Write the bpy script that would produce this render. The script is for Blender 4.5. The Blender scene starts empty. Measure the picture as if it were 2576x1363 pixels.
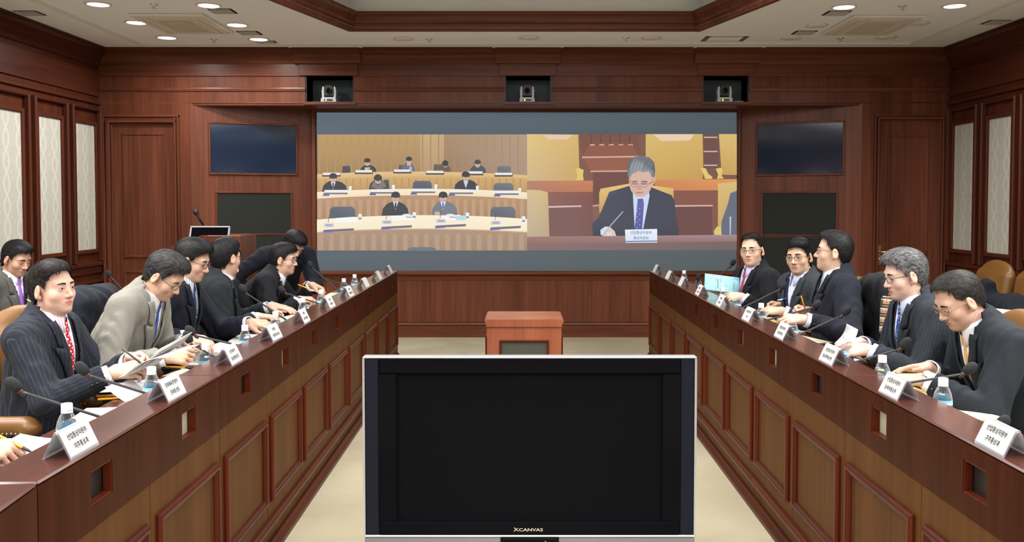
import bpy, bmesh, math, random
import numpy as np
from mathutils import Vector, Matrix

random.seed(7)
sc = bpy.context.scene
COL = sc.collection
pi = math.pi

# ------------------------------------------------------------------ camera
CAMZ, F, CX, CY = 1.53, 2300.0, 1310.0, 598.0
PITCH = math.atan(88.0 / F)
cd = bpy.data.cameras.new('camera')
cam = bpy.data.objects.new('camera', cd)
COL.objects.link(cam)
cd.sensor_width = 36.0
cd.lens = 36.0 * F / 2576.0
cd.shift_x = (1288.0 - CX) / 2576.0
cd.shift_y = (CY - 681.5) / 2576.0
cd.clip_start = 0.05
cam.location = (0, 0, CAMZ)
cam.rotation_euler = (pi / 2 - PITCH, 0, 0)
sc.camera = cam

# ------------------------------------------------------------------ exposure, world
sc.view_settings.view_transform = 'Standard'
sc.view_settings.look = 'None'
sc.view_settings.exposure = 0.22
sc.view_settings.gamma = 1.0
sc.view_settings.use_curve_mapping = False
w = bpy.data.worlds.new('world'); sc.world = w
w.use_nodes = True
w.node_tree.nodes['Background'].inputs[0].default_value = (0.5, 0.5, 0.5, 1)
w.node_tree.nodes['Background'].inputs[1].default_value = 0.05

CEIL = 3.18            # ceiling height
D1 = 9.9               # front plane of the end wall
D2 = 10.38             # plane of the screen wall, set back
XL, XR = -4.55, 4.63   # side walls
YB = -3.4              # wall behind the camera


def lamp(name, loc, size, power, col=(1, .98, .96), sizey=None, spread=pi, shape='DISK', rot=(0, 0, 0)):
    d = bpy.data.lights.new(name, 'AREA')
    d.energy = power; d.color = col; d.shape = shape; d.size = size; d.spread = spread
    if sizey: d.size_y = sizey
    o = bpy.data.objects.new(name, d)
    o.location = loc; o.rotation_euler = rot
    COL.objects.link(o)
    return o


# added fill lamps inside the coffer, out of view, with no fitting of their own
lamp('coffer_fill', (0.03, 5.2, CEIL + 0.16), 3.4, 150, (.97, .99, 1), 4.4, shape='RECTANGLE')
lamp('coffer_fill_rear', (0.03, 0.4, CEIL + 0.16), 3.4, 132, (.97, .99, 1), 4.6, shape='RECTANGLE')  # added overhead fill near the camera, brightens faces from the front


# ------------------------------------------------------------------ pixel -> place (photogrammetry of the photograph, 2576 x 1363)
def ray(u, v):
    a, b = (u - CX) / F, -(v - CY) / F
    cp, sp = math.cos(PITCH), math.sin(PITCH)
    return Vector((a, b * sp + cp, b * cp - sp))


def atY(u, v, Y):
    d = ray(u, v); return Vector((0, 0, CAMZ)) + d * (Y / d.y)


def atZ(u, v, Z):
    d = ray(u, v); return Vector((0, 0, CAMZ)) + d * ((Z - CAMZ) / d.z)


def atX(u, v, X):
    d = ray(u, v); return Vector((0, 0, CAMZ)) + d * (X / d.x)


def atPlane(u, v, A, B):
    d = ray(u, v)
    n = Vector((B[1] - A[1], -(B[0] - A[0]), 0))
    t = (n.x * A[0] + n.y * A[1]) / (n.x * d.x + n.y * d.y)
    return Vector((0, 0, CAMZ)) + d * t


# ------------------------------------------------------------------ materials
def lin(c):
    return tuple(((x / 255) / 12.92 if x / 255 <= .04045 else (((x / 255) + .055) / 1.055) ** 2.4) for x in c)


MATS = {}


def new_mat(name):
    m = bpy.data.materials.new(name); m.use_nodes = True
    nt = m.node_tree
    return m, nt, nt.nodes['Principled BSDF']


def N(nt, typ, **kw):
    n = nt.nodes.new(typ)
    for k, v in kw.items():
        if k.startswith('i_'):
            n.inputs[k[2:].replace('_', ' ')].default_value = v
        else:
            setattr(n, k, v)
    return n


def plain(name, rgb, rough=.5, metal=0., spec=.5, emit=None, estr=0., coat=0., noise=0., nscale=60., bump=0.):
    if name in MATS: return MATS[name]
    m, nt, b = new_mat(name)
    c = (*rgb, 1)
    b.inputs['Base Color'].default_value = c
    b.inputs['Roughness'].default_value = rough
    b.inputs['Metallic'].default_value = metal
    b.inputs['Specular IOR Level'].default_value = spec
    if coat: b.inputs['Coat Weight'].default_value = coat; b.inputs['Coat Roughness'].default_value = .08
    if emit:
        b.inputs['Emission Color'].default_value = (*emit, 1); b.inputs['Emission Strength'].default_value = estr
    if noise or bump:
        tc = N(nt, 'ShaderNodeTexCoord'); nz = N(nt, 'ShaderNodeTexNoise')
        nz.inputs['Scale'].default_value = nscale; nz.inputs['Detail'].default_value = 3
        nt.links.new(tc.outputs['Object'], nz.inputs['Vector'])
        if noise:
            mx = N(nt, 'ShaderNodeMix', data_type='RGBA')
            mx.inputs[6].default_value = tuple(x * (1 - noise) for x in rgb) + (1,)
            mx.inputs[7].default_value = tuple(min(1, x * (1 + noise)) for x in rgb) + (1,)
            nt.links.new(nz.outputs['Fac'], mx.inputs[0]); nt.links.new(mx.outputs[2], b.inputs['Base Color'])
        if bump:
            bp = N(nt, 'ShaderNodeBump'); bp.inputs['Strength'].default_value = bump; bp.inputs['Distance'].default_value = .002
            nt.links.new(nz.outputs['Fac'], bp.inputs['Height']); nt.links.new(bp.outputs[0], b.inputs['Normal'])
    MATS[name] = m
    return m


def wood(name, dark, light, axis='z', rough=.36, spec=.22, coat=.0, fine=26.):
    if name in MATS: return MATS[name]
    m, nt, b = new_mat(name)
    tc = N(nt, 'ShaderNodeTexCoord'); mp = N(nt, 'ShaderNodeMapping')
    s = [fine, fine, fine]; s['xyz'.index(axis)] = fine * .035
    mp.inputs['Scale'].default_value = s
    nz = N(nt, 'ShaderNodeTexNoise'); nz.inputs['Scale'].default_value = 1.; nz.inputs['Detail'].default_value = 5; nz.inputs['Roughness'].default_value = .62
    s2 = [fine * .18] * 3; s2['xyz'.index(axis)] = fine * .01
    mp2 = N(nt, 'ShaderNodeMapping'); mp2.inputs['Scale'].default_value = s2
    nz2 = N(nt, 'ShaderNodeTexNoise'); nz2.inputs['Scale'].default_value = 1.; nz2.inputs['Detail'].default_value = 2
    ad = N(nt, 'ShaderNodeMix', data_type='FLOAT'); ad.inputs[0].default_value = .45
    rp = N(nt, 'ShaderNodeValToRGB')
    rp.color_ramp.elements[0].position = .36; rp.color_ramp.elements[0].color = (*dark, 1)
    rp.color_ramp.elements[1].position = .66; rp.color_ramp.elements[1].color = (*light, 1)
    L = nt.links.new
    L(tc.outputs['Object'], mp.inputs[0]); L(tc.outputs['Object'], mp2.inputs[0])
    L(mp.outputs[0], nz.inputs['Vector']); L(mp2.outputs[0], nz2.inputs['Vector'])
    L(nz.outputs['Fac'], ad.inputs[2]); L(nz2.outputs['Fac'], ad.inputs[3])
    L(ad.outputs[0], rp.inputs[0]); L(rp.outputs[0], b.inputs['Base Color'])
    b.inputs['Roughness'].default_value = rough
    b.inputs['Specular IOR Level'].default_value = spec
    if coat: b.inputs['Coat Weight'].default_value = coat; b.inputs['Coat Roughness'].default_value = .12
    MATS[name] = m
    return m


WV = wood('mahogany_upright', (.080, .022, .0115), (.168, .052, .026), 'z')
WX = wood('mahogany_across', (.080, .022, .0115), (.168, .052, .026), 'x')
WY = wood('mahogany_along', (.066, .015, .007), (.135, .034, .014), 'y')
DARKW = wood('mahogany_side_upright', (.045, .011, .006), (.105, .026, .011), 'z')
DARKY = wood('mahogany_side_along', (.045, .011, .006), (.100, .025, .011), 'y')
REDW = wood('moulding_red', (.055, .0095, .0042), (.108, .019, .0072), 'z', rough=.32, spec=.12)
REDY = wood('moulding_red_along', (.042, .0090, .0050), (.078, .017, .0085), 'y', rough=.32, spec=.12)
FASC = wood('fascia_wood', (.026, .0052, .0017), (.050, .0115, .0038), 'z', rough=.40, spec=.04)
PANW = wood('panel_wood', (.066, .0265, .0082), (.102, .0425, .0138), 'z', rough=.45, spec=.04)
LEDG = wood('ledge_wood', (.052, .0155, .0105), (.088, .028, .019), 'y', rough=.22, coat=.4)
WORK = wood('work_surface_wood', (.060, .015, .008), (.10, .026, .013), 'y', rough=.16, coat=.4)
PODW = wood('stand_wood', (.20, .060, .030), (.30, .095, .048), 'z', rough=.25)
DARKIN = plain('vent_dark', (.012, .008, .006), .5)
GREYIN = plain('vent_grey', (.36, .34, .24), .4)


def carpet():
    m, nt, b = new_mat('carpet_beige')
    tc = N(nt, 'ShaderNodeTexCoord')
    n1 = N(nt, 'ShaderNodeTexNoise'); n1.inputs['Scale'].default_value = 1.6; n1.inputs['Detail'].default_value = 4
    n2 = N(nt, 'ShaderNodeTexNoise'); n2.inputs['Scale'].default_value = 220; n2.inputs['Detail'].default_value = 2
    mx = N(nt, 'ShaderNodeMix', data_type='FLOAT'); mx.inputs[0].default_value = .5
    rp = N(nt, 'ShaderNodeValToRGB')
    rp.color_ramp.elements[0].position = .3; rp.color_ramp.elements[0].color = (.33, .285, .19, 1)
    rp.color_ramp.elements[1].position = .7; rp.color_ramp.elements[1].color = (.50, .44, .31, 1)
    bp = N(nt, 'ShaderNodeBump'); bp.inputs['Strength'].default_value = .5; bp.inputs['Distance'].default_value = .004
    L = nt.links.new
    for n in (n1, n2): L(tc.outputs['Object'], n.inputs['Vector'])
    L(n1.outputs['Fac'], mx.inputs[2]); L(n2.outputs['Fac'], mx.inputs[3]); L(mx.outputs[0], rp.inputs[0])
    L(rp.outputs[0], b.inputs['Base Color']); L(n2.outputs['Fac'], bp.inputs['Height']); L(bp.outputs[0], b.inputs['Normal'])
    b.inputs['Roughness'].default_value = .95; b.inputs['Specular IOR Level'].default_value = .1
    return m


def damask():
    """cream wall fabric: tall ogee diamonds with leaf marks, in the plane of the side walls (y, z)"""
    m, nt, b = new_mat('damask_cream')
    L = nt.links.new
    tc = N(nt, 'ShaderNodeTexCoord'); sx = N(nt, 'ShaderNodeSeparateXYZ'); L(tc.outputs['Object'], sx.inputs[0])

    def M(op, a, c=None):
        n = N(nt, 'ShaderNodeMath', operation=op)
        for i, x in enumerate((a, c)):
            if x is None: continue
            if isinstance(x, (int, float)): n.inputs[i].default_value = x
            else: L(x, n.inputs[i])
        return n.outputs[0]
    y = M('MULTIPLY', sx.outputs['Y'], 2 * pi / .21); z = M('MULTIPLY', sx.outputs['Z'], 2 * pi / .40)
    w_ = M('MULTIPLY', M('SINE', z), 1.35)
    l1 = M('ABSOLUTE', M('COSINE', M('MULTIPLY', M('ADD', y, w_), .5)))
    l2 = M('ABSOLUTE', M('COSINE', M('MULTIPLY', M('SUBTRACT', y, w_), .5)))
    lines = M('MINIMUM', l1, l2)
    li = M('LESS_THAN', lines, .22)
    nz = N(nt, 'ShaderNodeTexNoise'); nz.inputs['Scale'].default_value = 34; L(tc.outputs['Object'], nz.inputs['Vector'])
    lf = M('GREATER_THAN', nz.outputs['Fac'], .55)
    t = M('MAXIMUM', li, M('MULTIPLY', lf, .35))
    mx = N(nt, 'ShaderNodeMix', data_type='RGBA'); L(t, mx.inputs[0])
    mx.inputs[6].default_value = (.455, .445, .385, 1); mx.inputs[7].default_value = (.55, .54, .475, 1)
    L(mx.outputs[2], b.inputs['Base Color']); b.inputs['Roughness'].default_value = .7
    return m


CARPET = carpet(); DAMASK = damask()
CEILM = plain('ceiling_paint', (.90, .94, .97), .8, spec=.2)
WHITEP = plain('white_trim', (.78, .77, .75), .6, spec=.2)
BLACK = plain('black_plastic', (.012, .012, .014), .4)
FOAM = plain('mic_foam', (.008, .009, .011), .9, bump=1., nscale=500.)
WHITE = plain('white_plastic', (.66, .67, .69), .35)
PAPER = plain('paper_white', (.62, .61, .59), .7)
CREAM = plain('paper_cream', (.62, .57, .40), .7)
YELLOW = plain('paper_yellow', (.68, .52, .15), .7)
BLUEP = plain('paper_blue', (.28, .54, .61), .6)
PALEB = plain('paper_pale_blue', (.44, .56, .66), .6)
ORANGE = plain('orange_plastic', (.90, .33, .02), .35)
BLUEPL = plain('blue_plastic', (.06, .04, .55), .3)
REDPL = plain('red_plastic', (.5, .02, .02), .35)
BRASS = plain('brass', (.75, .55, .25), .25, metal=1.)
SILVER = plain('silver', (.70, .71, .74), .28, metal=1.)
CHROME = plain('chrome', (.8, .8, .82), .12, metal=1.)


# ------------------------------------------------------------------ objects
def props(o, label=None, cat=None, group=None, kind=None):
    if label: o['label'] = label
    if cat: o['category'] = cat
    if group: o['group'] = group
    if kind: o['kind'] = kind
    return o


def empty(name, label, cat, loc=(0, 0, 0), rz=0., group=None):
    o = bpy.data.objects.new(name, None); COL.objects.link(o)
    o.location = loc; o.rotation_euler = (0, 0, rz); o.empty_display_size = .05
    return props(o, label, cat, group)


def link(name, me, mats, parent=None, loc=None, label=None, cat=None, group=None, kind=None):
    o = bpy.data.objects.new(name, me); COL.objects.link(o)
    if mats is not None and not me.materials:
        for m in (mats if isinstance(mats, (list, tuple)) else [mats]): me.materials.append(m)
    if parent is not None: o.parent = parent
    if loc is not None: o.location = loc
    return props(o, label, cat, group, kind)


def copy_tree(o, parent=None):
    c = o.copy(); COL.objects.link(c); c.parent = parent
    for ch in list(o.children): copy_tree(ch, c)
    return c


class MB:
    """collects shapes for ONE mesh"""
    def __init__(s): s.v = []; s.f = []; s.m = []; s.sm = []

    def add(s, vs, fs, mi=0, smooth=False):
        k = len(s.v); s.v += [tuple(x) for x in vs]
        s.f += [tuple(i + k for i in f) for f in fs]; s.m += [mi] * len(fs); s.sm += [smooth] * len(fs)
        return s

    def box(s, x0, x1, y0, y1, z0, z1, ch=0., mi=0):
        if x0 > x1: x0, x1 = x1, x0
        if y0 > y1: y0, y1 = y1, y0
        if z0 > z1: z0, z1 = z1, z0
        if not ch:
            return s.add([(x, y, z) for x in (x0, x1) for y in (y0, y1) for z in (z0, z1)],
                         [(0, 1, 3, 2), (4, 6, 7, 5), (0, 4, 5, 1), (2, 3, 7, 6), (0, 2, 6, 4), (1, 5, 7, 3)], mi)
        c = min(ch, (x1 - x0) * .45, (y1 - y0) * .45, (z1 - z0) * .45)
        bm = bmesh.new()
        bmesh.ops.create_cube(bm, size=1)
        for q in bm.verts:
            q.co = Vector(((x0 + x1) / 2 + q.co.x * (x1 - x0), (y0 + y1) / 2 + q.co.y * (y1 - y0), (z0 + z1) / 2 + q.co.z * (z1 - z0)))
        bmesh.ops.bevel(bm, geom=list(bm.edges), offset=c, segments=1, affect='EDGES', profile=.5)
        bm.verts.index_update()
        vs = [q.co.copy() for q in bm.verts]; fs = [[q.index for q in f.verts] for f in bm.faces]
        bm.free()
        return s.add(vs, fs, mi)

    def prism(s, pts, axis, a, b, mi=0, smooth=False):
        """closed outline pts (2D) swept along axis from a to b. axis x: (y,z); y: (x,z); z: (x,y)"""
        def P(p, t):
            return {'x': (t, p[0], p[1]), 'y': (p[0], t, p[1]), 'z': (p[0], p[1], t)}[axis]
        n = len(pts)
        vs = [P(p, a) for p in pts] + [P(p, b) for p in pts]
        fs = [(i, (i + 1) % n, n + (i + 1) % n, n + i) for i in range(n)]
        s.add(vs, fs, mi, smooth)
        k = len(s.v) - 2 * n
        s.f += [tuple(k + i for i in range(n))[::-1], tuple(k + n + i for i in range(n))]; s.m += [mi] * 2; s.sm += [False] * 2
        return s

    def lathe(s, prof, c=(0, 0, 0), n=24, mi=0, smooth=True):
        """prof: (r, z) list, about the z axis at c"""
        vs = []
        for r, z in prof:
            for i in range(n):
                a = 2 * pi * i / n
                vs.append((c[0] + r * math.cos(a), c[1] + r * math.sin(a), c[2] + z))
        fs = [(j * n + i, j * n + (i + 1) % n, (j + 1) * n + (i + 1) % n, (j + 1) * n + i)
              for j in range(len(prof) - 1) for i in range(n)]
        return s.add(vs, fs, mi, smooth)

    def tube(s, pts, r, n=8, mi=0, cap=True):
        """round bar through pts; r a number or list"""
        pts = [Vector(p) for p in pts]
        rs = r if isinstance(r, (list, tuple)) else [r] * len(pts)
        vs = []; up = None
        for i, p in enumerate(pts):
            d = (pts[min(i + 1, len(pts) - 1)] - pts[max(i - 1, 0)]).normalized()
            if up is None: up = Vector((0, 0, 1)) if abs(d.z) < .9 else Vector((1, 0, 0))
            a = d.cross(up).normalized(); b = a.cross(d).normalized(); up = b
            for k in range(n):
                t = 2 * pi * k / n
                vs.append(p + (a * math.cos(t) + b * math.sin(t)) * rs[i])
        fs = [(j * n + i, j * n + (i + 1) % n, (j + 1) * n + (i + 1) % n, (j + 1) * n + i)
              for j in range(len(pts) - 1) for i in range(n)]
        s.add(vs, fs, mi, True)
        if cap:
            k = len(s.v) - len(vs)
            s.f += [tuple(k + i for i in range(n)), tuple(k + len(vs) - n + i for i in range(n))[::-1]]
            s.m += [mi] * 2; s.sm += [False] * 2
        return s

    def ball(s, c, r, n=12, mi=0):
        rr = r if isinstance(r, (tuple, list)) else (r, r, r)
        prof = [(math.sin(pi * i / n), -math.cos(pi * i / n)) for i in range(n + 1)]
        k = len(s.v)
        s.lathe(prof, n=max(8, n + 4), mi=mi)
        for i in range(k, len(s.v)):
            x, y, z = s.v[i]; s.v[i] = (c[0] + x * rr[0], c[1] + y * rr[1], c[2] + z * rr[2])
        return s

    def xf(s, M, start=0):
        for i in range(start, len(s.v)): s.v[i] = tuple(M @ Vector(s.v[i]))
        return s

    def mesh(s, name='m', off=None):
        me = bpy.data.meshes.new(name)
        vs = s.v if off is None else [(a - off[0], b - off[1], c - off[2]) for a, b, c in s.v]
        me.from_pydata(vs, [], s.f)
        me.polygons.foreach_set('material_index', s.m)
        me.polygons.foreach_set('use_smooth', s.sm)
        bm = bmesh.new(); bm.from_mesh(me); bmesh.ops.recalc_face_normals(bm, faces=bm.faces); bm.to_mesh(me); bm.free()
        me.update()
        return me

    def obj(s, name, mats, parent=None, **kw):
        off = parent.location if (parent is not None and kw.pop('world', False)) else None
        kw.pop('world', None)
        return link(name, s.mesh(name, off), mats, parent, **kw)


def tag_struct(o):
    o['kind'] = 'structure'; return o


_FONT = {}


def text_mesh(body, size, align='CENTER', extrude=0.):
    cu = bpy.data.curves.new('lettering', 'FONT')
    cu.body = body; cu.size = size; cu.align_x = align; cu.align_y = 'CENTER'; cu.extrude = extrude; cu.resolution_u = 3; cu.offset = size * .018
    o = bpy.data.objects.new('lettering_tmp', cu); COL.objects.link(o)
    dg = bpy.context.evaluated_depsgraph_get()
    me = bpy.data.meshes.new_from_object(o.evaluated_get(dg))
    bpy.data.objects.remove(o); bpy.data.curves.remove(cu)
    return me
# ================================================================== THE ROOM
S = 'structure'
fl = MB().add([(XL, YB, 0), (XR, YB, 0), (XR, D2 + .3, 0), (XL, D2 + .3, 0)], [(0, 1, 2, 3)])
fl.obj('floor', CARPET, kind=S, label='beige carpet floor between the desks')

# ---- ceiling with the long eight-sided coffer
COFF = [(-1.57, 8.68), (1.64, 8.68), (2.26, 6.5), (2.26, -.9), (1.64, -2.6), (-1.57, -2.6), (-2.2, -.9), (-2.2, 6.5)]
CC = (.03, 3.04)


def ring(off):
    """coffer outline moved towards its middle by off"""
    out = []
    n = len(COFF)
    for i in range(n):
        p0, p1, p2 = (Vector(COFF[(i + k) % n]) for k in (-1, 0, 1))
        a = (p1 - p0).normalized(); b = (p2 - p1).normalized()
        na, nb = Vector((a.y, -a.x)), Vector((b.y, -b.x))
        m = (na + nb).normalized(); m = m / max(.3, m.dot(na))
        out.append(p1 + m * off)
    return out


def ceiling_mesh():
    bm = bmesh.new()
    o = [bm.verts.new((x, y, CEIL)) for x, y in ((XL, YB), (XR, YB), (XR, D2 + .3), (XL, D2 + .3))]
    i_ = [bm.verts.new((x, y, CEIL)) for x, y in COFF]
    es = [bm.edges.new((l[k], l[(k + 1) % len(l)])) for l in (o, i_) for k in range(len(l))]
    bmesh.ops.triangle_fill(bm, use_beauty=True, edges=es)
    bmesh.ops.recalc_face_normals(bm, faces=bm.faces)
    for f in list(bm.faces):
        if f.normal.z > 0: f.normal_flip()
    me = bpy.data.meshes.new('ceiling'); bm.to_mesh(me); bm.free()
    return me


ceil = link('ceiling', ceiling_mesh(), CEILM, kind=S, label='white painted ceiling with a long recessed coffer')


def loops(levels):
    mb = MB(); n = len(COFF)
    rs = [[(p.x, p.y, z) for p in ring(o)] for o, z in levels]
    for a, b in zip(rs, rs[1:]):
        for k in range(n):
            mb.add([a[k], a[(k + 1) % n], b[(k + 1) % n], b[k]], [(0, 1, 2, 3)])
    return mb


loops([(-.085, CEIL), (-.085, CEIL - .025), (-.02, CEIL - .035), (-.005, CEIL - .01), (.0, CEIL + .03), (.02, CEIL + .04), (.025, CEIL + .055),
       (.03, CEIL + .10), (.055, CEIL + .115), (.055, CEIL + .14), (.02, CEIL + .15)]).obj('coffer_moulding', WX, ceil)
mb = loops([(.02, CEIL + .15), (-.10, CEIL + .155), (-.10, CEIL + .30)])
r_ = ring(-.10)
mb.add([(p.x, p.y, CEIL + .30) for p in r_], [tuple(range(8))])
mb.obj('coffer_lining', CEILM, ceil)
# white edge trims of the ceiling border
mb = MB().box(-3.97, 4.05, 9.50, 9.54, CEIL - .018, CEIL).box(-3.97, -3.93, YB, 9.5, CEIL - .018, CEIL).box(4.01, 4.05, YB, 9.5, CEIL - .018, CEIL)
mb.obj('border_trim', WHITEP, ceil)

# ---- end wall
wb = MB()
RL, RR = -3.564, 3.68           # recess edges at the front plane
SL, SR = -2.36, 2.48            # screen wall edges
ZB = 2.60                       # underside of the beam
wb.box(XL, RL, D1, D1 + .12, 0, ZB).box(RR, XR, D1, D1 + .12, 0, ZB)
wall_back = wb.obj('wall_back', WV, kind=S, label='mahogany panelled end wall around the video screen')
NICHE = [(768, 890), (1270, 1387), (1768, 1885)]
NX = [tuple(atY(u, 225, D1).x for u in n) for n in NICHE]
NZ0, NZ1 = atY(1300, 256, D1).z, atY(1300, 191, D1).z
cuts = [XL] + [x for n in NX for x in n] + [XR]
for a, b in zip(cuts[0::2], cuts[1::2]):
    MB().box(a, b, D1, D2 + .1, NZ0, NZ1).obj('beam_panel', WV, wall_back)
for a, b in NX:
    MB().box(a - .02, b + .02, D1 - .012, D1 + .02, NZ0 - .03, NZ0).obj('niche_sill', WX, wall_back)
MB().box(XL, XR, D1, D2 + .1, ZB, NZ0).obj('beam_bottom', WX, wall_back)
MB().box(XL, XR, D1, D2 + .1, NZ1, CEIL).obj('beam_frieze', WX, wall_back)
# horizontal groove strip and boards between the niches
zg = atY(1000, 224, D1).z
for a, b in zip(cuts[0::2], cuts[1::2]):
    MB().prism([(D1, zg - .03), (D1 - .012, zg - .024), (D1 - .016, zg), (D1 - .012, zg + .016), (D1, zg + .02)], 'x', a, b).obj('groove_strip', WX, wall_back)
    MB().box(a, b, D1 - .014, D1, NZ1 - .005, NZ1 + .16, .004).obj('frieze_board', WX, wall_back)
# crown moulding
cr = [(D1, CEIL - .17), (D1 - .02, CEIL - .16), (D1 - .03, CEIL - .13), (D1 - .07, CEIL - .075), (D1 - .12, CEIL - .05), (D1 - .12, CEIL - .02), (D1 - .14, CEIL - .015), (D1 - .14, CEIL), (D1, CEIL)]
MB().prism(cr, 'x', XL, XR).obj('crown_moulding', WX, wall_back)
for a, b in NX:
    m_ = (a + b) / 2
    MB().box(a - .06, b + .05, D1 - .035, D1, NZ1, CEIL - .14, .004).obj('pilaster_block', WX, wall_back)
    c2 = [(y - .05, z) for y, z in cr[:-1]] + [(D1, CEIL)]
    c2[0] = (D1, CEIL - .17)
    MB().prism(c2, 'x', a - .10, b + .09).obj('crown_break', WX, wall_back)
    MB().box(a - .13, b + .12, D1 - .22, D1 - .14, CEIL - .012, CEIL - .001).obj('white_edge', WHITEP, wall_back)
NICHEM = plain('niche_blue_grey', (.085, .115, .145), .6)
for a, b in NX:
    nb = MB()
    nb.box(a - .02, b + .02, D1 + .36, D1 + .38, NZ0 - .02, NZ1 + .02).box(a - .02, a, D1 + .01, D1 + .37, NZ0, NZ1).box(b, b + .02, D1 + .01, D1 + .37, NZ0, NZ1)
    nb.box(a, b, D1 + .01, D1 + .37, NZ0 - .01, NZ0).box(a, b, D1 + .01, D1 + .37, NZ1, NZ1 + .01)
    nb.obj('niche_lining', NICHEM, wall_back)
    MB().box(a, a + .012, D1 + .01, D1 + .06, NZ0, NZ1).obj('niche_edge', BLACK, wall_back)
    MB().box(b - .012, b, D1 + .01, D1 + .06, NZ0, NZ1).obj('niche_edge', BLACK, wall_back)

# wall under and around the screen
zt, zb_ = atY(1300, 283, D2).z, atY(1300, 681, D2).z
sx0, sx1 = atY(797, 480, D2).x, atY(1853, 480, D2).x
MB().box(SL, SR, D2 + .04, D2 + .12, 0, ZB).obj('screen_wall', WV, wall_back)
MB().prism([(D2 + .04, zb_), (D2 - .05, zb_), (D2 - .07, zb_ - .015), (D2 - .07, zb_ - .035), (D2 - .03, zb_ - .06), (D2 - .01, zb_ - .11), (D2 + .04, zb_ - .12)], 'x', SL, SR).obj('screen_ledge', WX, wall_back)
MB().box(SL, SR, D2 - .005, D2 + .04, .17, zb_ - .11).obj('lower_panel', WV, wall_back)
MB().prism([(D2 + .04, .165), (D2 - .03, .165), (D2 - .035, .15), (D2 - .03, .135), (D2 - .02, .13), (D2 + .04, .12)], 'x', SL, SR).obj('base_moulding', WX, wall_back)
MB().box(SL, SR, D2 - .02, D2 + .04, 0, .13).obj('base_board', WX, wall_back)
# screen surround
MB().box(SL, sx0, D2 - .05, D2 + .04, zb_, ZB, .006).obj('screen_jamb', WV, wall_back)
MB().box(sx1, SR, D2 - .05, D2 + .04, zb_, ZB, .006).obj('screen_jamb', WV, wall_back)
MB().box(sx0, sx1, D2 - .05, D2 + .04, zt, ZB, .006).obj('screen_head', WX, wall_back)


# angled cheek panels with monitors and loudspeaker grilles
def cheek(A, B, side):
    ax = Vector((B[0] - A[0], B[1] - A[1], 0)).normalized(); nrm = Vector((ax.y, -ax.x, 0))
    if nrm.y > 0: nrm = -nrm
    O = Vector((A[0], A[1], 0)); Lt = (Vector((B[0], B[1], 0)) - O).length

    def loc(u, v):
        p = atPlane(u, v, A, B) - O; return p.dot(ax), p.z
    M = Matrix(((ax.x, -nrm.x, 0, O.x), (ax.y, -nrm.y, 0, O.y), (0, 0, 1, 0), (0, 0, 0, 1)))   # local: x along, y into wall, z up
    MB().box(0, Lt, 0, .08, 0, ZB).xf(M).obj('cheek_panel', WV, wall_back)
    return loc, M


FABR = plain('grille_cloth', (.016, .018, .014), .95, bump=1., nscale=400.)
SCRN = plain('monitor_glass', (.010, .022, .048), .08, spec=.6)
SCREEN_TXT = {}


def frame_rect(mb, x0, x1, z0, z1, w, d, ch=.006):
    mb.box(x0 - w, x1 + w, -d, 0, z1, z1 + w, ch).box(x0 - w, x1 + w, -d, 0, z0 - w, z0, ch)
    mb.box(x0 - w, x0, -d, 0, z0, z1, ch).box(x1, x1 + w, -d, 0, z0, z1, ch)
    return mb


def fit_cheek(A, B, mon, gr, side):
    loc, M = cheek(A, B, side)
    (u0, v0, u1, v1) = mon
    (xa, z1), (xb, z0) = loc(u0, v0), loc(u1, v1)
    x0, x1 = min(xa, xb), max(xa, xb)
    t = empty('wall_monitor', 'dark blue monitor set in the wall ' + ('between the door and the screen near the lectern' if side < 0 else 'beside the door with the brass handle'), 'monitor', M @ Vector(((x0 + x1) / 2, 0, z0)), group='wall monitors')
    c = t.location
    frame_rect(MB(), x0, x1, z0, z1, .022, .02).xf(M).obj('frame', WV, t, world=True)
    MB().box(x0, x1, -.004, .0, z0, z1).xf(M).obj('screen', SCRN, t, world=True)
    x0, z1 = loc(gr[0], gr[1]); x1, _ = loc(gr[2], gr[1]); x0, x1 = min(x0, x1), max(x0, x1)
    t = empty('wall_speaker', 'black cloth loudspeaker front in three tiers ' + ('behind the lectern' if side < 0 else 'behind the man with the red tie'), 'speaker', M @ Vector(((x0 + x1) / 2, 0, .3)), group='wall loudspeakers')
    zs = []
    for va, vb in gr[3]:
        zs.append((loc(gr[0], vb)[1], loc(gr[0], va)[1]))
    for z0, z1 in zs:
        MB().box(x0, x1, -.008, .0, z0, z1).xf(M).obj('grille_cloth', FABR, t, world=True)
    za, zb2 = zs[-1][0], zs[0][1]
    MB().box(x0 - .02, x0, -.02, 0, za, zb2, .005).xf(M).obj('frame_post', WV, t, world=True)
    MB().box(x1, x1 + .02, -.02, 0, za, zb2, .005).xf(M).obj('frame_post', WV, t, world=True)
    MB().box(x0 - .02, x1 + .02, -.02, 0, zb2, zb2 + .02, .005).xf(M).obj('frame_rail', WX, t, world=True)
    for z0, z1 in zs:
        MB().box(x0 - .02, x1 + .02, -.018, 0, z0 - .016, z0, .004).xf(M).obj('frame_rail', WX, t, world=True)
    return loc, M


GR = ((486, 589), (596, 702), (709, 815))
fit_cheek((RL, D1), (SL, D2), (529, 311, 745, 437), (547, 486, 731, GR), -1)
fit_cheek((SR, D2), (RR, D1), (1907, 314, 2119, 436), (1919, 483, 2104, GR), 1)
MB().box(RL - .05, RR + .05, D1 + .01, D2 + .1, ZB - .02, ZB).obj('beam_soffit', WX, wall_back)


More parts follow.
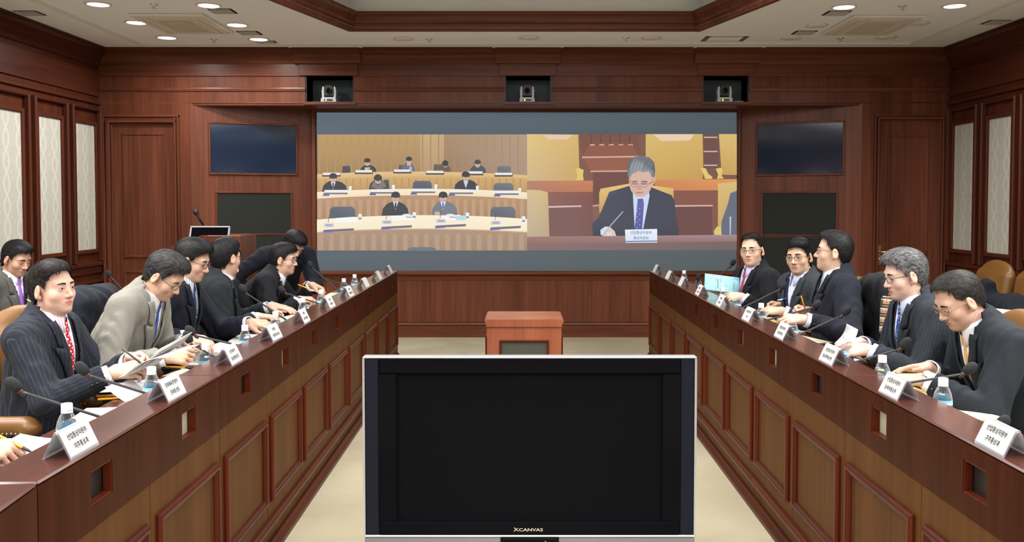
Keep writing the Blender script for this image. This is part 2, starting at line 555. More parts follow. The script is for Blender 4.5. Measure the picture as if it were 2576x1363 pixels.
# ---- doors
def door(n, u0, u1, l0, l1, p0, p1, pt, pb, p2, handle):
    x0, x1 = atY(u0, 500, D1).x, atY(u1, 500, D1).x
    zt_ = atY(u0, 289, D1).z
    a, b = atY(l0, 500, D1).x, atY(l1, 500, D1).x
    d = MB().box(a - .01, b + .01, D1 - .012, D1 + .02, .01, zt_ - .06).obj('door_%d' % n, WV, kind=S, label='mahogany door with raised panel ' + ('beside the lectern' if n == 1 else 'with brass lever handle'))
    prof = MB()
    wf = a - x0
    for (xa, xb) in ((x0, a), (x1, b)):
        sg = 1 if xb > xa else -1
        w_ = abs(xb - xa)
        prof = MB()
        for k, (t0, t1, dd) in enumerate(((0, .25, .05), (.25, .45, .035), (.45, .8, .06), (.8, 1., .03))):
            prof.box(xa + sg * w_ * t0, xa + sg * w_ * t1, D1 - dd, D1, 0, zt_ - w_ * t0, .006)
        prof.obj('door_jamb', WV, d)
    prof = MB()
    for (t0, t1, dd) in ((0, .25, .05), (.25, .45, .035), (.45, .8, .06), (.8, 1., .03)):
        prof.box(x0 + wf * t0, x1 - (x1 - b) * t0, D1 - dd + .001, D1, zt_ - wf * t1, zt_ - wf * t0, .006)
    prof.obj('door_head', WX, d)
    pa, pb_ = atY(p0, 500, D1).x, atY(p1, 500, D1).x
    for va, vb in ((pt, pb), (p2, 800)):
        z1, z0 = atY(p0, va, D1).z, atY(p0, vb, D1).z
        M = Matrix.Translation((0, D1 - .012, 0))
        frame_rect(MB(), pa + .02, pb_ - .02, z0 + .02, z1 - .02, .03, .016).xf(M).obj('panel_moulding', WV, d)
        MB().box(pa + .02, pb_ - .02, -.006, 0, z0 + .02, z1 - .02).xf(M).obj('panel', WV, d)
    if handle:
        hx, hz = atY(2210, 640, D1).x, atY(2210, 640, D1).z
        h = MB().box(hx - .022, hx + .022, D1 - .026, D1 - .012, hz - .115, hz + .11, .01)
        h = h.obj('handle_plate', BRASS, d, label='brass handle plate')
        MB().tube([(hx, D1 - .02, hz + .03), (hx, D1 - .06, hz + .03), (hx + .03, D1 - .075, hz + .03), (hx + .08, D1 - .075, hz + .04), (hx + .12, D1 - .07, hz + .036)], [.011, .010, .010, .009, .007]).obj('lever', BRASS, h)
        MB().lathe([(0, .005), (.012, .005), (.014, 0), (0, -.001)], n=14).xf(Matrix.Translation((hx, D1 - .026, hz - .05)) @ Matrix.Rotation(pi / 2, 4, 'X')).obj('keyhole', BRASS, h)


door(1, 262, 455, 288, 440, 313, 416, 336, 646, 682, False)
door(2, 2195, 2376, 2210, 2360, 2232, 2331, 341, 638, 680, True)


# ---- side walls with cream fabric panels in mahogany frames
def side_wall(name, X, sg):
    """sg: +1 the wall faces +x (left wall), -1 faces -x"""
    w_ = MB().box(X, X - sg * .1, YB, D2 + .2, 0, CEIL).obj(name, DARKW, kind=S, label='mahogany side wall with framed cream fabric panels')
    fz0, fz1 = 1.04, 2.35
    k = 0
    y1 = 9.76
    while y1 > -3.2:
        y0 = y1 - .435
        k += 1
        def bx(d, a, b, c, e, name_, mat, ch=.005):
            MB().box(X, X + sg * d, a, b, c, e, ch).obj(name_, mat, w_)
        MB().box(X, X + sg * .012, y0, y1, fz0, fz1).obj('fabric_panel', DAMASK, w_)
        if y1 < 5.5: y1 -= .715; continue        # out of view: the fabric alone
        # inner frame
        bx(.035, y0 - .035, y0, fz0 - .0, fz1 + .035, 'frame_stile', DARKW)
        bx(.035, y1, y1 + .035, fz0 - .0, fz1 + .035, 'frame_stile', DARKW)
        bx(.032, y0 - .035, y1 + .035, fz1, fz1 + .04, 'frame_rail', DARKY)
        bx(.032, y0 - .035, y1 + .035, fz0 - .04, fz0, 'frame_rail', DARKY)
        # outer frame
        for yy in (y0 - .10, y1 + .065):
            bx(.060, yy, yy + .035, fz0 - .14, fz1 + .18, 'outer_stile', DARKW, .01)
        bx(.05, y0 - .09, y1 + .09, fz1 + .15, fz1 + .18, 'outer_rail', DARKY, .01)
        # lower panel
        bx(.022, y0, y1, .20, .62, 'lower_panel', DARKW)
        bx(.035, y0 - .04, y0, .16, .66, 'lower_stile', DARKW)
        bx(.035, y1, y1 + .04, .16, .66, 'lower_stile', DARKW)
        y1 -= .715
    for z0, z1, d in ((.86, .90, .045), (.78, .86, .025), (.68, .71, .04), (0, .12, .03), (2.58, 2.62, .03), (2.80, 2.83, .02)):
        MB().box(X, X + sg * d, YB, D1, z0, z1, .006).obj('wall_rail', DARKY, w_)
    c2 = [(X, CEIL - .20), (X + sg * .02, CEIL - .19), (X + sg * .03, CEIL - .15), (X + sg * .08, CEIL - .09), (X + sg * .13, CEIL - .06), (X + sg * .13, CEIL - .02), (X + sg * .15, CEIL - .015), (X + sg * .15, CEIL), (X, CEIL)]
    MB().prism(c2, 'y', YB, D1 - .02).obj('crown_moulding', DARKY, w_)
    c3 = [(X, 2.66), (X + sg * .022, 2.67), (X + sg * .022, 2.93), (X, 2.94)]
    MB().prism(c3, 'y', YB, D1 - .02).obj('frieze_board', DARKY, w_)
    return w_


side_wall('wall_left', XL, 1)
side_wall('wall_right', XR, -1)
# wall behind the photographer
wf_ = MB().box(XL, XR, YB - .1, YB, 0, CEIL).obj('wall_front', WV, kind=S, label='mahogany wall behind the camera')


for x in (-3.6, -2.5, -1.4, -.3, .8, 1.9, 3.0):
    MB().box(x, x + .75, YB, YB + .012, 1.04, 2.35).obj('fabric_panel', DAMASK, wf_)

# ---- ceiling fittings
EMI = plain('downlight_glow', (.9, .9, .9), .5, emit=(1, .97, .93), estr=9.)
RINGM = plain('downlight_ring', (.72, .70, .66), .4)
UNLIT = plain('downlight_unlit', (.85, .83, .78), .35)
VENTM = plain('vent_slats', (.52, .52, .49), .5)
ACM = plain('ac_beige', (.74, .69, .60), .5)
ACG = plain('ac_grille', (.58, .53, .45), .6)


def downlight(p, lit, label, power=13):
    t = empty('ceiling_downlight', label, 'downlight', (p.x, p.y, CEIL), group='lit downlights' if lit else 'unlit downlights')
    MB().lathe([(.085, 0), (.105, 0), (.107, -.006), (.098, -.011), (.084, -.006), (.084, 0)], n=28).obj('ring', RINGM, t)
    if lit:
        MB().lathe([(0, -.004), (.085, -.004)], n=28).obj('lamp', EMI, t)
        l = lamp('downlight_lamp', (0, 0, -.014), .16, power, (1, .985, .96), spread=2.9); l.parent = t
    else:
        MB().lathe([(0, -.002), (.02, -.006), (.07, -.016), (.084, -.004)], n=28).obj('lamp', UNLIT, t)
        MB().ball((0, 0, -.018), .008, 6).obj('pin', CHROME, t)


lit = [((247, 10), 'lit round downlight nearest the left wall, farthest from the coffer'), ((343, 56), 'lit round downlight at the left end of the left ceiling cassette'),
       ((420, 94), 'lit round downlight under the left cassette, nearest the left corner'), ((525, 13), 'lit round downlight beside the small vent between cassette and coffer'),
       ((596, 62), 'lit round downlight at the right end of the left cassette'), ((651, 98), 'lit round downlight nearest the end wall on the left'),
       ((2123, 17), 'lit round downlight on the right, nearer the coffer'), ((2402, 14), 'lit round downlight on the right, nearer the side wall')]
for (u, v), lb in lit: downlight(atZ(u, v, CEIL), True, lb)
unl = [((2055, 63), 'unlit round downlight left of the right cassette'), ((2309, 58), 'unlit round downlight right of the right cassette'), ((1990, 95), 'unlit round downlight near the ceiling hatch'),
       ((2229, 93), 'unlit round downlight behind the right cassette'), ((1015, 97), 'unlit round downlight above the left part of the screen'), ((1331, 94), 'unlit round downlight above the middle camera niche'),
       ((1639, 95), 'unlit round downlight left of the ceiling hatch')]
for (u, v), lb in unl: downlight(atZ(u, v, CEIL), False, lb)
# the rest of the ceiling grid, over the tables and behind the camera
for x, wx in ((-3.3, 'outer left'), (-2.6, 'inner left'), (2.7, 'inner right'), (3.4, 'outer right')):
    for y, wy in ((4.6, 'nearest the end wall'), (2.9, 'second from the end wall'), (1.2, 'third from the end wall'), (-.5, 'fourth from the end wall'), (-2.0, 'behind the camera')):
        downlight(Vector((x, y, CEIL)), True, 'lit downlight above the seats out of view, %s line, %s' % (wx, wy), 40)


def vent(p, sx, sy, lb):
    t = empty('ceiling_vent', lb, 'vent', (p.x, p.y, CEIL), group='small ceiling vents')
    frame_rect(MB(), -sx / 2, sx / 2, -sy / 2, sy / 2, .02, .008, .0).xf(Matrix.Rotation(-pi / 2, 4, 'X')).obj('frame', WHITEP, t)
    MB().box(-sx / 2, sx / 2, -sy / 2, sy / 2, -.003, -.001).obj('backing', VENTM, t)
    n = 6
    for i in range(n):
        y = -sy / 2 + sy * (i + .5) / n
        MB().box(-sx / 2, sx / 2, y - .006, y + .004, -.010, -.004).obj('slat', VENTM, t)


for (u, v), lb in [((560, 28), 'small ceiling vent beside the left cassette'), ((628, 83), 'small ceiling vent in the middle of the left group'), ((672, 107), 'small ceiling vent nearest the end wall'),
                   ((75, 33), 'small ceiling vent close to the left wall'), ((2105, 33), 'small ceiling vent under the right lit downlight'), ((2023, 82), 'small ceiling vent left of the right cassette'),
                   ((2505, 56), 'small ceiling vent close to the right wall')]:
    vent(atZ(u, v, CEIL), .17, .17, lb)


def cassette(p, lb):
    t = empty('air_conditioner', lb, 'air conditioner', (p.x, p.y, CEIL), group='ceiling cassettes')
    MB().box(-.33, .33, -.45, .45, -.022, 0, .012).obj('panel', WHITEP, t)
    MB().box(-.17, .17, -.38, .38, -.030, -.022, .004).obj('grille_frame', ACM, t)
    g = MB().box(-.145, .145, -.28, .28, -.034, -.030).obj('grille', ACG, t)
    for sx in (-1, 1):
        MB().box(sx * .19, sx * .30, -.38, .38, -.030, -.022, .006).obj('louvre', ACM, t)
        MB().box(sx * .235, sx * .245, -.36, .36, -.033, -.029).obj('louvre_slot', ACG, t)
    for i in range(9):
        y = -.24 + i * .06
        MB().box(-.14, .14, y - .006, y + .006, -.038, -.034).obj('slat', ACG, g)


cassette(atZ(462, 58, CEIL), 'beige ceiling cassette air conditioner among six lit downlights')
cassette(atZ(2192, 62, CEIL), 'beige ceiling cassette air conditioner on the right side')


def sprinkler(p, lb):
    t = empty('sprinkler_head', lb, 'sprinkler', (p.x, p.y, CEIL), group='sprinkler heads')
    MB().lathe([(0, 0), (.035, 0), (.03, -.008), (.008, -.012), (.006, -.03), (0, -.03)], n=14).obj('body', CHROME, t)
    MB().lathe([(0, -.030), (.018, -.030), (.018, -.033), (0, -.034)], n=10).obj('deflector', CHROME, t)


for (u, v), lb in [((387, 10), 'sprinkler head between the two nearest lit downlights'), ((538, 98), 'sprinkler head behind the left cassette'), ((1080, 97), 'sprinkler head above the left part of the screen'),
                   ((1575, 94), 'sprinkler head above the right part of the screen'), ((2270, 14), 'sprinkler head between the two lit downlights on the right'), ((2115, 95), 'sprinkler head behind the right cassette')]:
    sprinkler(atZ(u, v, CEIL), lb)
# access hatch
h0, h1 = atZ(1762, 102, CEIL), atZ(1885, 90, CEIL)
t = empty('ceiling_hatch', 'rectangular metal-edged hatch in the ceiling', 'hatch', ((h0.x + h1.x) / 2, (h0.y + h1.y) / 2, CEIL))
hw, hd = abs(h1.x - h0.x) / 2, abs(h1.y - h0.y) / 2
MB().box(-hw, hw, -hd, hd, -.006, 0).obj('panel', CEILM, t)
for a, b, c, d in ((-hw, -hw + .05, -hd, hd), (hw - .05, hw, -hd, hd)):
    MB().box(a, b, c, d, -.009, -.004).obj('frame', plain('hatch_metal', (.45, .44, .43), .35, metal=.8), t)
for c, d in ((-hd, -hd + .012), (hd - .012, hd)):
    MB().box(-hw, hw, c, d, -.009, -.004).obj('frame', MATS['hatch_metal'], t)
# ================================================================== THE TWO LONG DESKS
LEDGE, WS = .903, .755          # height of the front ledge and of the work surface
UL = 1.276                      # length of one desk unit (two panels)
FA = {-1: ((-1.140, 8.41), (-1.085, 2.03)), 1: ((1.189, 8.41), (1.178, 2.03))}


def desk_x(sg, y):
    (xa, ya), (xb, yb) = FA[sg]
    return xa + (xb - xa) * (y - ya) / (yb - ya)


def desk_unit(sg, vents, label, loc, rz, end=False):
    """local: y along the desk 0..UL (away from the camera), x outwards from the aisle (times sg), z up"""
    t = empty('conference_desk', label, 'desk', loc, rz, group='units of the long desks')
    def B(x0, x1, y0, y1, z0, z1, name, mat, ch=.004, parent=t, mi=0):
        return MB().box(sg * x0, sg * x1, y0, y1, z0, z1, ch).obj(name, mat, parent)
    g = .0012
    B(.0, .152, g, UL - g, LEDGE - .010, LEDGE, 'ledge_top', LEDG, .0045)
    # fascia with two square openings
    zf0, zf1 = .703, LEDGE - .010
    hz0, hz1, hw = .760, .850, .062
    yc = [UL * .25, UL * .75]
    m = MB()
    def fb(y0, y1, z0, z1): m.box(0, sg * .022, y0, y1, z0, z1)
    fb(g, UL - g, hz1, zf1); fb(g, UL - g, zf0, hz0)
    fb(g, yc[0] - hw, hz0, hz1); fb(yc[0] + hw, yc[1] - hw, hz0, hz1); fb(yc[1] + hw, UL - g, hz0, hz1)
    fas = m.obj('fascia', FASC, t)
    for y, kind in zip(yc, vents):
        m = MB()
        for ya, yb, za, zb in ((y - hw, y - hw + .004, hz0, hz1), (y + hw - .004, y + hw, hz0, hz1), (y - hw, y + hw, hz0, hz0 + .004), (y - hw, y + hw, hz1 - .004, hz1)):
            m.box(sg * .002, sg * .024, ya, yb, za, zb)
        m.obj('opening_lining', REDW, fas)
        MB().box(sg * .027, sg * .030, y - hw - .06, y + hw + .08, hz0 - .02, hz1 + .02).obj('opening_back', GREYIN if kind else DARKIN, fas)
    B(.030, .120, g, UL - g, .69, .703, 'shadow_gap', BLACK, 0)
    # lower panels with framed mouldings
    for i in range(2):
        y0, y1 = UL * .5 * i + .002, UL * .5 * (i + 1) - .002
        p = B(.004, .026, y0, y1, .125, .701, 'panel', PANW, .003)
        a, b, c, d = y0 + .035, y1 - .035, .215, .595
        prof = [(0, -.004), (0, .010), (.006, .016), (.012, .019), (.020, .019), (.024, .013), (.031, .012), (.036, .004), (.036, -.004)]
        def corner(k, i):
            t_, pr = prof[i]
            return (-sg * pr + sg * .004, (a + t_, b - t_)[k in (1, 2)], (c + t_, d - t_)[k in (2, 3)])
        for k in range(4):
            q = MB()
            k2 = (k + 1) % 4
            vs = [corner(k, i) for i in range(9)] + [corner(k2, i) for i in range(9)]
            q.add(vs, [(i, i + 1, 9 + i + 1, 9 + i) for i in range(8)])
            q.obj('moulding', REDY if k in (0, 2) else REDW, p)
    # plinth with two horizontal mouldings
    B(.002, .026, g, UL - g, .03, .125, 'plinth', PANW, .002)
    MB().prism([(sg * x, z) for x, z in ((.01, .108), (-.012, .108), (-.022, .118), (-.022, .130), (-.014, .136), (-.010, .146), (.01, .150))], 'y', g, UL - g).obj('plinth_moulding', REDY, t)
    MB().prism([(sg * x, z) for x, z in ((.02, 0), (-.034, 0), (-.034, .02), (-.026, .034), (-.018, .038), (-.012, .050), (.02, .052))], 'y', g, UL - g).obj('base_moulding', REDY, t)
    # seat side
    B(.130, .152, g, UL - g, WS - .02, LEDGE - .010, 'ledge_back', LEDG, .002)
    B(.135, .510, g, UL - g, WS - .028, WS, 'work_surface', WORK, .006)
    B(.026, .04, g, UL - g, .03, .70, 'back_board', DARKW, 0)
    B(.05, .46, .02, .045, .0, WS - .028, 'side_board', DARKW, 0)
    if end: B(.0, .50, UL - .004, UL + .02, .0, LEDGE - .15, 'end_board', WV, 0); B(.0, .152, UL - .004, UL + .02, .0, LEDGE, 'end_cap', WV, .003)
    return t


VENTS = {-1: [(0, 1), (0, 1), (1, 0), (0, 0), (0, 0)], 1: [(0, 1), (0, 1), (1, 0), (0, 0), (0, 0)]}
NTH = ['nearest the camera', 'second from the camera', 'third from the camera', 'fourth from the camera', 'at the far end by the screen']
for sg, nm in ((-1, 'left'), (1, 'right')):
    (xa, ya), (xb, yb) = FA[sg]
    rz = -math.atan2(xa - xb, ya - yb)
    for k in range(5):
        y = yb + UL * k * math.cos(rz)
        desk_unit(sg, VENTS[sg][k], 'mahogany desk unit of the %s row, %s' % (nm, NTH[k]), (desk_x(sg, y), y, 0), rz, end=(k == 4))
    # the unit beside the camera turns a little inwards
    r2 = math.radians(6 if sg < 0 else -6)
    dx, dy = -math.sin(r2) * UL, math.cos(r2) * UL
    desk_unit(sg, (0, 0), 'mahogany desk unit of the %s row, turning in beside the camera' % nm, (xb - dx, yb - .002 - dy, 0), r2)

# ================================================================== TELEVISION
YT = 3.155
x0, x1 = atY(911, 900, YT).x, atY(1754, 900, YT).x
z1, z0 = atY(1330, 897, YT).z, atY(1330, 1352, YT).z
tv = empty('television', 'wide flat television with silver edge and black screen standing between the desks', 'television', ((x0 + x1) / 2, YT + .05, 0))
SILV = plain('tv_silver', (.62, .64, .70), .25, metal=.7)
GLOSSB = plain('tv_gloss_black', (.003, .003, .005), .08, spec=.05)
SPK = plain('tv_speaker_cloth', (.008, .010, .018), .5, spec=.15)
PANEL = plain('tv_panel', (.0045, .005, .006), .25, spec=.015)
e = .0075
m = MB().box(x0, x1, YT, YT + .045, z1 - e, z1, .003).box(x0, x1, YT, YT + .045, z0, z0 + e, .003).box(x0, x0 + e, YT, YT + .045, z0 + e, z1 - e).box(x1 - e, x1, YT, YT + .045, z0 + e, z1 - e)
m.obj('edge_frame', SILV, tv, world=True)
s0, s1 = x0 + .056, x1 - .056
MB().box(x0 + e, s0, YT + .006, YT + .06, z0 + e, z1 - e, .003).obj('speaker_panel', SPK, tv, world=True)
MB().box(s1, x1 - e, YT + .006, YT + .06, z0 + e, z1 - e, .003).obj('speaker_panel', SPK, tv, world=True)
p0, p1 = atY(996, 1000, YT).x, atY(1668, 1000, YT).x
q1, q0 = atY(1330, 941, YT).z, atY(1330, 1311, YT).z
m = MB()
m.box(s0, s1, YT + .002, YT + .05, q1, z1 - e, .004).box(s0, s1, YT + .002, YT + .05, z0 + e, q0, .004).box(s0, p0, YT + .002, YT + .05, q0, q1).box(p1, s1, YT + .002, YT + .05, q0, q1)
m.prism([(YT + .002, q0), (YT + .002, q0 + .001), (YT + .016, q0 + .008), (YT + .016, q0)], 'x', p0, p1)
m.obj('bezel', GLOSSB, tv, world=True)
MB().box(p0, p1, YT + .014, YT + .05, q0, q1).obj('screen', PANEL, tv, world=True)
MB().box(x0 + .02, x1 - .02, YT + .045, YT + .11, z0 + .02, z1 - .035, .02).obj('back_shell', BLACK, tv, world=True)
me = text_mesh('XCANVAS', .0150)
for v_ in me.vertices:
    v_.co.x *= 1.45
    if v_.co.x < -.038: v_.co.x -= .002; v_.co.z = 0; v_.co.y = v_.co.y * 1.25 + .001
lx = atY(1330, 1333, YT)
o = link('logo', me, SILVER, tv, loc=(lx.x - tv.location.x, YT + .001 - tv.location.y, lx.z))
o.rotation_euler = (pi / 2, 0, 0)
pl = atY(1260, 1358, YT); pr = atY(1405, 1358, YT)
m = MB().box(x0 + .004, pl.x, YT + .004, YT + .09, z0 - .022, z0 - .001, .003).box(pr.x, x1 - .004, YT + .004, YT + .09, z0 - .022, z0 - .001, .003)
m.obj('lower_strip', plain('tv_grey', (.20, .19, .20), .4), tv, world=True)
MB().box(pl.x, pr.x, YT - .004, YT + .07, z0 - .05, z0 + .002, .006).obj('control_block', GLOSSB, tv, world=True)
mx_ = (x0 + x1) / 2
MB().ball((atY(1372, 1356, YT).x, YT - .004, z0 - .012), .002, 6).obj('standby_light', plain('red_led', (.4, 0, 0), .4, emit=(1, .1, .08), estr=2.), tv, world=True)
MB().box(mx_ - .12, mx_ + .12, YT + .04, YT + .10, .10, z0 + .12, .01).obj('stand_column', BLACK, tv, world=True)
MB().box(mx_ - .36, mx_ + .36, YT - .16, YT + .26, .045, .10, .015).obj('stand_base', SILV, tv, world=True)
for sx in (-1, 1):
    for yy in (YT - .10, YT + .20):
        MB().lathe([(0, -.014), (.022, -.014), (.024, -.008), (.024, .008), (.022, .014), (0, .014)], n=14).xf(Matrix.Translation((mx_ + sx * .30, yy, .024)) @ Matrix.Rotation(pi / 2, 4, 'Y')).obj('caster', BLACK, tv, world=True)
        MB().box(mx_ + sx * .30 - .02, mx_ + sx * .30 + .02, yy - .012, yy + .012, .030, .046).obj('caster_fork', BLACK, tv, world=True)

# ================================================================== LOW STAND with grille, behind the television
YP = 6.2
xa, xb = atY(1225, 900, YP).x, atY(1412, 900, YP).x
zt_ = atY(1320, 803, YP).z
st = empty('low_stand', 'low reddish wooden stand with dark cloth front on the carpet', 'stand', ((xa + xb) / 2, YP + .22, 0))
MB().prism([(xa - .006, zt_ - .05), (xa - .006, zt_ - .042), (xa + .0, zt_ - .036), (xa - .014, zt_ - .018), (xa - .016, zt_ - .008), (xa - .008, zt_ - .004), (xa - .006, zt_),
            (xb + .006, zt_), (xb + .008, zt_ - .004), (xb + .016, zt_ - .008), (xb + .014, zt_ - .018), (xb, zt_ - .036), (xb + .006, zt_ - .042), (xb + .006, zt_ - .05)], 'y', YP - .012, YP + .46).obj('top', PODW, st, world=True)
m = MB().box(xa, xa + .085, YP, YP + .44, .06, zt_ - .05).box(xb - .085, xb, YP, YP + .44, .06, zt_ - .05).box(xa + .085, xb - .085, YP, YP + .44, zt_ - .145, zt_ - .05).box(xa + .085, xb - .085, YP, YP + .44, .06, .14)
m.obj('body', PODW, st, world=True)
frame_rect(MB(), xa + .098, xb - .098, .155, zt_ - .155, .014, .008, .003).xf(Matrix.Translation((0, YP, 0))).obj('front_moulding', REDW, st, world=True)
MB().box(xa + .086, xb - .086, YP + .006, YP + .02, .141, zt_ - .146).obj('front_cloth', plain('stand_cloth', (.055, .055, .042), .95, bump=1., nscale=300.), st, world=True)
MB().box(xa - .015, xb + .015, YP - .015, YP + .455, 0, .06, .006).obj('plinth', PODW, st, world=True)
MB().box(xa - .012, xa, YP + .02, YP + .42, .06, zt_ - .12).obj('side_panel', REDW, st, world=True)
MB().box(xb, xb + .012, YP + .02, YP + .42, .06, zt_ - .12).obj('side_panel', REDW, st, world=True)
# ================================================================== PEOPLE: smooth-union figures
A3 = lambda *p: np.array(p, float)


def unit(v):
    v = np.asarray(v, float); return v / (np.linalg.norm(v) + 1e-12)


def smin(a, b, k):
    h = np.maximum(k - np.abs(a - b), 0) / k
    return np.minimum(a, b) - h * h * k * .25


def p_cap(a, b, ra, rb):
    a = A3(*a); b = A3(*b); ba = b - a; bb = float(ba @ ba) + 1e-12; r = max(ra, rb)

    f32 = np.float32
    a0, b0 = [f32(x) for x in a], [f32(x) for x in ba]

    def f(P):
        x, y, z = P[..., 0] - a0[0], P[..., 1] - a0[1], P[..., 2] - a0[2]
        t = np.clip((x * b0[0] + y * b0[1] + z * b0[2]) / f32(bb), 0, 1)
        x = x - t * b0[0]; y = y - t * b0[1]; z = z - t * b0[2]
        return np.sqrt(x * x + y * y + z * z) - (f32(ra) + f32(rb - ra) * t)
    return f, np.minimum(a, b) - r, np.maximum(a, b) + r


def p_ell(c, rad, R=None):
    c = A3(*c); rad = A3(*rad); Rm = np.eye(3) if R is None else np.asarray(R, float)   # columns of R: axes

    f32 = np.float32
    M_ = (Rm / rad).astype(f32); c_ = c.astype(f32); ir = [f32(1 / x) for x in rad]

    def f(P):
        q = (P.astype(f32) - c_) @ M_
        x, y, z = q[..., 0] ** 2, q[..., 1] ** 2, q[..., 2] ** 2
        k0 = np.sqrt(x + y + z); k1 = np.sqrt(x * ir[0] ** 2 + y * ir[1] ** 2 + z * ir[2] ** 2) + f32(1e-9)
        return k0 * (k0 - 1) / k1
    e = np.abs(Rm) @ rad
    return f, c - e, c + e


class Field:
    def __init__(s, lo, hi, h):
        s.lo = np.asarray(lo, float); s.h = h
        s.n = (np.ceil((np.asarray(hi, float) - s.lo) / h).astype(int) + 1)
        s.f = np.full(s.n, .5, np.float32)
        s.ax = [s.lo[i] + h * np.arange(s.n[i]) for i in range(3)]

    def sl(s, lo, hi, m):
        out = []
        for i in range(3):
            a = max(0, int(math.floor((lo[i] - m - s.lo[i]) / s.h))); b = min(s.n[i], int(math.ceil((hi[i] + m - s.lo[i]) / s.h)) + 1)
            if b - a < 1: return None
            out.append(slice(a, b))
        return tuple(out)

    def P(s, sl=None):
        ax = [s.ax[i] if sl is None else s.ax[i][sl[i]] for i in range(3)]
        return np.stack(np.meshgrid(*[a.astype(np.float32) for a in ax], indexing='ij'), -1)

    def add(s, prim, k=.02, infl=0., sub=False):
        fn, lo, hi = prim
        sl = s.sl(lo, hi, k + 3 * s.h + abs(infl) + .03)
        if sl is None: return s
        d = (fn(s.P(sl)) - infl).astype(np.float32)
        if sub: s.f[sl] = -smin(-s.f[sl], d, k)
        else: s.f[sl] = smin(s.f[sl], d, k)
        return s

    def at(s, pts):
        g = (np.asarray(pts, float) - s.lo) / s.h
        g = np.clip(g, 0, np.array(s.n) - 1.001); i = g.astype(int); t = g - i
        out = 0
        for dx in (0, 1):
            for dy in (0, 1):
                for dz in (0, 1):
                    w_ = (t[..., 0] if dx else 1 - t[..., 0]) * (t[..., 1] if dy else 1 - t[..., 1]) * (t[..., 2] if dz else 1 - t[..., 2])
                    out = out + w_ * s.f[i[..., 0] + dx, i[..., 1] + dy, i[..., 2] + dz]
        return out

    def front(s, x, z, y0, y1, step=.002, level=0.):
        """first surface point met going from y1 down to y0 at (x, z)"""
        ys = np.arange(y1, y0, -step)
        v = s.at(np.stack([np.full_like(ys, x), ys, np.full_like(ys, z)], -1)) - level
        i = np.argmax(v < 0)
        if not (v < 0).any(): return None
        if i == 0: return ys[0]
        return ys[i - 1] - step * v[i - 1] / (v[i - 1] - v[i])


def nets(fd, f=None):
    f = fd.f if f is None else f
    f = f.copy()
    for ax in range(3):                      # keep the border outside so that the surface closes
        ix = [slice(None)] * 3
        for e in (0, -1): ix[ax] = e; f[tuple(ix)] = np.maximum(f[tuple(ix)], .01)
    ins = f < 0
    n = np.array(f.shape) - 1
    off = [(i, j, k) for i in (0, 1) for j in (0, 1) for k in (0, 1)]
    cnt = np.zeros(n, np.int8)
    for o in off: cnt += ins[o[0]:o[0] + n[0], o[1]:o[1] + n[1], o[2]:o[2] + n[2]]
    act = (cnt > 0) & (cnt < 8)
    ids = np.argwhere(act); idx = np.full(n, -1, np.int64); idx[act] = np.arange(len(ids))
    g = [f[ids[:, 0] + o[0], ids[:, 1] + o[1], ids[:, 2] + o[2]] for o in off]
    V = np.zeros((len(ids), 3)); W = np.zeros(len(ids))
    for a in range(8):
        for b in range(a + 1, 8):
            oa, ob = np.array(off[a]), np.array(off[b])
            if np.abs(oa - ob).sum() != 1: continue
            m = (g[a] < 0) != (g[b] < 0)
            t = g[a][m] / (g[a][m] - g[b][m])
            V[m] += oa + t[:, None] * (ob - oa); W[m] += 1
    V = fd.lo + fd.h * (V / W[:, None] + ids)
    Q = []
    for d in range(3):
        u, v = (d + 1) % 3, (d + 2) % 3
        s0 = [slice(1, -1)] * 3; s1 = [slice(1, -1)] * 3
        s0[d] = slice(0, -1); s1[d] = slice(1, None)
        a, b = ins[tuple(s0)], ins[tuple(s1)]
        e = np.argwhere(a != b)
        if not len(e): continue
        low = a[e[:, 0], e[:, 1], e[:, 2]]
        base = e.copy(); base[:, u] += 1; base[:, v] += 1
        q = []
        for du, dv in ((-1, -1), (0, -1), (0, 0), (-1, 0)):
            c = base.copy(); c[:, u] += du; c[:, v] += dv
            q.append(idx[c[:, 0], c[:, 1], c[:, 2]])
        q = np.stack(q, 1); q[~low] = q[~low][:, ::-1]
        Q.append(q)
    Q = np.concatenate(Q) if Q else np.zeros((0, 4), int)
    Q = Q[(Q >= 0).all(1)]
    return V, Q


def np_mesh(name, V, Q, col=None, smooth=True):
    me = bpy.data.meshes.new(name)
    me.vertices.add(len(V)); me.vertices.foreach_set('co', np.asarray(V, np.float32).ravel())
    me.loops.add(Q.size); me.loops.foreach_set('vertex_index', Q.astype(np.int32).ravel())
    me.polygons.add(len(Q)); me.polygons.foreach_set('loop_start', np.arange(0, Q.size, Q.shape[1], dtype=np.int32))
    me.polygons.foreach_set('use_smooth', np.full(len(Q), smooth))
    me.update(calc_edges=True)
    if col is not None:
        at = me.color_attributes.new('Col', 'FLOAT_COLOR', 'POINT')
        at.data.foreach_set('color', np.concatenate([col, np.ones((len(col), 1))], 1).astype(np.float32).ravel())
    return me


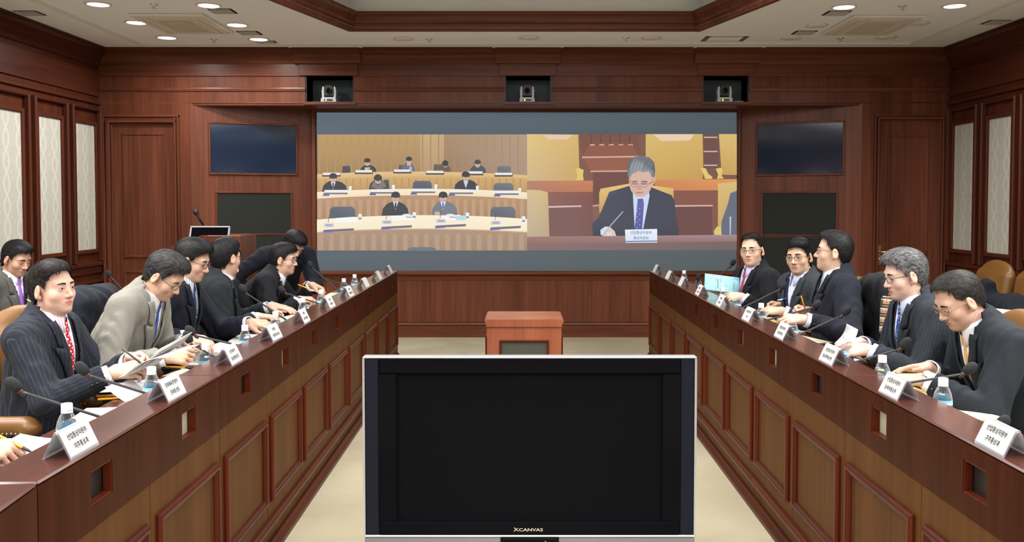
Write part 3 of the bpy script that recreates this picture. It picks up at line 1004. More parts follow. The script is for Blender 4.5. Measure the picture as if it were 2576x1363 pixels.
# ---- materials of people
def skin_mat():
    m, nt, b = new_mat('skin')
    a = N(nt, 'ShaderNodeAttribute'); a.attribute_name = 'Col'
    nt.links.new(a.outputs['Color'], b.inputs['Base Color'])
    b.inputs['Roughness'].default_value = .5; b.inputs['Specular IOR Level'].default_value = .32
    tc = N(nt, 'ShaderNodeTexCoord'); nz = N(nt, 'ShaderNodeTexNoise'); nz.inputs['Scale'].default_value = 90; nz.inputs['Detail'].default_value = 4
    nt.links.new(tc.outputs['Object'], nz.inputs['Vector'])
    mp = N(nt, 'ShaderNodeMapRange'); mp.inputs[3].default_value = .90; mp.inputs[4].default_value = 1.08; nt.links.new(nz.outputs['Fac'], mp.inputs[0])
    mu = N(nt, 'ShaderNodeMix', data_type='RGBA', blend_type='MULTIPLY'); mu.inputs[0].default_value = 1.; nt.links.new(a.outputs['Color'], mu.inputs[6]); nt.links.new(mp.outputs[0], mu.inputs[7]); nt.links.new(mu.outputs[2], b.inputs['Base Color'])
    bp = N(nt, 'ShaderNodeBump'); bp.inputs['Strength'].default_value = .12; bp.inputs['Distance'].default_value = .002; nt.links.new(nz.outputs['Fac'], bp.inputs['Height']); nt.links.new(bp.outputs[0], b.inputs['Normal'])
    b.inputs['Subsurface Weight'].default_value = .08; b.inputs['Subsurface Radius'].default_value = (.012, .005, .003); b.inputs['Subsurface Scale'].default_value = 1.
    return m


SKIN = skin_mat()
EYEW = plain('eye_white', (.62, .58, .54), .25); IRIS = plain('eye_dark', (.012, .007, .005), .15); LASH = plain('lash', (.012, .009, .008), .8)
LIPM = plain('lips', (.42, .15, .115), .45)


def hair_mat(name, dark, light):
    if name in MATS: return MATS[name]
    m, nt, b = new_mat(name); L = nt.links.new
    tc = N(nt, 'ShaderNodeTexCoord'); mp = N(nt, 'ShaderNodeMapping'); mp.inputs['Scale'].default_value = (260, 30, 90)
    nz = N(nt, 'ShaderNodeTexNoise'); nz.inputs['Scale'].default_value = 1.; nz.inputs['Detail'].default_value = 4
    L(tc.outputs['Object'], mp.inputs[0]); L(mp.outputs[0], nz.inputs['Vector'])
    rp = N(nt, 'ShaderNodeValToRGB'); rp.color_ramp.elements[0].position = .38; rp.color_ramp.elements[1].position = .68
    rp.color_ramp.elements[0].color = (*dark, 1); rp.color_ramp.elements[1].color = (*light, 1)
    L(nz.outputs['Fac'], rp.inputs[0]); L(rp.outputs[0], b.inputs['Base Color'])
    bp = N(nt, 'ShaderNodeBump'); bp.inputs['Strength'].default_value = .35; bp.inputs['Distance'].default_value = .0015
    L(nz.outputs['Fac'], bp.inputs['Height']); L(bp.outputs[0], b.inputs['Normal'])
    b.inputs['Roughness'].default_value = .55; b.inputs['Specular IOR Level'].default_value = .22
    MATS[name] = m; return m


H_BLACK = hair_mat('hair_black', (.004, .004, .005), (.016, .015, .016))
H_SOFT = hair_mat('hair_soft_black', (.008, .007, .007), (.035, .031, .028))
H_SALT = hair_mat('hair_salt', (.006, .006, .007), (.055, .055, .056))
H_GREY = hair_mat('hair_grey', (.030, .031, .034), (.20, .20, .205))


def cloth(name, rgb, kind='plain', c2=None, scale=1., rough=.85):
    if name in MATS: return MATS[name]
    m, nt, b = new_mat(name); L = nt.links.new
    tc = N(nt, 'ShaderNodeTexCoord')
    nz = N(nt, 'ShaderNodeTexNoise'); nz.inputs['Scale'].default_value = 700; nz.inputs['Detail'].default_value = 2
    L(tc.outputs['Object'], nz.inputs['Vector'])
    mx = N(nt, 'ShaderNodeMix', data_type='RGBA')
    mx.inputs[6].default_value = tuple(x * .72 for x in rgb) + (1,); mx.inputs[7].default_value = tuple(min(1, x * 1.28) for x in rgb) + (1,)
    L(nz.outputs['Fac'], mx.inputs[0])
    out = mx.outputs[2]
    if kind != 'plain':
        sx = N(nt, 'ShaderNodeSeparateXYZ'); L(tc.outputs['Object'], sx.inputs[0])

        def Mt(op, a, c=None):
            n = N(nt, 'ShaderNodeMath', operation=op)
            for i, x in enumerate((a, c)):
                if x is None: continue
                if isinstance(x, (int, float)): n.inputs[i].default_value = x
                else: L(x, n.inputs[i])
            return n.outputs[0]
        X, Y, Z = sx.outputs['X'], sx.outputs['Y'], sx.outputs['Z']
        if kind == 'pin':
            an = N(nt, 'ShaderNodeAttribute'); an.attribute_name = 'Str'; t = Mt('LESS_THAN', Mt('ABSOLUTE', Mt('SUBTRACT', Mt('FRACT', Mt('MULTIPLY', an.outputs['Fac'], 1 / (.016 * scale))), .5)), .055)
        elif kind == 'stripe':
            t = Mt('LESS_THAN', Mt('FRACT', Mt('MULTIPLY', Mt('ADD', X, Mt('MULTIPLY', Y, .25)), 1 / (.008 * scale))), .38)
        elif kind == 'diag':
            t = Mt('LESS_THAN', Mt('FRACT', Mt('MULTIPLY', Mt('ADD', X, Z), 1 / (.012 * scale))), .4)
        elif kind == 'diamond':
            a = Mt('ABSOLUTE', Mt('SUBTRACT', Mt('FRACT', Mt('MULTIPLY', Mt('ADD', X, Z), 1 / (.026 * scale))), .5))
            c = Mt('ABSOLUTE', Mt('SUBTRACT', Mt('FRACT', Mt('MULTIPLY', Mt('SUBTRACT', X, Z), 1 / (.026 * scale))), .5))
            t = Mt('LESS_THAN', Mt('MAXIMUM', a, c), .2)
        elif kind == 'dots':
            vr = N(nt, 'ShaderNodeTexVoronoi'); vr.inputs['Scale'].default_value = 95 / scale; vr.inputs['Randomness'].default_value = .35
            L(tc.outputs['Object'], vr.inputs['Vector']); t = Mt('LESS_THAN', vr.outputs['Distance'], .32)
        m2 = N(nt, 'ShaderNodeMix', data_type='RGBA'); L(t, m2.inputs[0]); L(out, m2.inputs[6]); m2.inputs[7].default_value = (*c2, 1); out = m2.outputs[2]
    L(out, b.inputs['Base Color'])
    n2 = N(nt, 'ShaderNodeTexNoise'); n2.inputs['Scale'].default_value = 14; n2.inputs['Detail'].default_value = 3; L(tc.outputs['Object'], n2.inputs['Vector'])
    bp = N(nt, 'ShaderNodeBump'); bp.inputs['Strength'].default_value = .28; bp.inputs['Distance'].default_value = .02; L(n2.outputs['Fac'], bp.inputs['Height'])
    b2 = N(nt, 'ShaderNodeBump'); b2.inputs['Strength'].default_value = .15; b2.inputs['Distance'].default_value = .001; L(nz.outputs['Fac'], b2.inputs['Height']); L(bp.outputs[0], b2.inputs['Normal'])
    L(b2.outputs[0], b.inputs['Normal'])
    b.inputs['Roughness'].default_value = rough; b.inputs['Specular IOR Level'].default_value = .25
    b.inputs['Sheen Weight'].default_value = .02
    MATS[name] = m; return m


TROUS = cloth('trouser_cloth', (.014, .015, .019))
SHOE = plain('shoe_leather', (.01, .009, .008), .3)
LENS = None


def lens_mat():
    m = bpy.data.materials.new('spectacle_lens'); m.use_nodes = True; nt = m.node_tree; nt.nodes.clear()
    o = nt.nodes.new('ShaderNodeOutputMaterial'); t = nt.nodes.new('ShaderNodeBsdfTransparent'); g = nt.nodes.new('ShaderNodeBsdfGlossy'); x = nt.nodes.new('ShaderNodeMixShader')
    g.inputs['Roughness'].default_value = .05; x.inputs[0].default_value = .07
    nt.links.new(t.outputs[0], x.inputs[1]); nt.links.new(g.outputs[0], x.inputs[2]); nt.links.new(x.outputs[0], o.inputs[0])
    return m


LENS = lens_mat()
GLMET = plain('glasses_metal', (.10, .09, .085), .3, metal=.9); GLBLK = plain('glasses_black', (.01, .01, .011), .3); GLGOLD = plain('glasses_gold', (.42, .33, .18), .25, metal=1.)


def rotm(yaw, pitch, roll):
    """columns: right, forward, up of a head that looks along +y; yaw turns left(+), pitch looks down(+), roll tips to its right(+)"""
    y, p, r = (math.radians(a) for a in (yaw, pitch, roll))
    Rz = np.array([[math.cos(y), -math.sin(y), 0], [math.sin(y), math.cos(y), 0], [0, 0, 1]])
    Rx = np.array([[1, 0, 0], [0, math.cos(p), math.sin(p)], [0, -math.sin(p), math.cos(p)]])
    Ry = np.array([[math.cos(r), 0, math.sin(r)], [0, 1, 0], [-math.sin(r), 0, math.cos(r)]])
    return Rz @ Rx @ Ry


def hand_prims(W, fd, nm, side, pose, el):
    """side +1 right hand, -1 left; W wrist, fd finger direction, nm palm normal (the way the palm faces), el elbow"""
    f = unit(fd); n = unit(np.asarray(nm, float) - f * (np.asarray(nm, float) @ f)); s = np.cross(f, n) * side
    fine, soft = [], []
    soft.append(p_cap(W + unit(el - W) * .12, W, .036, .0255))
    kn = [(.030, .086), (.010, .091), (-.010, .088), (-.029, .078)]
    for a, b in kn: soft.append(p_cap(W + s * a * .35 + f * .012, W + s * a + f * (b - .008), .019, .0125))
    lens_ = [.070, .078, .072, .056]
    curls = {'flat': [(12, 14, 10)] * 4, 'relax': [(22, 30, 22), (26, 34, 24), (30, 38, 26), (34, 42, 28)], 'curl': [(45, 62, 40), (55, 70, 45), (62, 75, 45), (66, 75, 45)],
             'pinch': [(42, 42, 28), (50, 52, 32), (58, 62, 36), (62, 66, 38)], 'hold': [(30, 34, 18), (34, 38, 22), (40, 42, 24), (46, 46, 26)]}[pose]
    spread = [.10, .03, -.04, -.13]
    for i, (a, b) in enumerate(kn):
        p = W + s * a + f * b; ang = 0
        d0 = unit(f + s * spread[i])
        for j, fr in enumerate((.46, .30, .24)):
            ang += math.radians(curls[i][j])
            d = d0 * math.cos(ang) + n * math.sin(ang)
            q = p + d * lens_[i] * fr
            r0, r1 = (.0092, .0084, .0078, .0068)[j:j + 2]
            if i == 3: r0 *= .88; r1 *= .88
            fine.append(p_cap(p, q, r0, r1)); p = q
    b = W + f * .026 + s * .026 + n * .008
    t1 = {'flat': f * .66 + s * .72 + n * .15, 'relax': f * .75 + s * .55 + n * .38, 'curl': f * .82 + s * .2 + n * .55, 'pinch': f * .8 + s * .25 + n * .55, 'hold': f * .85 + s * .32 + n * .45}[pose]
    t2 = {'flat': f * .9 + s * .42 + n * .1, 'relax': f * .95 + s * .1 + n * .3, 'curl': f * .8 - s * .55 + n * .3, 'pinch': f * .92 - s * .18 + n * .35, 'hold': f * .98 - s * .05 + n * .2}[pose]
    q = b + unit(t1) * .044; soft.append(p_cap(b - f * .012, q, .017, .0115))
    q2 = q + unit(t2) * .030; fine.append(p_cap(q, q2, .0105, .0090)); fine.append(p_cap(q2, q2 + unit(t2) * .022, .0090, .0078))
    return soft, fine


def decal(fd, rows, y0=.02, y1=.14, lift=.0010):
    """a patch laid on the face: rows of (x, z) points, each row the same length -> verts (head space), quads"""
    V = []; m = len(rows[0])
    for r in rows:
        last = None
        for x, z in r:
            y = fd.front(x, z, y0, y1)
            if y is None: y = last if last is not None else y0
            last = y
            V.append((x, y + lift, z))
    Q = [(i * m + j, i * m + j + 1, (i + 1) * m + j + 1, (i + 1) * m + j) for i in range(len(rows) - 1) for j in range(m - 1)]
    return V, Q


HSC = .925            # size of the head on the body
HAIR_Z = [-.13, -.085, -.06, -.035, -.01, .005, .02, .035, .05, .065, .08, .095, .13]
HAIR_Y = [-.09, -.075, -.062, -.045, -.022, .010, .026, .032, .038, .046, .060, .095, .25]


def hair_strips(hf, Vr, s, hst, seed):
    """fine combed locks lying on the cap of hair"""
    rg = np.random.default_rng(sum(map(ord, seed)))

    def grad(p, e=.003):
        g = np.stack([hf.at(p + np.eye(3)[i] * e) - hf.at(p - np.eye(3)[i] * e) for i in range(3)], -1)
        return g / (np.linalg.norm(g, axis=-1, keepdims=True) + 1e-9)
    fv = hf.at(Vr)
    ok = np.argwhere(np.abs(fv) < .004)[:, 0]
    n = hst.get('locks', 4200)
    p = Vr[rg.choice(ok, n)] + rg.normal(0, .0015, (n, 3))
    cs, cf = hst.get('comb', (.35, .9))
    L = rg.uniform(.012, .032, n) * s
    tall = rg.uniform(.4, 1.3, n)
    K = 5; pts = []; wid = []; bad = np.zeros(n, bool)
    for k in range(K):
        nrm = grad(p)
        lift = .0002 + (.0010 + .0026 * hst.get('messy', .5)) * (k / (K - 1)) ** 1.5 * tall
        p = p - nrm * (hf.at(p) - lift)[:, None]
        pts.append(p.copy())
        x, y, z = p[:, 0] / s, p[:, 1] / s, p[:, 2] / s
        bad |= (((np.abs(x) - .092) / .037) ** 2 + ((y + .003) / .027) ** 2 + ((z + .006) / .038) ** 2) < 1
        side = np.clip((np.abs(x) - .045) / .025, 0, 1); back = np.clip((-y - .045) / .03, 0, 1); low = np.clip((.095 - z) / .04, 0, 1)
        w_ = np.maximum(np.maximum(side * np.clip((.11 - z) / .03, 0, 1), back), low * .6)[:, None]
        top = np.stack([np.full(n, cs), np.full(n, cf), np.full(n, .0)], -1)
        dn = np.stack([np.zeros(n), -.30 - .1 * side, np.full(n, -.95)], -1)
        d = top * (1 - w_) + dn * w_
        d = d - nrm * (d * nrm).sum(-1, keepdims=True); d /= (np.linalg.norm(d, axis=-1, keepdims=True) + 1e-9)
        if k == 0: d = d + rg.normal(0, .16, (n, 3)); d_prev = d
        d = d * .55 + d_prev * .45; d_prev = d
        wid.append(np.cross(d, nrm) * (.0011 * (1 - (k / (K - 1)) ** 2 * .85)) * s)
        p = p + d * (L / (K - 1))[:, None]
    V = np.stack([np.stack([a - w_, a + w_], 1) for a, w_ in zip(pts, wid)], 1)[~bad]      # n, K, 2, 3
    n = len(V); V = V.reshape(-1, 3)
    b = np.arange(n)[:, None] * (K * 2)
    return V, np.concatenate([np.concatenate([b + k * 2, b + k * 2 + 1, b + k * 2 + 3, b + k * 2 + 2], 1) for k in range(K - 1)])


def person(label, head, heading, z_head=None, lean=(6, 10), hyaw=0., hpitch=0., hroll=0., hands=(), scale=1.0, skin=(.60, .365, .25),
           hair=None, hairstyle={}, jacket=None, shirt=None, tie=None, vest=None, glasses=None, vbot=-.30, vwid=.075, eyes='open', gaze=0., stand=False,
           width=1.0, face=1.0, jaw=1.0, elbows=(None, None), pocket=None):
    """head: world place of the head centre (ear height). hands: two dicts (right, left) with world wrist w, finger dir d, palm n, pose"""
    phi = math.radians(heading); rz = phi - pi / 2
    Rw = np.array([[math.cos(rz), -math.sin(rz), 0], [math.sin(rz), math.cos(rz), 0], [0, 0, 1]])
    a1, a2 = (math.radians(a) for a in lean)
    d1 = A3(0, math.sin(a1), math.cos(a1)); d2 = A3(0, math.sin(a2), math.cos(a2))
    a3 = a2 * .55 + math.radians(8) + math.radians(max(0, hpitch)) * .35; d3 = A3(0, math.sin(a3), math.cos(a3))
    s = scale
    Rh = rotm(hyaw, hpitch, hroll)
    nk = .27 * s * d1 + .255 * s * d2
    nt_ = nk + .080 * s * d3
    Oh = nt_ - Rh @ (A3(0, -.018, -.062) * s * HSC)
    Hw = A3(*head) - A3(0, 0, .008)
    base = Hw - Rw @ Oh
    z0 = base[2]
    off = A3(0, 0, z0)
    P0 = off; mid = .27 * s * d1 + off; nk = nk + off; nt_ = nt_ + off; Oh = Oh + off
    toL = lambda p: Rw.T @ (A3(*p) - A3(base[0], base[1], 0))
    dirL = lambda d: Rw.T @ A3(*d)
    wd = width * s
    f2 = A3(0, math.cos(a2), -math.sin(a2)); X = A3(1, 0, 0)
    R1 = np.stack([X, A3(0, math.cos(a1), -math.sin(a1)), d1], 1); R2 = np.stack([X, f2, d2], 1)
    # torso
    C = nk - d2 * .19 * s
    tor = [p_ell(P0 + A3(0, .0, .02), (.175 * wd, .130 * s, .14 * s), R1), p_ell(P0 + d1 * .15 * s + A3(0, .005, 0), (.160 * wd, .122 * s, .17 * s), R1),
           p_ell(C + f2 * .004, (.168 * wd, .112 * s, .195 * s), R2),
           p_cap(nk - d2 * .050 * s - X * .150 * wd - f2 * .008, nk - d2 * .050 * s + X * .150 * wd - f2 * .008, .057 * s, .057 * s),
           p_cap(nk + d3 * .03 * s - f2 * .012, nk - d2 * .045 * s - X * .105 * wd - f2 * .014, .045 * s, .045 * s), p_cap(nk + d3 * .03 * s - f2 * .012, nk - d2 * .045 * s + X * .105 * wd - f2 * .014, .045 * s, .045 * s)]
    # arms
    arms, fore = [], []
    L1, L2 = .285 * s, .25 * s
    for side, hd in ((1, hands[0]), (-1, hands[1])):
        Sh = nk - d2 * .058 * s + X * side * .180 * wd - f2 * .005
        W = toL(hd['w'])
        v = W - Sh; D = np.linalg.norm(v)
        if D > (L1 + L2) * .985: W = Sh + v / D * (L1 + L2) * .985; v = W - Sh; D = np.linalg.norm(v)
        u_ = v / D
        c = (L1 * L1 + D * D - L2 * L2) / (2 * L1 * D); c = max(-1, min(1, c)); hgt = L1 * math.sqrt(1 - c * c)
        hint = dirL(hd['e']) if 'e' in hd else A3(side * .55, -.35, -.8)
        hint = unit(hint - u_ * (hint @ u_))
        E = Sh + u_ * L1 * c + hint * hgt
        arms.append((Sh, E, W)); fore.append((hd, side))
    ap = []
    for Sh, E, W in arms:
        ap.append(p_cap(Sh, E, .056 * s, .046 * s)); ap.append(p_cap(E, E + (W - E) * .80, .046 * s, .035 * s))
    allp = np.array([q for a in arms for q in a] + [P0, mid, nk])
    lo, hi = allp.min(0) - .20, allp.max(0) + .20
    lo[2] = max(lo[2], .30)
    # ---------- clothing fields
    h = .0080
    fd = Field(lo, hi, h)
    for p in tor: fd.add(p, .05 * s)
    ft = fd.f.copy()
    fa = Field(lo, hi, h)
    for p in ap: fa.add(p, .02)
    P = fd.P()
    q = P - nk.astype(np.float32)
    lx, ly, lz = q[..., 0], q @ f2.astype(np.float32), q @ d2.astype(np.float32)
    wrk = .0030 * np.sin(38 * P[..., 2] + 9 * np.sin(17 * P[..., 0] + 11 * P[..., 1])) + .0022 * np.sin(70 * (P[..., 1] + P[..., 2] * .6) + 6 * np.sin(31 * P[..., 0]))
    jk = smin(ft - .018 + wrk * .6, fa.f - .0145 + wrk, .035)
    alx = np.abs(lx)
    wv = vwid * np.clip((lz - vbot) / (.02 - vbot), 0, 1.15)
    cut = np.maximum(alx - wv, -ly + .0)
    zn = -.085
    jb = Field(lo, hi, h); jb.f = jk.astype(np.float32)
    qn = P - nk.astype(np.float32); hn = qn @ d3.astype(np.float32); rn = np.linalg.norm(qn - hn[..., None] * d3.astype(np.float32), axis=-1)
    colr = np.maximum(np.maximum(np.abs(rn - .073 * s) - .007, np.abs(hn - .012) - .030), ly - .028)
    jk = smin(jk, colr, .012)
    jk = np.maximum(jk, -np.maximum(rn - .0655 * s, -hn - .02))
    seam = np.maximum(np.abs(lx - .004) - .004, np.maximum(lz - vbot, -ly))
    jk = np.where((seam < 0), jk + .006, jk)
    jk = np.maximum(jk, -cut)
    for Sh, E, W in arms:                         # sleeve ends square at the cuff
        w_ = unit(W - E); t_ = (P - (W - w_ * .028 * s)) @ w_
        near = np.linalg.norm(P - W, axis=-1) < .11
        jk = np.where(near & (t_ > -.08), np.maximum(jk, t_), jk)
    # shirt with cuffs, vest
    reg = np.maximum(np.maximum(alx - .125, -ly - .01), np.maximum(vbot - .06 - lz, lz - .012))
    sh = np.maximum(ft - .008, reg)
    J = jacket; S_ = shirt
    # ---------- skin: head
    s = s * HSC
    Nl = Rh.T @ (nk - Oh); s_ = s
    hs = lambda *a: tuple(x * s_ for x in a)
    fw = face
    hp = Field(np.minimum(A3(-.105, -.13, -.15) * s, Nl - .075), np.maximum(A3(.105, .135, .15) * s, Nl + .075), .0032)
    for p, k in ((p_ell(hs(0, -.014, .036), hs(.0735, .094, .088)), .01), (p_ell(hs(0, .026, -.028), hs(.0575 * fw, .060, .082)), .03), (p_ell(hs(0, .018, -.064), hs(.050 * jaw * fw, .052, .038)), .03),
                 (p_ell(hs(0, .066, -.092), hs(.022 * jaw, .018, .016)), .028), (p_ell(hs(.040 * fw, .052, -.026), hs(.023, .024, .024)), .02), (p_ell(hs(-.040 * fw, .052, -.026), hs(.023, .024, .024)), .02),
                 (p_cap(hs(-.036, .068, .024), hs(.036, .068, .024), .013 * s, .013 * s), .02)):
        hp.add(p, k * s)
    for sx in (-1, 1):
        hp.add(p_ell(hs(sx * .031, .092, .004), hs(.017, .012, .012)), .012 * s, sub=True)
        hp.add(p_ell(hs(sx * .031, .0685, .003), hs(.0165, .0135, .0135)), .006 * s)
    hp.add(p_cap(hs(0, .079, .012), hs(0, .0985, -.026), .0075 * s, .0105 * s), .010 * s)
    hp.add(p_ell(hs(0, .100, -.030), hs(.0105, .0105, .009)), .008 * s)
    for sx in (-1, 1): hp.add(p_ell(hs(sx * .0125, .088, -.033), hs(.0075, .0105, .0075)), .006 * s)
    hp.add(p_ell(hs(0, .069, -.058), hs(.026, .016, .016)), .014 * s)
    hp.add(p_cap(hs(-.013, .0822, -.0555), hs(.013, .0822, -.0555), .0050 * s, .0050 * s), .008 * s)
    hp.add(p_cap(hs(-.010, .0810, -.0665), hs(.010, .0810, -.0665), .0058 * s, .0058 * s), .008 * s)
    hp.add(p_cap(hs(-.021, .089, -.0610), hs(.021, .089, -.0610), .0016 * s, .0016 * s), .005 * s, sub=True)
    for sx in (-1, 1):
        Re = rotm(-sx * 22, 0, -sx * 10)
        hp.add(p_ell(hs(sx * .0785, -.010, -.004), hs(.0085, .0200, .0325), Re), .008 * s)
        hp.add(p_ell(hs(sx * .0775, -.002, -.030), hs(.0075, .010, .011)), .008 * s)
        hp.add(p_ell(hs(sx * .0885, -.007, -.003), hs(.0055, .0105, .019), Re), .004 * s, sub=True)
    hp.add(p_cap(A3(0, -.022, -.055) * s, Nl, .051 * s, .056 * s), .03 * s)
    hp.add(p_cap(A3(0, .015, -.085) * s, Nl + Rh.T @ (f2 * .02 * s), .040 * s, .045 * s), .025 * s)
    Vh, Qh = nets(hp)
    sk = np.minimum(np.array(skin) * A3(1.0, 1.06, 1.13), .85)
    col = np.tile(sk, (len(Vh), 1))
    def blob(c, r): return np.exp(-(((Vh / s - A3(*c)) / A3(*r)) ** 2).sum(1))
    red = .5 * blob((0, .10, -.03), (.018, .02, .014)) + .35 * (blob((.045, .06, -.028), (.024, .03, .02)) + blob((-.045, .06, -.028), (.024, .03, .02))) + .5 * (blob((.083, -.005, -.005), (.02, .03, .04)) + blob((-.083, -.005, -.005), (.02, .03, .04)))
    col = col * (1 - red[:, None] * A3(.02, .22, .24))
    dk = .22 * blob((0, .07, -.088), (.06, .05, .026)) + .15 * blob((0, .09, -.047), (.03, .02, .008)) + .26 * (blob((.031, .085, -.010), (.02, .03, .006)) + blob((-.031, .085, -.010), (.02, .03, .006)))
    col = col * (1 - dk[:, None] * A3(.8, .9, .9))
    Vs = [Vh @ Rh.T + Oh]; Qs = [Qh]; Cs = [col]; nv = len(Vh)
    # hands
    for (Sh, E, W), (hd, side) in zip(arms, fore):
        so, fi = hand_prims(W, dirL(hd['d']), dirL(hd['n']), side, hd.get('pose', 'relax'), E)
        l_ = np.min([p[1] for p in so + fi], 0) - .012; h_ = np.max([p[2] for p in so + fi], 0) + .012
        g = Field(l_, h_, .0036)
        for p in so: g.add(p, .012)
        for p in fi: g.add(p, .0035)
        v, qd = nets(g)
        c = np.tile(sk * A3(1.0, .94, .94), (len(v), 1))
        Vs.append(v); Qs.append(qd + nv); Cs.append(c); nv += len(v)
    # hidden trunk and upper arms, so that the figure is whole under its clothes
    g = Field(lo, hi, .013)
    for p in tor: g.add(p, .05 * s, -.004)
    for Sh, E, W in arms: g.add(p_cap(Sh, E, .046 * s, .038 * s), .03); g.add(p_cap(E, W, .038 * s, .024 * s), .02)
    g.add(p_cap(nk - d2 * .06, nt_, .048 * s, .046 * s), .03)
    v, qd = nets(g)
    Vs.append(v); Qs.append(qd + nv); Cs.append(np.tile(sk, (len(v), 1)))
    body = link('person', np_mesh('person', np.concatenate(Vs), np.concatenate(Qs), np.concatenate(Cs)), SKIN, loc=(base[0], base[1], 0), label=label, cat='person')
    body.rotation_euler = (0, 0, rz)
    toB = lambda V: np.asarray(V, float) @ Rh.T + Oh

    def child(name, V, Q, mats, smooth=True, mi=None, label=None):
        me = bpy.data.meshes.new(name); me.from_pydata([tuple(a) for a in V], [], [tuple(int(i) for i in f) for f in Q])
        me.polygons.foreach_set('use_smooth', [smooth] * len(me.polygons))
        o = link(name, me, mats, body, label=label)
        if mi is not None: me.polygons.foreach_set('material_index', mi)
        return o
    # ---------- hair
    hst = dict(vol=.012, top=.006, fringe=0., recede=0., part=0., sweep=0.); hst.update(hairstyle)
    hf = Field(A3(-.115, -.135, -.125) * s, A3(.115, .135, .165) * s, .0036)
    hf.add(p_ell(hs(0, -.016, .036), hs(.0745, .096, .089)), .01, hst['vol'] * .6 + .0005)
    hf.add(p_ell(hs(0, -.035, -.02), hs(.060, .064, .070)), .03, hst['vol'] * .3)
    hf.add(p_ell(hs(hst['sweep'] * .02, .026, .092), hs(.056, .056, .032)), .03, hst['top'] * .8)
    Ph = hf.P() / s
    xx, yy, zz = Ph[..., 0], Ph[..., 1], Ph[..., 2]
    zs = zz + hst['fringe'] - hst['recede'] * np.exp(-((np.abs(xx) - .045) / .022) ** 2) - hst['part'] * np.exp(-(xx / .05) ** 2)
    line = np.interp(zs, HAIR_Z, HAIR_Y)
    line = line + .004 * np.sin(420 * xx + 60 * zz) + .003 * np.sin(230 * xx - 130 * zz)
    d = np.maximum(hf.f + .0008 * np.sin(300 * xx + 6 * np.sin(26 * yy) + 60 * zz), (yy - line) * .8 * s)
    for sx in (-1, 1):
        e_, _, _ = p_ell((sx * .092, -.003, -.006), (.036, .024, .036)); d = np.maximum(d, -e_(Ph) * s)
    if hst.get('crown'):
        e_, _, _ = p_ell(hst['crown'][:3], (hst['crown'][3],) * 3); d = np.maximum(d, -e_(Ph) * s)
    Vr, Qr = nets(hf, d)
    sv, sq = hair_strips(hf, Vr, s, hst, label)
    link('hair', np_mesh('hair', toB(np.concatenate([Vr, sv])), np.concatenate([Qr, sq + len(Vr)])), hair or H_BLACK, body)
    # ---------- face details
    for sx in (-1, 1):
        au, al = {'open': (.0040, .0028), 'down': (.0004, .0022), 'half': (.0028, .0030)}[eyes]
        xs = np.linspace(-1, 1, 13); c = A3(sx * .031, .0685, .003) * s
        V, Q, mi = [], [], []
        for t in xs:
            e_ = (1 - abs(t) ** 2.2)
            for k in range(7):
                z = (-al + (au + al) * k / 6) * e_ * s - .0008 * t * sx * s * 0; x = t * .0140 * s
                y = math.sqrt(max(1e-9, 1 - (x / (.0165 * s)) ** 2 - (z / (.0135 * s)) ** 2)) * .0135 * s + .0012
                V.append(c + A3(x, y, z + .0012 * t * sx * s))
        for i in range(12):
            for k in range(6):
                Q.append((i * 7 + k, i * 7 + k + 1, (i + 1) * 7 + k + 1, (i + 1) * 7 + k))
                mi.append(1 if abs((xs[i] + xs[i + 1]) / 2 - gaze) < .36 else 0)
        if eyes != 'down': child('eye', toB(V), Q, [EYEW, IRIS], mi=mi)
        ub = [(c[0] + t * .0150 * s, c[2] + (au * (1 - abs(t) ** 2.2) + (.0 if eyes != 'down' else -.0045 * (1 - t * t))) * s + .0012 * t * sx * s) for t in xs]
        lt = [(x, z + .0019 * s) for x, z in ub]
        V, Q = decal(hp, [ub, lt], .03, .14, .0019); child('eyelash', toB(V), Q, LASH)
        bx = np.linspace(.013, .050, 9)
        zc = [.0240 + .0035 * math.sin(pi * (b_ - .010) / .044) for b_ in bx]
        wdt = [.0042 * (1 - .65 * max(0, (i - 3) / 5)) for i in range(9)]
        V, Q = decal(hp, [[(sx * a * s, (z - w_) * s) for a, z, w_ in zip(bx, zc, wdt)], [(sx * a * s, z * s) for a, z in zip(bx, zc)], [(sx * a * s, (z + w_) * s) for a, z, w_ in zip(bx, zc, wdt)]], .03, .14, .0016)
        child('eyebrow', toB(V), Q, hair if hair not in (H_GREY,) else H_SALT)
    ts = np.linspace(-1, 1, 15)
    up = [[(t * .0235 * s, (-.0612 + .0014 * t * t + k / 3 * (.0075 * (1 - t * t) * (1 - .25 * math.exp(-(t / .18) ** 2)))) * s) for t in ts] for k in range(4)]
    dn = [[(t * .0225 * s, (-.0612 + .0014 * t * t - k / 3 * .0090 * (1 - t * t)) * s) for t in ts] for k in range(4)]
    V, Q = decal(hp, up, .03, .14, .0008); V2, Q2 = decal(hp, dn, .03, .14, .0008)
    child('lips', toB(V + V2), Q + [tuple(i + len(V) for i in f) for f in Q2], LIPM)
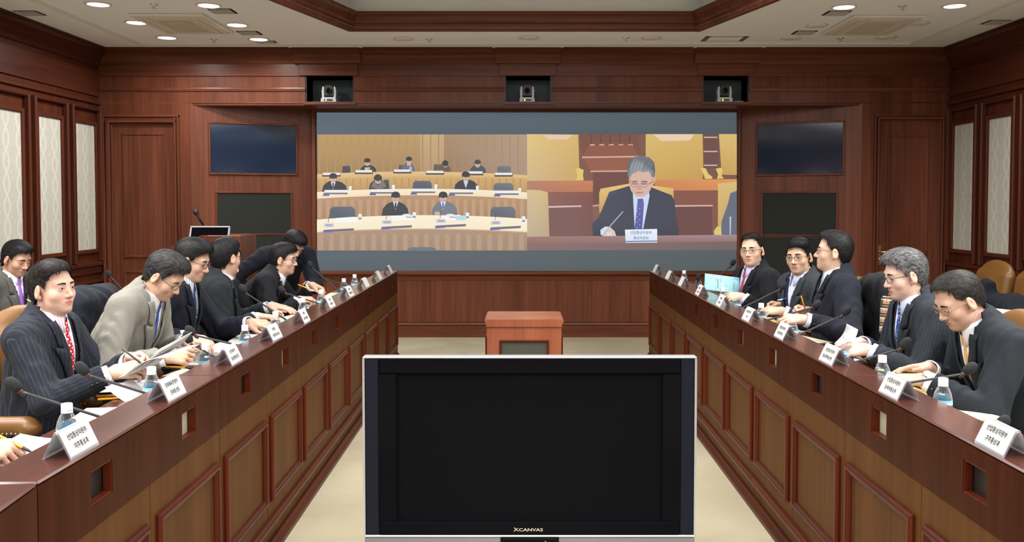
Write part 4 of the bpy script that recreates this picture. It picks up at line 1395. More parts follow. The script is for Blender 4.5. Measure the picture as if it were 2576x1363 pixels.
    # ---------- glasses
    if glasses:
        gm = {'metal': GLMET, 'black': GLBLK, 'gold': GLGOLD}[glasses]
        m = MB(); ln = MB()
        for sx in (-1, 1):
            cx, cy, cz = sx * .0325, .0925, .0005
            ring_ = []
            for i in range(24):
                a = 2 * pi * i / 24
                ca, sa = math.cos(a), math.sin(a)
                x = math.copysign(abs(ca) ** .65, ca) * .0245; z = math.copysign(abs(sa) ** .75, sa) * .0150
                ring_.append(Vector(((cx + x) * s, (cy - abs(cx + x) * .10 + .003) * s, (cz + z) * s)))
            m.tube(ring_ + ring_[:2], .00125, 6, cap=False)
            ln.add(ring_, [tuple(range(24))])
            ft_ = Vector((sx * .0575 * s, (cy - .003) * s, .006 * s))
            m.tube([ft_, Vector((sx * .0655 * s, .082 * s, .0085 * s)), Vector((sx * .0765 * s, .035 * s, .0095 * s)), Vector((sx * .0815 * s, -.004 * s, .010 * s)), Vector((sx * .080 * s, -.022 * s, -.004 * s)), Vector((sx * .0775 * s, -.030 * s, -.022 * s))], .00145, 6)
        m.tube([Vector((-.009 * s, .0925 * s, .005 * s)), Vector((0, .0955 * s, .007 * s)), Vector((.009 * s, .0925 * s, .005 * s))], .0013, 6)
        for mb_, nm_, mt_ in ((m, 'glasses', gm), (ln, 'glasses_lens', LENS)):
            mb_.v = [tuple(x) for x in toB(np.array([tuple(a) for a in mb_.v]))]
            go = mb_.obj(nm_, mt_, body if nm_ == 'glasses' else go)
    # ---------- clothes
    s = s / HSC
    V, Q = nets(fd, jk.astype(np.float32)); me_ = np_mesh('jacket', V, Q)
    best = np.full(len(V), .045); crd = (V - nk) @ X + ((V - nk) @ d2) * .06
    for Sh, E, W in arms:
        for a_, b_, r_ in ((Sh, E, .06), (E, W, .05)):
            ax_ = unit(b_ - a_); rel = V - a_; t_ = rel @ ax_
            rad = rel - t_[:, None] * ax_; dist = np.linalg.norm(rad, axis=1) - r_
            e1 = unit(np.cross(ax_, A3(0, 0, 1) + A3(.2, .1, 0))); e2 = np.cross(ax_, e1)
            ok = (t_ > .02) & (t_ < np.linalg.norm(b_ - a_) + .02) & (np.abs(dist) < np.minimum(best, .03)) & (np.abs((V - nk) @ X) > .13 * s)
            crd = np.where(ok, np.arctan2(rad @ e2, rad @ e1) * r_ * 1.05, crd); best = np.where(ok, np.abs(dist), best)
    at_ = me_.attributes.new('Str', 'FLOAT', 'POINT'); at_.data.foreach_set('value', crd.astype(np.float32))
    jo_ = link('jacket', me_, J, body)
    # lapels
    zn = -.090
    tz = np.concatenate([np.linspace(vbot, zn - .004, 12), np.linspace(zn, zn + .010, 3), np.linspace(zn + .014, .022, 6)])
    for sx in (-1, 1):
        V, Q = [], []
        for z in tz:
            wi = vwid * min(1.15, max(0, (z - vbot) / (.02 - vbot)))
            u_ = (z - vbot) / (zn - vbot)
            if z < zn - .001: lw_ = .070 * u_ ** .7; sk_ = .012 * u_
            elif z < zn + .0105: lw_ = .030; sk_ = .0
            else: lw_ = .046 - .010 * (z - zn) / .11; sk_ = -.006
            for k in range(6):
                a_ = (wi - .002 + lw_ * k / 5) * s
                b0 = nk + d2 * (z + sk_ * k / 5) * s + X * sx * a_
                ds = np.arange(.21, -.06, -.004)
                vals = jb.at(b0 + np.outer(ds, f2)); j = int(np.argmax(vals < 0))
                if (vals < 0).any() and j > 0: dd = ds[j - 1] - .004 * vals[j - 1] / (vals[j - 1] - vals[j])
                else: dd = .05
                V.append(b0 + f2 * (dd + .0045 + .0060 * math.sin(pi * min(1, .25 + k / 5 * .6))))
        for i in range(len(tz) - 1):
            for k in range(5): Q.append((i * 6 + k, i * 6 + k + 1, (i + 1) * 6 + k + 1, (i + 1) * 6 + k))
        lo_ = child('lapel', V, Q, J); md = lo_.modifiers.new('thick', 'SOLIDIFY'); md.thickness = .0045; md.offset = 0
        at_ = lo_.data.attributes.new('Str', 'FLOAT', 'POINT'); at_.data.foreach_set('value', np.array([(v - nk) @ X for v in V], np.float32))
    V, Q = nets(fd, sh.astype(np.float32)); so_ = link('shirt', np_mesh('shirt', V, Q), S_, body)
    level = .008
    for Sh, E, W in arms:
        w_ = unit(W - E); e1 = unit(np.cross(w_, A3(.3, .2, 1))); e2 = np.cross(w_, e1)
        V, Q = [], []
        for dz, rr in ((-.080, .0365), (-.030, .0400), (-.010, .0385), (-.008, .0365), (-.010, .0340), (-.030, .0335)):
            for k in range(24):
                t_ = 2 * pi * k / 24; V.append(W + w_ * dz * s + (e1 * math.cos(t_) + e2 * math.sin(t_)) * rr * s * (1 + .03 * math.sin(3 * t_)))
        for i in range(5):
            for k in range(24): Q.append((i * 24 + k, i * 24 + (k + 1) % 24, (i + 1) * 24 + (k + 1) % 24, (i + 1) * 24 + k))
        child('shirt_cuff', V, Q, S_)
    if vest:
        wv2 = .055 * np.clip((lz + .17) / .19, 0, 1.15)
        vs = np.maximum(np.maximum(ft - .0125, reg + .004), -np.maximum(alx - wv2, -ly))
        V, Q = nets(fd, vs.astype(np.float32)); link('vest', np_mesh('vest', V, Q), vest, body)
    # collar
    V, Q = [], []
    nn = 40; th0 = .20
    sdx = np.cross(d3, X)      # towards the back or front
    fr = unit(f2 - d3 * (f2 @ d3))
    for i in range(nn + 1):
        t = th0 + (2 * pi - 2 * th0) * i / nn
        fa_ = abs(math.atan2(math.sin(t), math.cos(t)))
        tip = max(0, 1 - (fa_ - th0) / .75) if fa_ < th0 + .75 else 0
        dr = fr * math.cos(t) + X * math.sin(t)
        for hh, rr in ((.000, .060), (.040 - .014 * tip, .0595), (.041 - .014 * tip, .0625), (.018 - .012 * tip, .0685), (-.004 - .030 * tip, .073 + .012 * tip)):
            V.append(nk + d3 * (hh + .006) * s + dr * rr * .985 * s + fr * (.010 * tip) * s)
    for i in range(nn):
        for k in range(4): Q.append((i * 5 + k, i * 5 + k + 1, (i + 1) * 5 + k + 1, (i + 1) * 5 + k))
    co_ = child('shirt_collar', V, Q, S_ if not isinstance(S_, tuple) else S_[0])
    md = co_.modifiers.new('thick', 'SOLIDIFY'); md.thickness = .003
    # tie
    if tie:
        ftF = Field(lo, hi, h); ftF.f = ft
        V, Q = [], []
        zz_ = np.concatenate([[.010, -.010, -.030], np.linspace(-.048, vbot - .02, 13)])
        for i, z in enumerate(zz_):
            b0 = nk + d2 * z * s
            ds = np.arange(.20, .02, -.0025)
            pts = b0 + np.outer(ds, f2)
            vals = ftF.at(pts) - level - (.006 if vest and z < -.16 else 0)
            j = int(np.argmax(vals < 0)); dd = ds[max(j, 1)] if (vals < 0).any() else .07
            if i < 3: dd = max(dd, (.062, .071, .074)[i] * s)
            w_ = (.017, .023, .014)[i] if i < 3 else .015 + .022 * (i - 3) / 12
            th = (.012, .015, .007)[i] if i < 3 else .006
            for x_, t_ in ((-1, 0), (-.6, .85), (0, 1), (.6, .85), (1, 0)):
                V.append(b0 + f2 * (dd + .001 + th * t_) + X * x_ * w_ * s)
        for i in range(15):
            for k in range(4): Q.append((i * 5 + k, i * 5 + k + 1, (i + 1) * 5 + k + 1, (i + 1) * 5 + k))
        child('tie', V, Q, tie)
    # sleeve buttons
    for (Sh, E, W), (hd, side) in zip(arms, fore):
        w_ = unit(W - E); o_ = unit(np.cross(w_, A3(0, 0, 1)) * side + A3(0, -.3, -.2)); o_ = unit(o_ - w_ * (o_ @ w_))
        m = MB()
        for k in range(3):
            c = W - w_ * (.045 + .018 * k) * s + o_ * .051 * s
            m.ball(tuple(c), .0055, 6)
        m.obj('sleeve_buttons', GLBLK, body)
    # trousers and shoes
    g = Field(A3(-.34, -.25, 0), A3(.34, .78, max(z0 + .2, .3)), .014) if not stand else Field(A3(-.34, -.9, 0), A3(.34, .6, z0 + .2), .014)
    shoes = []
    for side in (-1, 1):
        hip = P0 + A3(side * .09 * s, .02, -.01)
        if stand: kn_ = A3(side * .11, hip[1] + .06, z0 * .52); an = A3(side * .12, hip[1] - .02, .10)
        else: kn_ = A3(side * .13, .40 * s, min(z0 + .01, .50)); an = A3(side * .13, .34 * s, .10)
        g.add(p_cap(hip, kn_, .088 * s, .062 * s), .04); g.add(p_cap(kn_, an, .060 * s, .048 * s), .03)
        shoes.append(an)
    g.add(p_ell(P0 + A3(0, -.01, 0), (.17 * s, .125 * s, .12 * s)), .04)
    V, Q = nets(g); link('trousers', np_mesh('trousers', V, Q), TROUS, body)
    for an in shoes:
        g = Field(an + A3(-.07, -.10, -.105), an + A3(.07, .22, .04), .009)
        g.add(p_ell(an + A3(0, -.01, -.055), (.042, .065, .045)), .02).add(p_ell(an + A3(0, .10, -.066), (.046, .095, .034)), .03)
        g.f = np.maximum(g.f, (an[2] - .098) - g.P()[..., 2] - (an[2] - .10) * 0).astype(np.float32)
        V, Q = nets(g); V[:, 2] = np.maximum(V[:, 2], .002); link('shoe', np_mesh('shoe', V, Q), SHOE, body)
    info = dict(base=base, rz=rz, toW=lambda p: Rw @ A3(*p) + A3(base[0], base[1], 0), arms=arms, body=body, Rw=Rw)
    return info
# ================================================================== THE CAST
def H(w, d, n=(0, 0, -1), pose='relax', e=None):
    r = dict(w=tuple(w), d=d, n=n, pose=pose)
    if e: r['e'] = e
    return r


NAVY = cloth('suit_navy', (0.0052, 0.0066, 0.0140)); BLACKS = cloth('suit_black', (0.0049, 0.0056, 0.0086)); CHAR = cloth('suit_charcoal', (0.0105, 0.0142, 0.0195))
PINS = cloth('suit_pinstripe', (.0105, .0125, .020), 'pin', (.036, .040, .058)); GREYS = cloth('suit_grey', (.20, .19, .165)); CORD = cloth('jacket_corduroy', (0.0075, 0.0105, 0.0128))
GREY2 = cloth('suit_warm_grey', (.075, .075, .068)); GREY3 = cloth('suit_slate', (0.0256, 0.0304, 0.0368)); PINC = cloth('suit_charcoal_stripe', (.013, .017, .023), 'pin', (.028, .034, .045), .8)
SW = cloth('shirt_white', (.74, .75, .80)); SBL = cloth('shirt_pale_blue', (.55, .62, .80)); SPK = cloth('shirt_pink_stripe', (.62, .50, .60), 'stripe', (.80, .78, .82), 1.1)
SST = cloth('shirt_blue_stripe', (.72, .76, .84), 'stripe', (.30, .36, .52), .9); SLV = cloth('shirt_lavender', (.58, .54, .80))
TRED = cloth('tie_red', (.42, .010, .022), 'diamond', (.80, .74, .74), 1., .5); TBLUE = cloth('tie_blue', (.010, .035, .21), 'diag', (.03, .09, .36), 1., .5)
TDOT = cloth('tie_navy_dots', (.010, .024, .13), 'dots', (.30, .32, .20), 1.6, .5); TPUR = cloth('tie_purple', (.26, .11, .42), 'plain', rough=.5); TDRK = cloth('tie_dark', (.012, .016, .035), 'plain', rough=.5)
TMAR = cloth('tie_maroon', (.17, .012, .035), 'diag', (.38, .10, .12), .8, .5); TSIL = cloth('tie_silver', (.42, .40, .46), 'diag', (.12, .10, .15), .8, .5)
TBLD = cloth('tie_blue_dots', (.010, .040, .22), 'dots', (.55, .62, .75), 1., .5); TGLD = cloth('tie_gold', (.58, .34, .13), 'plain', rough=.5)
VGRY = cloth('vest_grey', (.19, .20, .215)); VPUR = cloth('vest_purple', (.024, .013, .055))

wl = lambda u, v, Y: atY(u, v, Y)
PEOPLE = {}
# --- left row, nearest first
PEOPLE['L1'] = person('man in pinstripe suit and red tie looking up, holding papers, left row', wl(133, 722, 3.80), 2, lean=(4, 8), hyaw=-20, hpitch=-2, hroll=2,
    hands=(H(wl(283, 938, 3.62), (.85, .30, .12), (.15, .75, -.6), 'hold'), H(wl(330, 905, 3.86), (.75, -.35, .12), (.2, -.8, -.5), 'hold')),
    hair=H_SOFT, hairstyle=dict(vol=.013, top=.014, sweep=1), jacket=PINS, shirt=SPK, tie=TRED, skin=(.62, .37, .265), face=1.04, jaw=1.06, vbot=-.31)
PEOPLE['L2'] = person('man in light grey suit and blue tie bending over an open binder', wl(415, 690, 4.32), 0, lean=(16, 30), hyaw=-6, hpitch=38, hroll=3,
    hands=(H(wl(418, 898, 4.08), (.95, .1, .05), (0, .85, -.5), 'curl'), H(wl(470, 858, 4.45), (.97, -.1, 0), (0, 0, -1), 'relax')),
    hair=H_SALT, hairstyle=dict(vol=.013, top=.010), jacket=GREYS, shirt=SW, tie=TBLUE, glasses='metal', skin=(.60, .36, .235), eyes='down', jaw=.98)
PEOPLE['L3'] = person('man in navy suit over grey vest with dotted tie, reading, left row', wl(484, 652, 4.92), 2, lean=(10, 16), hyaw=-4, hpitch=20, hroll=0,
    hands=(H(wl(470, 848, 4.68), (.93, -.2, -.05), (0, 0, -1), 'relax'), H(wl(632, 812, 5.02), (.96, -.2, -.05), (0, .3, -.95), 'relax')),
    hair=H_BLACK, hairstyle=dict(vol=.015, top=.014, fringe=.004), jacket=NAVY, shirt=SST, tie=TDOT, vest=VGRY, glasses='black', skin=(.56, .33, .22), eyes='half', face=.97)
PEOPLE['L4'] = person('man in dark corduroy jacket turned away towards the screen', wl(568, 645, 5.52), 20, lean=(8, 12), hyaw=38, hpitch=4, hroll=0,
    hands=(H(wl(645, 796, 5.40), (.95, .1, -.05), (0, 0, -1), 'relax'), H(wl(680, 771, 5.75), (.95, -.05, -.1), (0, 0, -1), 'flat')),
    hair=H_BLACK, hairstyle=dict(vol=.014, top=.004), jacket=CORD, shirt=SST, glasses='black', skin=(.58, .35, .24))
PEOPLE['L5'] = person('man almost hidden behind the corduroy jacket, face in glasses just showing', wl(570, 660, 6.15), -10, lean=(8, 14), hyaw=-8, hpitch=14, hroll=0,
    hands=(H(wl(660, 780, 6.1), (.95, 0, -.05), (0, 0, -1), 'relax'), H(wl(690, 770, 6.3), (.95, 0, -.1), (0, 0, -1), 'flat')),
    hair=H_BLACK, jacket=BLACKS, shirt=SW, tie=TDRK, glasses='metal', skin=(.58, .35, .24))
PEOPLE['L6'] = person('man in dark navy suit and glasses leaning forward, reaching for a bottle', wl(714, 650, 6.62), 4, lean=(18, 40), hyaw=-6, hpitch=6, hroll=0,
    hands=(H(wl(752, 753, 6.45), (.94, .15, -.05), (0, .3, -.9), 'pinch'), H(wl(785, 717, 6.85), (.85, -.1, -.25), (0, -.2, -.9), 'pinch')),
    hair=H_BLACK, hairstyle=dict(vol=.015, top=.012, fringe=.010), jacket=BLACKS, shirt=SW, tie=TDRK, glasses='metal', skin=(.58, .35, .235))
PEOPLE['L7'] = person('man in dark suit bending down behind the leaning man, head lowered', wl(738, 614, 7.30), -62, lean=(38, 62), hyaw=24, hpitch=42, hroll=-8, stand=True,
    hands=(H(wl(640, 745, 7.45), (-.1, -.3, -.9), (.6, 0, -.6), 'relax'), H(wl(772, 720, 7.15), (.1, -.5, -.8), (0, 0, -1), 'relax')),
    hair=H_BLACK, hairstyle=dict(vol=.016, top=.012, fringe=.008), jacket=NAVY, shirt=SW, skin=(.56, .33, .22), eyes='down')
PEOPLE['LB'] = person('man in grey suit with purple tie writing at the back table', wl(42, 648, 5.95), -8, lean=(8, 12), hyaw=-10, hpitch=22, hroll=0,
    hands=(H(wl(48, 783, 5.78), (.95, .25, .0), (0, .7, -.7), 'pinch'), H(wl(60, 772, 6.05), (.9, -.35, 0), (0, -.7, -.7), 'pinch')),
    hair=H_BLACK, hairstyle=dict(vol=.013, top=.012), jacket=GREY2, shirt=SW, tie=TPUR, vest=VPUR, skin=(.46, .255, .165), eyes='down')
PEOPLE['L0'] = person('man at the left edge, only his writing hand in view', (-1.92, 2.62, 1.17), 2, lean=(8, 14), hpitch=20,
    hands=(H(wl(-58, 1128, 2.66), (.93, .2, -.1), (0, .5, -.85), 'pinch'), H((-1.80, 2.98, WS + .025), (.6, -.1, -.5), (0, 0, -1), 'relax')),
    hair=H_BLACK, jacket=NAVY, shirt=SW, tie=TDRK, eyes='down')
# --- right row, far to near
PEOPLE['R1'] = person('man in black suit and maroon tie facing the camera, far end of right row', wl(1892, 628, 6.50), 196, lean=(3, 5), hyaw=40, hpitch=0, hroll=4, scale=1.05,
    hands=(H(wl(1872, 735, 6.85), (-.97, .05, 0), (0, 0, -1), 'relax'), H(wl(1868, 746, 6.28), (-.95, .1, 0), (0, .6, -.8), 'relax')),
    hair=H_BLACK, hairstyle=dict(vol=.006, top=.002, fringe=-.014, recede=.012), jacket=BLACKS, shirt=SLV, tie=TMAR, glasses='metal', skin=(.62, .385, .265), face=1.02, gaze=-.2)
PEOPLE['R2'] = person('man in slate suit over purple sweater facing the camera', wl(2010, 643, 5.88), 196, lean=(4, 8), hyaw=34, hpitch=4, hroll=4, scale=1.04,
    hands=(H(wl(1970, 771, 6.02), (-.96, .0, .05), (0, -.7, -.5), 'pinch'), H(wl(1968, 782, 5.60), (-.95, .15, 0), (0, .4, -.9), 'relax')),
    hair=H_BLACK, hairstyle=dict(vol=.014, top=.012, fringe=.010, sweep=-1), jacket=GREY3, shirt=SBL, vest=VPUR, glasses='metal', skin=(.58, .355, .235), face=.98)
PEOPLE['R3'] = person('man in navy suit in profile with chin raised, silver tie', wl(2096, 631, 5.32), 172, scale=1.04, lean=(-2, 2), hyaw=-8, hpitch=-4, hroll=0,
    hands=(H(wl(2034, 786, 5.40), (-.9, -.2, .15), (.1, -.8, -.4), 'pinch'), H(wl(2022, 803, 4.95), (-.95, .15, .0), (0, .5, -.85), 'relax')),
    hair=H_BLACK, hairstyle=dict(vol=.010, top=.008, fringe=-.006, recede=.008), jacket=NAVY, shirt=SBL, tie=TSIL, glasses='metal', skin=(.60, .37, .25), vbot=-.27)
PEOPLE['R4'] = person('grey-haired man in dark suit and dotted blue tie reading', wl(2275, 688, 4.18), 178, lean=(6, 14), hyaw=4, hpitch=14, hroll=0,
    hands=(H(wl(2165, 862, 4.32), (-.97, -.05, .0), (0, -.5, -.8), 'relax'), H(wl(2185, 880, 4.02), (-.97, .1, .02), (0, .6, -.75), 'hold')),
    hair=H_GREY, hairstyle=dict(vol=.016, top=.014, fringe=.004), jacket=PINC, shirt=SBL, tie=TBLD, glasses='black', skin=(.66, .42, .32), eyes='half', face=1.03, jaw=1.05)
PEOPLE['R5'] = person('balding man in charcoal suit and gold tie bending over papers, nearest on the right', wl(2412, 752, 3.62), 176, lean=(14, 30), hyaw=8, hpitch=30, hroll=-2,
    hands=(H(wl(2335, 925, 3.76), (-.97, -.05, .0), (0, -.3, -.9), 'flat'), H(wl(2325, 955, 3.48), (-.97, .15, -.02), (0, .2, -.95), 'flat')),
    hair=H_SOFT, hairstyle=dict(vol=.008, top=.0, fringe=-.012, recede=.022), jacket=CHAR, shirt=SW, tie=TGLD, glasses='gold', skin=(.56, .335, .24), eyes='down', face=1.04, jaw=1.08)
# ================================================================== THINGS ON AND AROUND THE DESKS
def thin_clear(name, tint, gl, rough=.06):
    m = bpy.data.materials.new(name); m.use_nodes = True; nt = m.node_tree; nt.nodes.clear()
    o = nt.nodes.new('ShaderNodeOutputMaterial'); t = nt.nodes.new('ShaderNodeBsdfTransparent'); g = nt.nodes.new('ShaderNodeBsdfGlossy'); x = nt.nodes.new('ShaderNodeMixShader')
    d = nt.nodes.new('ShaderNodeBsdfDiffuse'); d.inputs[0].default_value = (.85, .86, .90, 1); x2 = nt.nodes.new('ShaderNodeMixShader'); x2.inputs[0].default_value = .5
    t.inputs[0].default_value = (*tint, 1)
    g.inputs['Roughness'].default_value = rough
    f = nt.nodes.new('ShaderNodeLayerWeight'); f.inputs[0].default_value = gl
    L = nt.links.new
    L(g.outputs[0], x2.inputs[1]); L(d.outputs[0], x2.inputs[2])
    L(f.outputs['Facing'], x.inputs[0]); L(t.outputs[0], x.inputs[1]); L(x2.outputs[0], x.inputs[2]); L(x.outputs[0], o.inputs[0])
    return m


ACRYL = thin_clear('acrylic', (.90, .90, .94), .42)
PET = thin_clear('bottle_clear', (.92, .94, .95), .24)
WATERM = plain('bottle_water', (.9, .95, .97), .02)
WATERM.node_tree.nodes['Principled BSDF'].inputs['Transmission Weight'].default_value = 1.
WATERM.node_tree.nodes['Principled BSDF'].inputs['IOR'].default_value = 1.33
LBLUE = plain('label_blue', (.03, .22, .72), .35); LWHITE = plain('label_white', (.80, .84, .88), .4); LGREEN = plain('label_green', (.10, .42, .12), .4); LCYAN = plain('label_cyan', (.25, .62, .82), .35)
INK = plain('print_black', (.03, .03, .035), .8); INKB = plain('print_grey', (.12, .12, .13), .8)
sideword = {-1: 'left', 1: 'right'}
ORD = ['first', 'second', 'third', 'fourth', 'fifth', 'sixth', 'seventh', 'eighth', 'ninth', 'tenth']


# ---- water bottles
def bottle_meshes():
    out = {}
    prof = [(0, .002), (.020, .0), (.027, .003), (.029, .010), (.0285, .028), (.0295, .034), (.0295, .105), (.0285, .110), (.0295, .116), (.0290, .124), (.0255, .142), (.0190, .158), (.0138, .166), (.0128, .170), (.0128, .176)]
    mb = MB(); mb.lathe(prof, n=28); out['bottle'] = mb.mesh('bottle')
    # moulded flutes on the shoulder
    for v in out['bottle'].vertices:
        if .118 < v.co.z < .150 or v.co.z < .03:
            a = math.atan2(v.co.y, v.co.x); k = 1 + .035 * math.cos(7 * a)
            v.co.x *= k; v.co.y *= k
    mb = MB(); mb.lathe([(.0155, .168), (.0160, .171), (.0158, .190), (.0145, .1925), (0, .193)], n=28); mb.lathe([(.0163, .166), (.0163, .169), (.0155, .1695)], n=28); out['cap'] = mb.mesh('cap')
    for v in out['cap'].vertices:
        if .171 < v.co.z < .1905: pass
    mb = MB()
    mb.lathe([(.0300, .044), (.0302, .062)], n=28, mi=3); mb.lathe([(.0302, .062), (.0302, .072)], n=28, mi=1); mb.lathe([(.0302, .072), (.0302, .106)], n=28, mi=0); mb.lathe([(.0302, .106), (.0302, .112)], n=28, mi=1); mb.lathe([(.0302, .112), (.0300, .121)], n=28, mi=2)
    out['label'] = mb.mesh('label')
    for m in (LBLUE, LWHITE, LCYAN, LGREEN): out['label'].materials.append(m)
    mb = MB()   # white oval badge on the label
    for k in range(4):
        a0 = k * pi / 2
        pts = [(a0 + .55 * math.cos(t), .089 + .010 * math.sin(t)) for t in np.linspace(0, 2 * pi, 17)[:-1]]
        mb.add([(.0306 * math.cos(a), .0306 * math.sin(a), z) for a, z in pts], [tuple(range(16))])
    out['badge'] = mb.mesh('badge')
    mb = MB(); mb.lathe([(0, .004), (.026, .005), (.0270, .03), (.0278, .036), (.0278, .104), (.0272, .116), (.0262, .128), (.0225, .143), (0, .1431)], n=24); out['water'] = mb.mesh('water')
    return out


BM_ = bottle_meshes()
for v, m in (('bottle', PET), ('cap', WHITE), ('badge', LWHITE), ('water', WATERM)): BM_[v].materials.append(m)
BCAP = {-1: [(168, 1014), (381, 922), (517, 862), (616, 817), (693, 783), (762, 749), (808, 728), (865, 700), (892, 690)],
        1: [(2373, 950), (2220, 893), (2131, 840), (1993, 795), (1915, 762), (1853, 735), (1819, 722), (1757, 695), (1721, 680)]}
for sg in (-1, 1):
    for i, (u, v) in enumerate(BCAP[sg]):
        p = atZ(u, v, WS + .193)
        x = sg * max(abs(desk_x(sg, p.y)) + .186, min(abs(p.x), abs(desk_x(sg, p.y)) + .40))
        t = empty('water_bottle', 'water bottle with white cap, %s from the camera on the %s desk' % (ORD[i], sideword[sg]), 'bottle', (x, p.y, WS), random.uniform(0, 6), group='water bottles on the desks')
        b = link('body', BM_['bottle'], None, t); link('cap', BM_['cap'], None, t); l = link('label', BM_['label'], None, t); link('badge', BM_['badge'], None, l); link('water', BM_['water'], None, t)

# ---- name plates
NPX = {-1: [(206, 1133), (437, 998), (581, 911), (680, 852), (760, 809), (829, 772), (879, 744), (918, 721), (951, 702), (981, 686)],
       1: [(2487, 1128), (2242, 994), (2088, 911), (1970, 849), (1887, 805), (1820, 769), (1768, 741), (1722, 718), (1690, 701), (1660, 684)]}
NTX = {-1: [('산업통상자원부', '미주통상과'), ('문화체육관광부', '문화통상팀'), ('보건복지부', '통상협력담당관'), ('특허청', '산업재산보호팀'), ('관세청', '자유무역협정과'), ('조달청', '국제협력과'), ('산림청', '국제협력담당관'), ('식약처', '통상협력과'), ('금융위', '글로벌금융과'), ('외교부', '양자경제과')],
       1: [('산업통상자원부', '구주통상과'), ('산업통상자원부', '동북아통상과'), ('산업통상자원부', '통상정책심의관'), ('산업통상자원부', '통상정책국장'), ('산업통상자원부', '1 과장'), ('기획재정부', '통상정책과'), ('농림축산부', '농업통상과'), ('해양수산부', '통상무역과'), ('환경부', '해외협력과'), ('국토부', '해외건설과')]}
PLH, PLB, PLL = .066, .070, .153


def plate_meshes(sg):
    """local: x from the aisle-side foot outwards (times sg), y along the desk, z up"""
    L = PLL / 2
    m = MB()
    o = [(0, 0), (.031, PLH), (.040, PLH), (PLB, 0), (PLB - .003, 0), (.038, PLH - .0045), (.033, PLH - .0045), (.003, 0)]
    m.prism([(sg * x, z) for x, z in o], 'y', -L, L)
    a = m.mesh('name_plate')
    sl = Vector((.031, 0, PLH)).normalized(); nn = Vector((-PLH, 0, .031)).normalized()
    def P(t, y, off): q = sl * t + nn * off; return (sg * q.x, y, q.z)
    lb = MB().add([P(.004, -L + .003, .0006), P(.004, L - .003, .0006), P(.070, L - .003, .0006), P(.070, -L + .003, .0006)], [(0, 1, 2, 3)])
    sl2 = Vector((.040 - PLB, 0, PLH)).normalized(); nn2 = Vector((PLH, 0, PLB - .040)).normalized()
    def P2(t, y, off): q = Vector((PLB, 0, 0)) + sl2 * t + nn2 * off; return (sg * q.x, y, q.z)
    lb.add([P2(.004, -L + .003, .0006), P2(.004, L - .003, .0006), P2(.066, L - .003, .0006), P2(.066, -L + .003, .0006)], [(0, 1, 2, 3)])
    return a, lb.mesh('paper_insert'), sl, nn


PLM = {sg: plate_meshes(sg) for sg in (-1, 1)}
for sg in (-1, 1):
    PLM[sg][0].materials.append(ACRYL); PLM[sg][1].materials.append(PAPER)
    for i, (u, v) in enumerate(NPX[sg]):
        p = atZ(u, v, LEDGE + .002)
        ln1, ln2 = NTX[sg][i]
        t = empty('name_plate', 'clear name plate with two printed lines, %s from the camera on the %s ledge' % (ORD[i], sideword[sg]), 'name plate', (desk_x(sg, p.y) + sg * .012, p.y, LEDGE + .0004), math.radians(random.uniform(-2, 2)), group='name plates on the ledges')
        link('stand', PLM[sg][0], None, t); link('paper_insert', PLM[sg][1], None, t)
        if i < 7:
            sl, nn = PLM[sg][2], PLM[sg][3]
            e1 = Vector((0, -sg, 0)); e2 = Vector((sg * sl.x, 0, sl.z)); e3 = Vector((sg * nn.x, 0, nn.z))
            for body, hgt, size in ((ln1, .050, .0170), (ln2, .023, .0170)):
                me = text_mesh(body, size)
                c = Vector((0, .0, 0)) + e2 * hgt + e3 * .0013
                for q in me.vertices: q.co = c + e1 * q.co.x * .92 + e2 * q.co.y
                me.update()
                link('lettering', me, INK, t)

# ---- gooseneck microphones
MICS = {-1: [((20, 955), (255, 1032)), ((195, 915), (368, 941)), ((467, 836), (543, 878)), ((470, 823), (600, 835)), ((605, 718), (722, 799)), ((703, 722), (802, 741)), ((777, 659), (856, 714)), ((800, 686), (881, 703))],
        1: [((2533, 1050), (2434, 1040)), ((2452, 917), (2265, 941)), ((2287, 853), (2150, 873)), ((2137, 773), (2008, 829)), ((2062, 758), (1929, 793)), ((1976, 712), (1866, 764)), ((1848, 654), (1768, 717)), ((1758, 691), (1741, 700))]}


def mic(label, base, head, via=None, group='gooseneck microphones'):
    t = empty('microphone', label, 'microphone', base, group=group)
    hd = Vector(head) - Vector(base); d = hd.normalized()
    m = MB().lathe([(0, 0), (.030, 0), (.032, .004), (.030, .014), (.020, .020), (.010, .024), (0, .024)], n=20); m.obj('base', BLACK, t)
    h0 = hd - d * .052                       # where stem meets the ring
    mid = Vector((hd.x * .06, hd.y * .06, min(.07, max(.03, hd.z * .5))))
    pts = [Vector((0, 0, .02)), Vector((0, 0, .035)), mid]
    if via is not None: mid = Vector(via) - Vector(base); pts[1] = Vector((mid.x * .5, mid.y * .5, min(.04, mid.z * .5)))
    bez = [((1 - a) ** 2) * pts[1] + 2 * a * (1 - a) * mid + a * a * h0 for a in np.linspace(0, 1, 14)] if via is None else [pts[1], mid * .8 + pts[1] * .2] + [mid + (h0 - mid) * a for a in np.linspace(.03, 1, 12)]
    MB().tube([pts[0]] + bez, [.0055] * 4 + [.0046] * 7 + [.0042] * 4, 8).obj('gooseneck', BLACK, t)
    ax = (hd - h0).normalized()
    q = Vector((0, 0, 1)).rotation_difference(ax).to_matrix().to_4x4()
    MB().lathe([(.0042, -.020), (.0072, -.010), (.0080, -.002)], n=14).xf(Matrix.Translation(h0) @ q).obj('collar', BLACK, t)
    MB().lathe([(.0072, -.0005), (.0074, .002), (.007, .003)], n=14).xf(Matrix.Translation(h0) @ q).obj('red_ring', MATS.get('mic_red') or plain('mic_red', (.30, .012, .012), .35), t)
    MB().lathe([(0, .004), (.012, .005), (.0165, .014), (.0185, .028), (.0175, .042), (.0125, .053), (.006, .058), (0, .059)], n=18).xf(Matrix.Translation(h0) @ q).obj('foam_head', FOAM, t)


